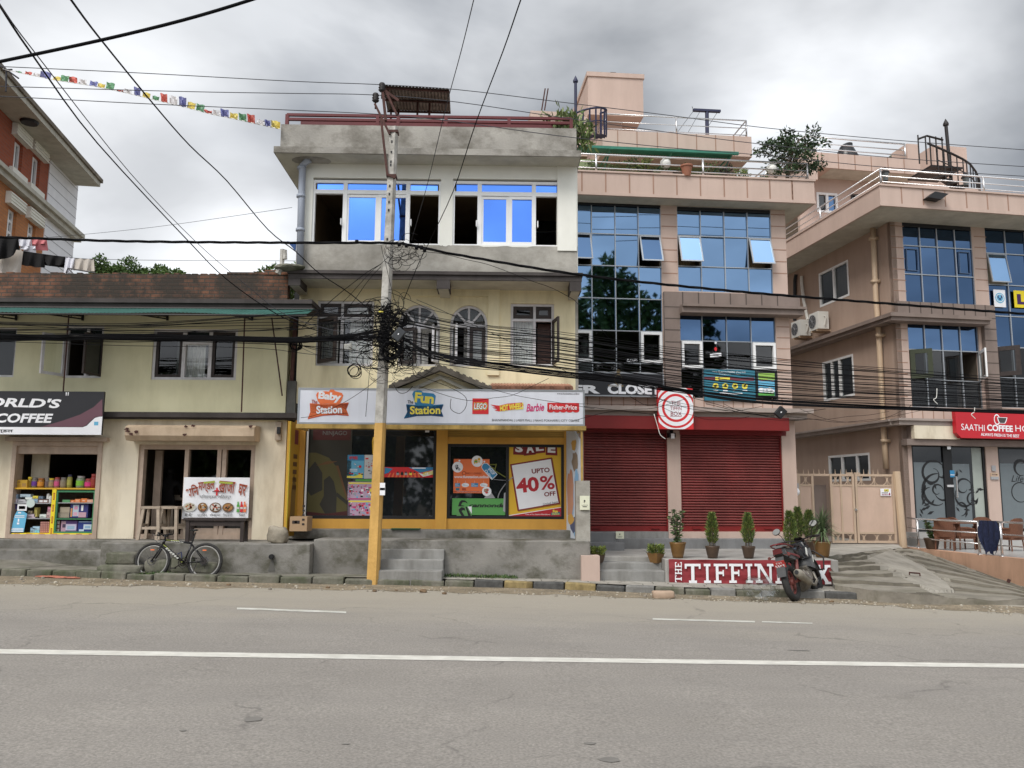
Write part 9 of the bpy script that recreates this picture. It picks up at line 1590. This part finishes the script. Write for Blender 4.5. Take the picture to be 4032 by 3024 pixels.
item(1310,878,1640,1128,(.035,.035,.16),'navy diaper pack with pink pictures on the right middle shelf','pack',name='diaper_pack',deco=((.03,.05,.12,.7,(.55,.25,.08)),(.15,.1,.48,.95,(.42,.50,.55)),(.2,.15,.42,.4,(.6,.32,.42)),(.22,.6,.42,.85,(.55,.25,.36)),(.48,.02,.92,.4,(.5,.3,.36)),(.62,.5,.74,.92,W_)),group='diaper packs in the display case')
item(1135,1185,1440,1400,(.10,.05,.17),'pink and purple diaper pack at the bottom right, left of two','pack',name='diaper_pack',deco=((.02,.02,.3,.95,(.44,.27,.33)),(.3,.15,.95,.7,(.50,.46,.58)),(.4,.25,.85,.55,(.28,.40,.52)),(.1,.4,.3,.7,(.06,.04,.08))),group='diaper packs in the display case')
item(1455,1190,1715,1400,(.02,.04,.20),'navy diaper pack at the bottom right, right of two','pack',name='diaper_pack',deco=((.05,.88,.95,.95,(.4,.5,.65)),(.4,.25,.98,.7,(.52,.6,.66)),(.5,.35,.9,.55,(.25,.40,.55)),(.1,.08,.45,.25,(.5,.58,.66))),group='diaper packs in the display case')
item(1045,1180,1115,1400,(.16,.07,.06),'tall dark box with round tins at the right of the yellow post',deco=((.2,.05,.9,.28,(.45,.40,.38)),(.2,.38,.9,.6,(.45,.40,.38)),(.2,.7,.9,.95,(.45,.40,.38))),group=None)
r2=GR(215,1010,492,1400,GD+.03);t=thing('blue_notice','sky blue poster with white lines on the front of the display case','poster',F.P(r2[0],r2[2],GD));b=MB();w_,h_=r2[1]-r2[0],r2[3]-r2[2];b.prism(F,[(r2[0],r2[2]),(r2[1]-.04,r2[2]),(r2[1],r2[3]-.05),(r2[0]+w_*.75,r2[3]),(r2[0]+w_*.3,r2[3]),(r2[0]+.05,r2[3]-.1)],GD+.025,GD+.03,0)
for k0,k1,x0,x1 in((.02,.06,.05,.85),(.09,.13,.05,.85),(.16,.19,.05,.85),(.70,.73,.2,.85),(.77,.80,.2,.85),(.9,.96,.4,.6)):b.rectd(F,(r2[0]+x0*w_,r2[0]+x1*w_,r2[2]+k0*h_,r2[2]+k1*h_),GD+.033,1)
b.rectd(F,(r2[0]+.42*w_,r2[0]+.52*w_,r2[2]+.5*h_,r2[2]+.64*h_),GD+.033,1);b.rectd(F,(r2[0]+.38*w_,r2[0]+.54*w_,r2[2]+.37*h_,r2[2]+.46*h_),GD+.033,1);b.build('sheet',[M['cyan'],M['white']],t,fix=False)
r2=GR(325,880,500,1000,GD+.03);t=thing('white_notice','small white printed notice above the blue poster','notice',F.P(r2[0],r2[2],GD));b=MB();b.box(F,*r2,GD+.025,GD+.03,0);w_=r2[1]-r2[0];b.text(F,(r2[0]+.03,r2[1]-.03,r2[3]-.1,r2[3]-.04),'-',GD+.033,1);b.text(F,(r2[0]+.03,r2[1]-.05,r2[2]+.05,r2[2]+.1),'-',GD+.033,1);b.build('sheet',[M['white'],M['blk']],t,fix=False)
u,v=GQ(572,862,GD+.03);t=thing('round_tag','round pale green tag hanging on the case front','tag',F.P(u,v-.09,GD));b=MB();b.prism(F,[(u+.09*math.cos(k*.4),v+.09*math.sin(k*.4))for k in range(16)],GD+.026,GD+.032);b.build('disc',flat('pale_mint',(.52,.60,.56)),t)
# ================================================================ eatery: stools, bench, seated person
def stool(p,rz,label):
 t=thing('wooden_stool',label,'stool',(0,0,0),'pale wooden stools in the eatery doorway');b=MB();b.cube((0,0,.66),(.38,.38,.05));b.build('seat',M['palewood'],t)
 for sx in(-1,1):
  for sy in(-1,1):b=MB();b.hexa([Vector((sx*.15+x,sy*.15+y,.635))for x,y in((-.03,-.03),(.03,-.03),(.03,.03),(-.03,.03))]+[Vector((sx*.21+x,sy*.21+y,0))for x,y in((-.03,-.03),(.03,-.03),(.03,.03),(-.03,.03))]);b.build('leg',M['palewood'],t)
 b=MB();b.cube((0,-.185,.24),(.36,.03,.05));b.cube((0,.185,.24),(.36,.03,.05));b.cube((.185,0,.30),(.03,.36,.05));b.cube((-.185,0,.30),(.03,.36,.05));b.build('stretcher',M['palewood'],t);t.location=p;t.rotation_euler=(0,0,rz);return t
fb_=MB();fb_.box(FA,-16,0,.6,.771,-5,-.02);fl_=struct(fb_.build('shop_floor',M['step'],base=False))
p=at_depth('S3',1105,1110,17.55);s1=stool((p.x,p.y,.772),.05,'pale wooden stool in the eatery doorway, left of two');p=at_depth('S3',1245,1110,17.6);copy_tree(s1,(p.x,p.y,.772),'pale wooden stool in the eatery doorway, right of two',(0,0,-.08))
p0,p1=at_depth('S3',1342,1150,16.95),at_depth('S3',1795,1150,16.95);zt_=at_depth('S3',1560,1003,16.95).z;t=thing('wooden_bench','dark wooden bench table under the eatery banner','bench',((p0.x+p1.x)/2,16.95,.772));b=MB();b.cube(((p0.x+p1.x)/2,16.98,zt_-.0),(p1.x-p0.x,.34,.05));b.build('bench_top',M['brown_wood'],t);b=MB();b.cube(((p0.x+p1.x)/2,16.86,zt_-.08),(p1.x-p0.x-.1,.03,.10));b.build('apron',M['brown_wood'],t)
for x in(p0.x+.08,p1.x-.08):
 for y in(16.86,17.10):b=MB();b.cube((x,y,(.772+zt_-.02)/2),(.07,.06,zt_-.02-.772));b.build('leg',M['brown_wood'],t)
pc=at_depth('S3',1210,900,18.9);sz=1.52;t=thing('person','person in black clothes sitting with their back to the street inside the dark eatery','person',(pc.x,pc.y,.772))
def skin_body(name,joints,edges,parent,m,sub=2):
 me=bpy.data.meshes.new(name);me.from_pydata([tuple(Vector(j[0]))for j in joints],edges,[]);o=bpy.data.objects.new(name,me);COL.objects.link(o);me.materials.append(m);sm=o.modifiers.new('skin','SKIN')
 for v,j in zip(me.skin_vertices[0].data,joints):v.radius=(j[1],j[1]if len(j)<3 else j[2])
 me.skin_vertices[0].data[0].use_root=True;ss=o.modifiers.new('sub','SUBSURF');ss.levels=sub;ss.render_levels=sub;o.parent=parent;return o
z0=.70
jn=[((0,0,z0),.17,.13),((0,-.02,z0+.22),.155,.11),((0,.02,z0+.45),.19,.12),((0,.05,z0+.58),.07,.07),((0,.08,z0+.70),.095,.10),((0,.09,z0+.79),.07,.08),((-.22,.04,z0+.48),.065),((-.28,.18,z0+.24),.05),((-.16,.40,z0+.16),.038),((-.14,.47,z0+.16),.03),((.22,.04,z0+.48),.065),((.28,.18,z0+.24),.05),((.16,.40,z0+.16),.038),((.14,.47,z0+.16),.03),((-.12,.05,z0-.02),.095),((-.15,.45,z0),.065),((-.15,.42,.10),.045),((-.15,.54,.05),.04),((.12,.05,z0-.02),.095),((.15,.45,z0),.065),((.15,.42,.10),.045),((.15,.54,.05),.04)]
skin_body('body',jn,[(0,1),(1,2),(2,3),(3,4),(4,5),(2,6),(6,7),(7,8),(8,9),(2,10),(10,11),(11,12),(12,13),(0,14),(14,15),(15,16),(16,17),(0,18),(18,19),(19,20),(20,21)],t,M['clothk'])
b=MB();b.rock((pc.x,pc.y+.085,.772+z0+.76),(.105,.115,.10),0,2,.1);b.build('hair',M['black'],t,smooth=True)
s3=copy_tree(s1,(pc.x,pc.y+.02,.772),'wooden stool under the person inside the dark eatery',(0,0,.1))
# ================================================================ bicycle
BK=thing('bicycle','black mountain bicycle with white lettering on the frame parked at the kerb','bicycle',(0,0,0));wr=.335;fx,rx=-.49,.49
def wheel(x,parent):
 b=MB();b.ring((x,0,wr),(0,1,0),wr-.027,.027,36,8);wo=b.build('wheel',M['tyre'],parent,smooth=True);b=MB();b.ring((x,0,wr),(0,1,0),wr-.062,.013,36,6);b.build('rim',mat('bike_rim',(.40,.39,.37),.4,metal=.3),wo,smooth=True)
 b=MB();[b.tube([(x+.02*math.cos(k*.628),.02*(1 if k%2 else-1),wr+.02*math.sin(k*.628)),(x+(wr-.07)*math.cos(k*.349+.2),0,wr+(wr-.07)*math.sin(k*.349+.2))],.0016,3)for k in range(18)];b.build('spokes',M['wire'],wo);b=MB();b.lathe((x,-.05,wr),[(.025,0),(.02,.1)],10,0,(0,1,0));b.ring((x,-.045,wr),(0,1,0),.075,.006,20,4);b.build('hub',M['wire'],wo)
 b=MB();b.cube((x-.02,-.01,wr+.2),(.07,.012,.02));b.build('reflector',M['orange'],wo);return wo
wheel(fx,BK);wheel(rx,BK)
HT,HB,BBk,ST,SS=(-.30,0,.72),(-.325,0,.635),(.10,0,.30),(.215,0,.66),(.27,0,.86)
b=MB();b.tube([HB,BBk],[.028,.026],8);b.tube([HT,ST],.02,8);b.tube([BBk,ST],.018,8);b.tube([HT,HB],.026,8)
for s_ in(-1,1):b.tube([(BBk[0],s_*.03,BBk[2]),(rx,s_*.055,wr)],.011,6);b.tube([(ST[0],s_*.02,ST[2]-.02),(rx,s_*.055,wr)],.010,6)
fo=b.build('bike_frame',M['bikeblk'],BK,smooth=True);b=MB();FT=Face(0,-.030,0)
def along(p,q_,k,o):d=Vector((q_[0]-p[0],q_[2]-p[2])).normalized();n_=Vector((-d.y,d.x));x=p[0]+(q_[0]-p[0])*k;z=p[2]+(q_[2]-p[2])*k;return x+n_.x*o,z+n_.y*o
for k in range(6):k0=.18+k*.1;b.decal(FT,[along(HB,BBk,k0,-.02),along(HB,BBk,k0+.075,-.02+.008*(k%2)),along(HB,BBk,k0+.085,.018),along(HB,BBk,k0+.01,.018-.008*(k%3))],.001,0)
b.decal(FT,[along(HB,BBk,.04,.015),along(HB,BBk,.3,.024),along(HB,BBk,.3,.012),along(HB,BBk,.04,.0)],.0005,1);b.decal(FT,[along(HB,BBk,.86,-.015),along(HB,BBk,.96,-.015),along(HB,BBk,.96,.015)],.001,1);b.decal(FT,[along(HT,ST,.08,.006),along(HT,ST,.55,.018),along(HT,ST,.55,.010),along(HT,ST,.08,-.002)],.001,1)
for k in range(8):k0=.25+k*.06;b.decal(FT,[along(HT,ST,k0,-.012),along(HT,ST,k0+.035,-.012),along(HT,ST,k0+.045,.005),along(HT,ST,k0+.01,.005)],.001,0)
b.build('lettering',[flat('dull_white',(.5,.5,.46)),flat('lime_decal',(.38,.42,.10))],fo,fix=False)
b=MB();CR=(-.345,0,.60)
for s_ in(-1,1):b.tube([(CR[0],s_*.045,CR[2]),(-.41,s_*.05,.46),(fx,s_*.05,wr)],[.017,.017,.013],6)
b.tube([(CR[0],-.06,CR[2]),(CR[0],.06,CR[2])],.02,6);b.build('fork',M['bikeblk'],BK,smooth=True)
b=MB();st_=(-.325,0,.80);b.tube([HT,(-.295,0,.77),(-.335,0,.80)],.018,6);b.tube([(-.30,-.30,.835),(-.335,-.12,.82),(-.34,0,.805),(-.335,.12,.82),(-.30,.30,.835)],.013,6);b.tube([(-.30,-.30,.835),(-.315,-.18,.828)],.018,6);b.tube([(-.30,.30,.835),(-.315,.18,.828)],.018,6)
for s_ in(-1,1):b.tube([(-.33,s_*.16,.815),(-.40,s_*.19,.79),(-.385,s_*.26,.785)],.006,4);b.cube((-.345,s_*.17,.80),(.05,.05,.04))
b.build('handlebar',M['bikeblk'],BK,smooth=True);b=MB();b.tube([(-.40,-.15,.80),(-.50,-.10,.82),(-.49,-.03,.72),(-.40,-.03,.66),(-.30,-.03,.69)],.005,4);b.tube([(-.40,.15,.80),(-.46,.10,.84),(-.46,.02,.74),(-.36,0,.68)],.005,4);b.build('brake_cable',M['wire'],BK)
b=MB();b.tube([ST,SS],.014,6);b.build('seat_post',M['bikeblk'],BK);b=MB();b.hexa([(.14,-.03,.875),(.14,.03,.875),(.33,.08,.88),(.33,-.08,.88),(.15,-.02,.915),(.15,.02,.915),(.335,.075,.93),(.335,-.075,.93)]);so=b.build('saddle',M['bikeblk'],BK,smooth=True);sd_=so.modifiers.new('s','SUBSURF');sd_.levels=2;sd_.render_levels=2
b=MB();b.ring((BBk[0],-.05,BBk[2]),(0,1,0),.085,.008,20,5);b.ring((BBk[0],-.05,BBk[2]),(0,1,0),.05,.008,16,4);b.tube([(BBk[0],-.065,BBk[2]),(-.03,-.08,.21)],.011,5);b.cube((-.045,-.12,.205),(.09,.08,.022));b.tube([(BBk[0],.065,BBk[2]),(.23,.08,.385)],.011,5);b.cube((.235,.12,.39),(.09,.08,.022));b.build('crank',M['iron'],BK)
b=MB();b.tube([(BBk[0],-.05,BBk[2]+.085),(rx,-.05,wr+.05)],.004,4);b.tube([(BBk[0],-.05,BBk[2]-.085),(rx-.02,-.05,wr-.1),(rx,-.05,wr-.05)],.004,4);b.lathe((rx,-.06,wr),[(.06,0),(.03,.02)],14,0,(0,1,0));b.build('chain',M['iron'],BK);b=MB();b.tube([(.37,-.06,.34),(.30,-.12,.01)],.008,5);b.build('kickstand',M['iron'],BK)
b=MB();b.tube([(-.03,0,.46),(.03,0,.50),(.055,0,.38),(.01,0,.37)],.012,5);b.build('bottle_cage',flat('blue_cage',(.03,.04,.10)),BK)
p0=on_ground('T5',520,1268);p1=on_ground('T5',1660,1300);BK.location=(p0.lerp(p1,.5)).to_tuple();k_=(p1-p0).length/.98;BK.scale=(min(1.15,max(.92,k_)),)*3;BK.rotation_euler=(R(-5),0,math.atan2(p1.y-p0.y,p1.x-p0.x)-.018*0)
# ================================================================ motorcycle (x forward, y left, z up)
MC=thing('motorcycle','red and black motorcycle with a red number plate parked leaning at the kerb','motorcycle',(0,0,0));rw,fw_=.305,.295;RX,FX=-.64,.66
def mwheel(x,r,tw,nm,parent,rimm):
 b=MB();b.ring((x,0,r),(0,1,0),r-tw*.5,tw*.55,36,10);o=b.build(nm,M['tyre'],parent,smooth=True);b=MB();b.ring((x,0,r),(0,1,0),r-tw*1.15,.022,32,6)
 for k in range(5):a_=k*1.2566+.3;b.tube([(x+.03*math.cos(a_),-.0,r+.03*math.sin(a_)),(x+(r-tw*1.15)*math.cos(a_+.18),0,r+(r-tw*1.15)*math.sin(a_+.18))],[.028,.018],5)
 b.lathe((x,-.06,r),[(.05,0),(.06,.06),(.05,.12)],12,0,(0,1,0));b.build('rim',rimm,o);return o
mred=mat('motorcycle_red_paint',(.16,.012,.014),.3,var=.15,vs=8);mrr=mat('dusty_red_rim',(.15,.042,.035),.55,var=.2,vs=9);mgr=mat('dusty_grey_plastic',(.06,.06,.06),.5,var=.3,vs=9);mal=mat('dirty_engine_metal',(.22,.20,.17),.45,var=.35,vs=14,metal=.5)
mwheel(RX,rw,.105,'rear_wheel',MC,mrr);mwheel(FX,fw_,.085,'front_wheel',MC,mat('black_rim',(.02,.02,.022),.4))
b=MB()
for i in range(9):
 a0,a1=R(20+i*13),R(20+(i+1)*13);rr=fw_+.03
 b.hexa([(FX+math.cos(a0)*rr,-.06,fw_+math.sin(a0)*rr),(FX+math.cos(a0)*rr,.06,fw_+math.sin(a0)*rr),(FX+math.cos(a1)*rr,.06,fw_+math.sin(a1)*rr),(FX+math.cos(a1)*rr,-.06,fw_+math.sin(a1)*rr)]+[(FX+math.cos(q_)*(rr+.015),y,fw_+math.sin(q_)*(rr+.015))for q_,y in((a0,-.055),(a0,.055),(a1,.055),(a1,-.055))])
b.build('front_mudguard',mgr,MC)
b=MB()
for s_ in(-1,1):b.tube([(FX,s_*.085,fw_),(.50,s_*.085,.62),(.42,s_*.085,.86)],[.028,.024,.022],7)
b.cube((.44,0,.82),(.09,.22,.04));b.cube((.41,0,.90),(.09,.22,.03));b.build('fork',M['iron'],MC,smooth=True)
def hull(name,rows,m,smooth=True,sub=2):
 b=MB()
 for a_,c_ in zip(rows,rows[1:]):
  n=len(a_)
  for i in range(n):j=(i+1)%n;b.poly((a_[i],a_[j],c_[j],c_[i]))
 b.poly(rows[0]);b.poly(rows[-1]);o=b.build(name,m,MC,smooth=smooth);md=o.modifiers.new('w','WELD');md.merge_threshold=.001;sb2=o.modifiers.new('s','SUBSURF');sb2.levels=sub;sb2.render_levels=sub;return o
def sec(x,z0,z1,w0,w1):return[Vector((x,-w0,z0)),Vector((x,w0,z0)),Vector((x,w1,z1)),Vector((x,-w1,z1))]
hull('fuel_tank',[sec(-.06,.66,.78,.09,.07),sec(.06,.64,.87,.15,.10),sec(.24,.62,.93,.19,.12),sec(.40,.64,.90,.13,.09),sec(.46,.68,.84,.08,.06)],M['bikeblk'])
hull('tank_shroud',[sec(.08,.50,.76,.16,.17),sec(.26,.44,.80,.20,.205),sec(.44,.52,.78,.15,.15)],mgr,sub=1)
hull('seat',[sec(-.62,.84,.89,.09,.08),sec(-.45,.80,.86,.12,.11),sec(-.25,.74,.80,.13,.12),sec(-.05,.73,.79,.10,.09)],M['iron'])
hull('tail_fairing',[sec(-.86,.80,.88,.05,.05),sec(-.70,.70,.86,.12,.10),sec(-.45,.64,.82,.145,.13),sec(-.22,.60,.76,.12,.12),sec(-.08,.60,.74,.08,.09)],mgr)
for s_ in(-1,1):b=MB();b.hexa([(-.74,s_*.12,.775),(-.40,s_*.148,.70),(-.22,s_*.138,.66),(-.22,s_*.138,.69),(-.76,s_*.115,.80),(-.40,s_*.15,.735),(-.24,s_*.14,.71),(-.24,s_*.14,.71)]);b.build('side_panel',mred,MC)
b=MB();b.tube([(-.40,-.13,.86),(-.70,-.13,.92),(-.86,-.08,.94),(-.90,0,.945),(-.86,.08,.94),(-.70,.13,.92),(-.40,.13,.86)],.012,6);b.build('grab_rail',mred,MC,smooth=True)
b=MB();b.hexa([(-.885,-.07,.79),(-.885,.07,.79),(-.88,.06,.87),(-.88,-.06,.87),(-.80,-.07,.79),(-.80,.07,.79),(-.80,.06,.87),(-.80,-.06,.87)]);b.build('tail_lamp',flat('tail_lamp_red',(.10,.015,.015),.2),MC)
b=MB();b.hexa([(-.84,-.07,.74),(-.84,.07,.74),(-.98,.075,.42),(-.98,-.075,.42),(-.82,-.07,.74),(-.82,.07,.74),(-.955,.075,.42),(-.955,-.075,.42)]);b.build('rear_mudguard',mgr,MC)
pn=Vector((-.92,0,.62));pr_=Matrix.Rotation(R(-22),3,'Y');b=MB();b.cube(pn,(.012,.19,.12),0,pr_);po=b.build('number_plate',flat('plate_red',(.42,.04,.035),.5),MC)
PFc=Face(0,0,0);PFc.O=pn+pr_@Vector((-.0075,0,0));PFc.U=Vector((0,-1,0));PFc.N=pr_@Vector((-1,0,0));upv=pr_@Vector((0,0,1))
class PlateF:
 def P(s,u,v,d=0):return PFc.O+PFc.U*u+upv*v+PFc.N*d
b=MB();b.text(PlateF(),(-.05,.05,.01,.045),'बा ५४ प',.001,0);b.text(PlateF(),(-.08,.08,-.05,.0),'९६७२',.001,0,bold=.02);b.build('lettering',M['white'],po,fix=False)
b=MB();b.lathe((-.16,0,.26),[(.14,-.0),(.16,.06),(.15,.2),(.13,.26)],12,0,(1,.0,.15));b.cube((.16,0,.42),(.20,.24,.26),0,Matrix.Rotation(-.4,3,'Y'))
for k in range(5):b.cube((.14+k*.012,0,.36+k*.04),(.22,.27,.012),0,Matrix.Rotation(-.4,3,'Y'))
b.lathe((.02,-.15,.33),[(.10,0),(.11,.05),(.10,.30)],14,0,(0,1,0));b.build('engine',mal,MC)
b=MB();b.tube([(.24,-.13,.40),(.27,-.15,.24),(.05,-.17,.18),(-.22,-.17,.24)],.026,7);ex=b.build('exhaust',mal,MC,smooth=True);b=MB();b.tube([(-.20,-.18,.235),(-.30,-.185,.27),(-.72,-.20,.42),(-.80,-.20,.445)],[.035,.065,.075,.055],12);b.build('silencer',mat('dusty_silencer',(.26,.235,.19),.5,var=.3,vs=10),ex,smooth=True);b=MB();b.hexa([(-.28,-.255,.27),(-.62,-.275,.40),(-.62,-.26,.47),(-.28,-.24,.34),(-.28,-.245,.27),(-.62,-.265,.40),(-.62,-.25,.47),(-.28,-.23,.34)]);b.build('heat_shield',M['chrome'],ex);b=MB();b.lathe((-.805,-.20,.447),[(.035,0),(.035,.012)],10,0,(-1,0,.3));b.build('outlet',M['black'],ex)
b=MB()
for s_ in(-1,1):b.tube([(-.12,s_*.09,.32),(RX,s_*.095,rw)],.024,6);b.tube([(-.38,s_*.11,.64),(-.56,s_*.115,.33)],[.034,.026],8)
b.build('swing_arm',mrr,MC);b=MB();b.tube([(.40,0,.72),(.10,0,.62),(-.30,0,.62),(-.7,0,.76)],.026,6);b.tube([(.38,0,.68),(.30,0,.30),(-.14,0,.22),(-.16,0,.6)],.024,6);b.build('chassis',M['iron'],MC)
b=MB();b.tube([(.34,-.05,.42),(.36,-.30,.40),(.40,-.34,.60),(.40,-.20,.74),(.40,-.05,.72)],.017,6);b.tube([(.34,.05,.42),(.36,.30,.40),(.40,.34,.60),(.40,.20,.74),(.40,.05,.72)],.017,6);b.build('crash_guard',M['iron'],MC,smooth=True)
b=MB();b.tube([(.36,-.36,.98),(.42,-.18,.99),(.44,0,.95),(.42,.18,.99),(.36,.36,.98)],.013,6);b.tube([(.345,-.40,.975),(.38,-.27,.985)],.02,6);b.tube([(.345,.40,.975),(.38,.27,.985)],.02,6);b.tube([(.40,-.36,.96),(.47,-.24,.97)],.007,4);b.tube([(.40,.36,.96),(.47,.24,.97)],.007,4);b.build('handlebar',M['iron'],MC,smooth=True)
hull('headlamp_fairing',[sec(.46,.74,.94,.10,.07),sec(.56,.72,.97,.12,.06),sec(.64,.78,.90,.07,.05)],M['bikeblk']);hull('windscreen',[sec(.48,.95,.99,.09,.085),sec(.40,1.0,1.02,.07,.06)],M['iron'],sub=1)
mirr=mirror('mirror_glass',(.95,.95,.97),.03)
for s_ in(-1,1):
 b=MB();b.tube([(.40,s_*.24,.99),(.42,s_*.28,1.10),(.41,s_*.33,1.16)],.007,5);ms=b.build('mirror_stalk',M['iron'],MC);b=MB();b.lathe((.425,s_*.34,1.18),[(.02,0),(.068,.012),(.072,.03)],16,0,(-1,0,.8));b.build('mirror_shell',M['iron'],ms)
 b=MB();ax=Vector((-1,0,.8)).normalized();a_=ax.orthogonal().normalized();c_=ax.cross(a_);cc=Vector((.425,s_*.34,1.18))+ax*.034;b.poly([cc+a_*math.cos(k*.35)*.066+c_*math.sin(k*.35)*.066 for k in range(18)]);b.build('mirror_glass',mirr,ms,fix=False)
for s_ in(-1,1):
 b=MB();b.tube([(-.80,s_*.08,.76),(-.82,s_*.16,.75)],.008,4);b.lathe((-.80,s_*.17,.75),[(.01,0),(.028,.02),(.02,.05)],10,0,(-1,0,0));b.build('indicator',mrr,MC)
b=MB();b.tube([(-.05,-.12,.28),(-.05,-.24,.27)],.014,5);b.tube([(-.35,-.13,.36),(-.36,-.24,.36)],.012,5);b.build('foot_peg',M['iron'],MC);b=MB();b.tube([(-.02,.12,.25),(-.06,.34,.0)],.012,5);b.build('side_stand',M['iron'],MC)
b=MB();b.hexa([(.06,-.175,.70),(.10,-.18,.66),(.13,-.19,.80),(.11,-.18,.82),(.06,-.165,.70),(.10,-.17,.66),(.13,-.18,.80),(.11,-.17,.82)]);b.hexa([(.22,-.21,.55),(.33,-.19,.60),(.33,-.19,.68),(.24,-.215,.66),(.22,-.2,.55),(.33,-.18,.60),(.33,-.18,.68),(.24,-.205,.66)]);b.build('decal',flat('dull_white',(.5,.5,.46)),MC)
pc_=on_ground('T4',545,1505);hd=R(54);MC.rotation_mode='ZYX'
rotm=Matrix.Rotation(hd,4,'Z')@Matrix.Rotation(R(-15),4,'X');MC.rotation_mode='XYZ';MC.rotation_euler=rotm.to_euler('XYZ')
off=rotm.to_3x3()@Vector((RX,0,0));MC.scale=(1.07,)*3;off*=1.07;MC.location=(pc_.x-off.x,pc_.y-off.y,pc_.z+.0)
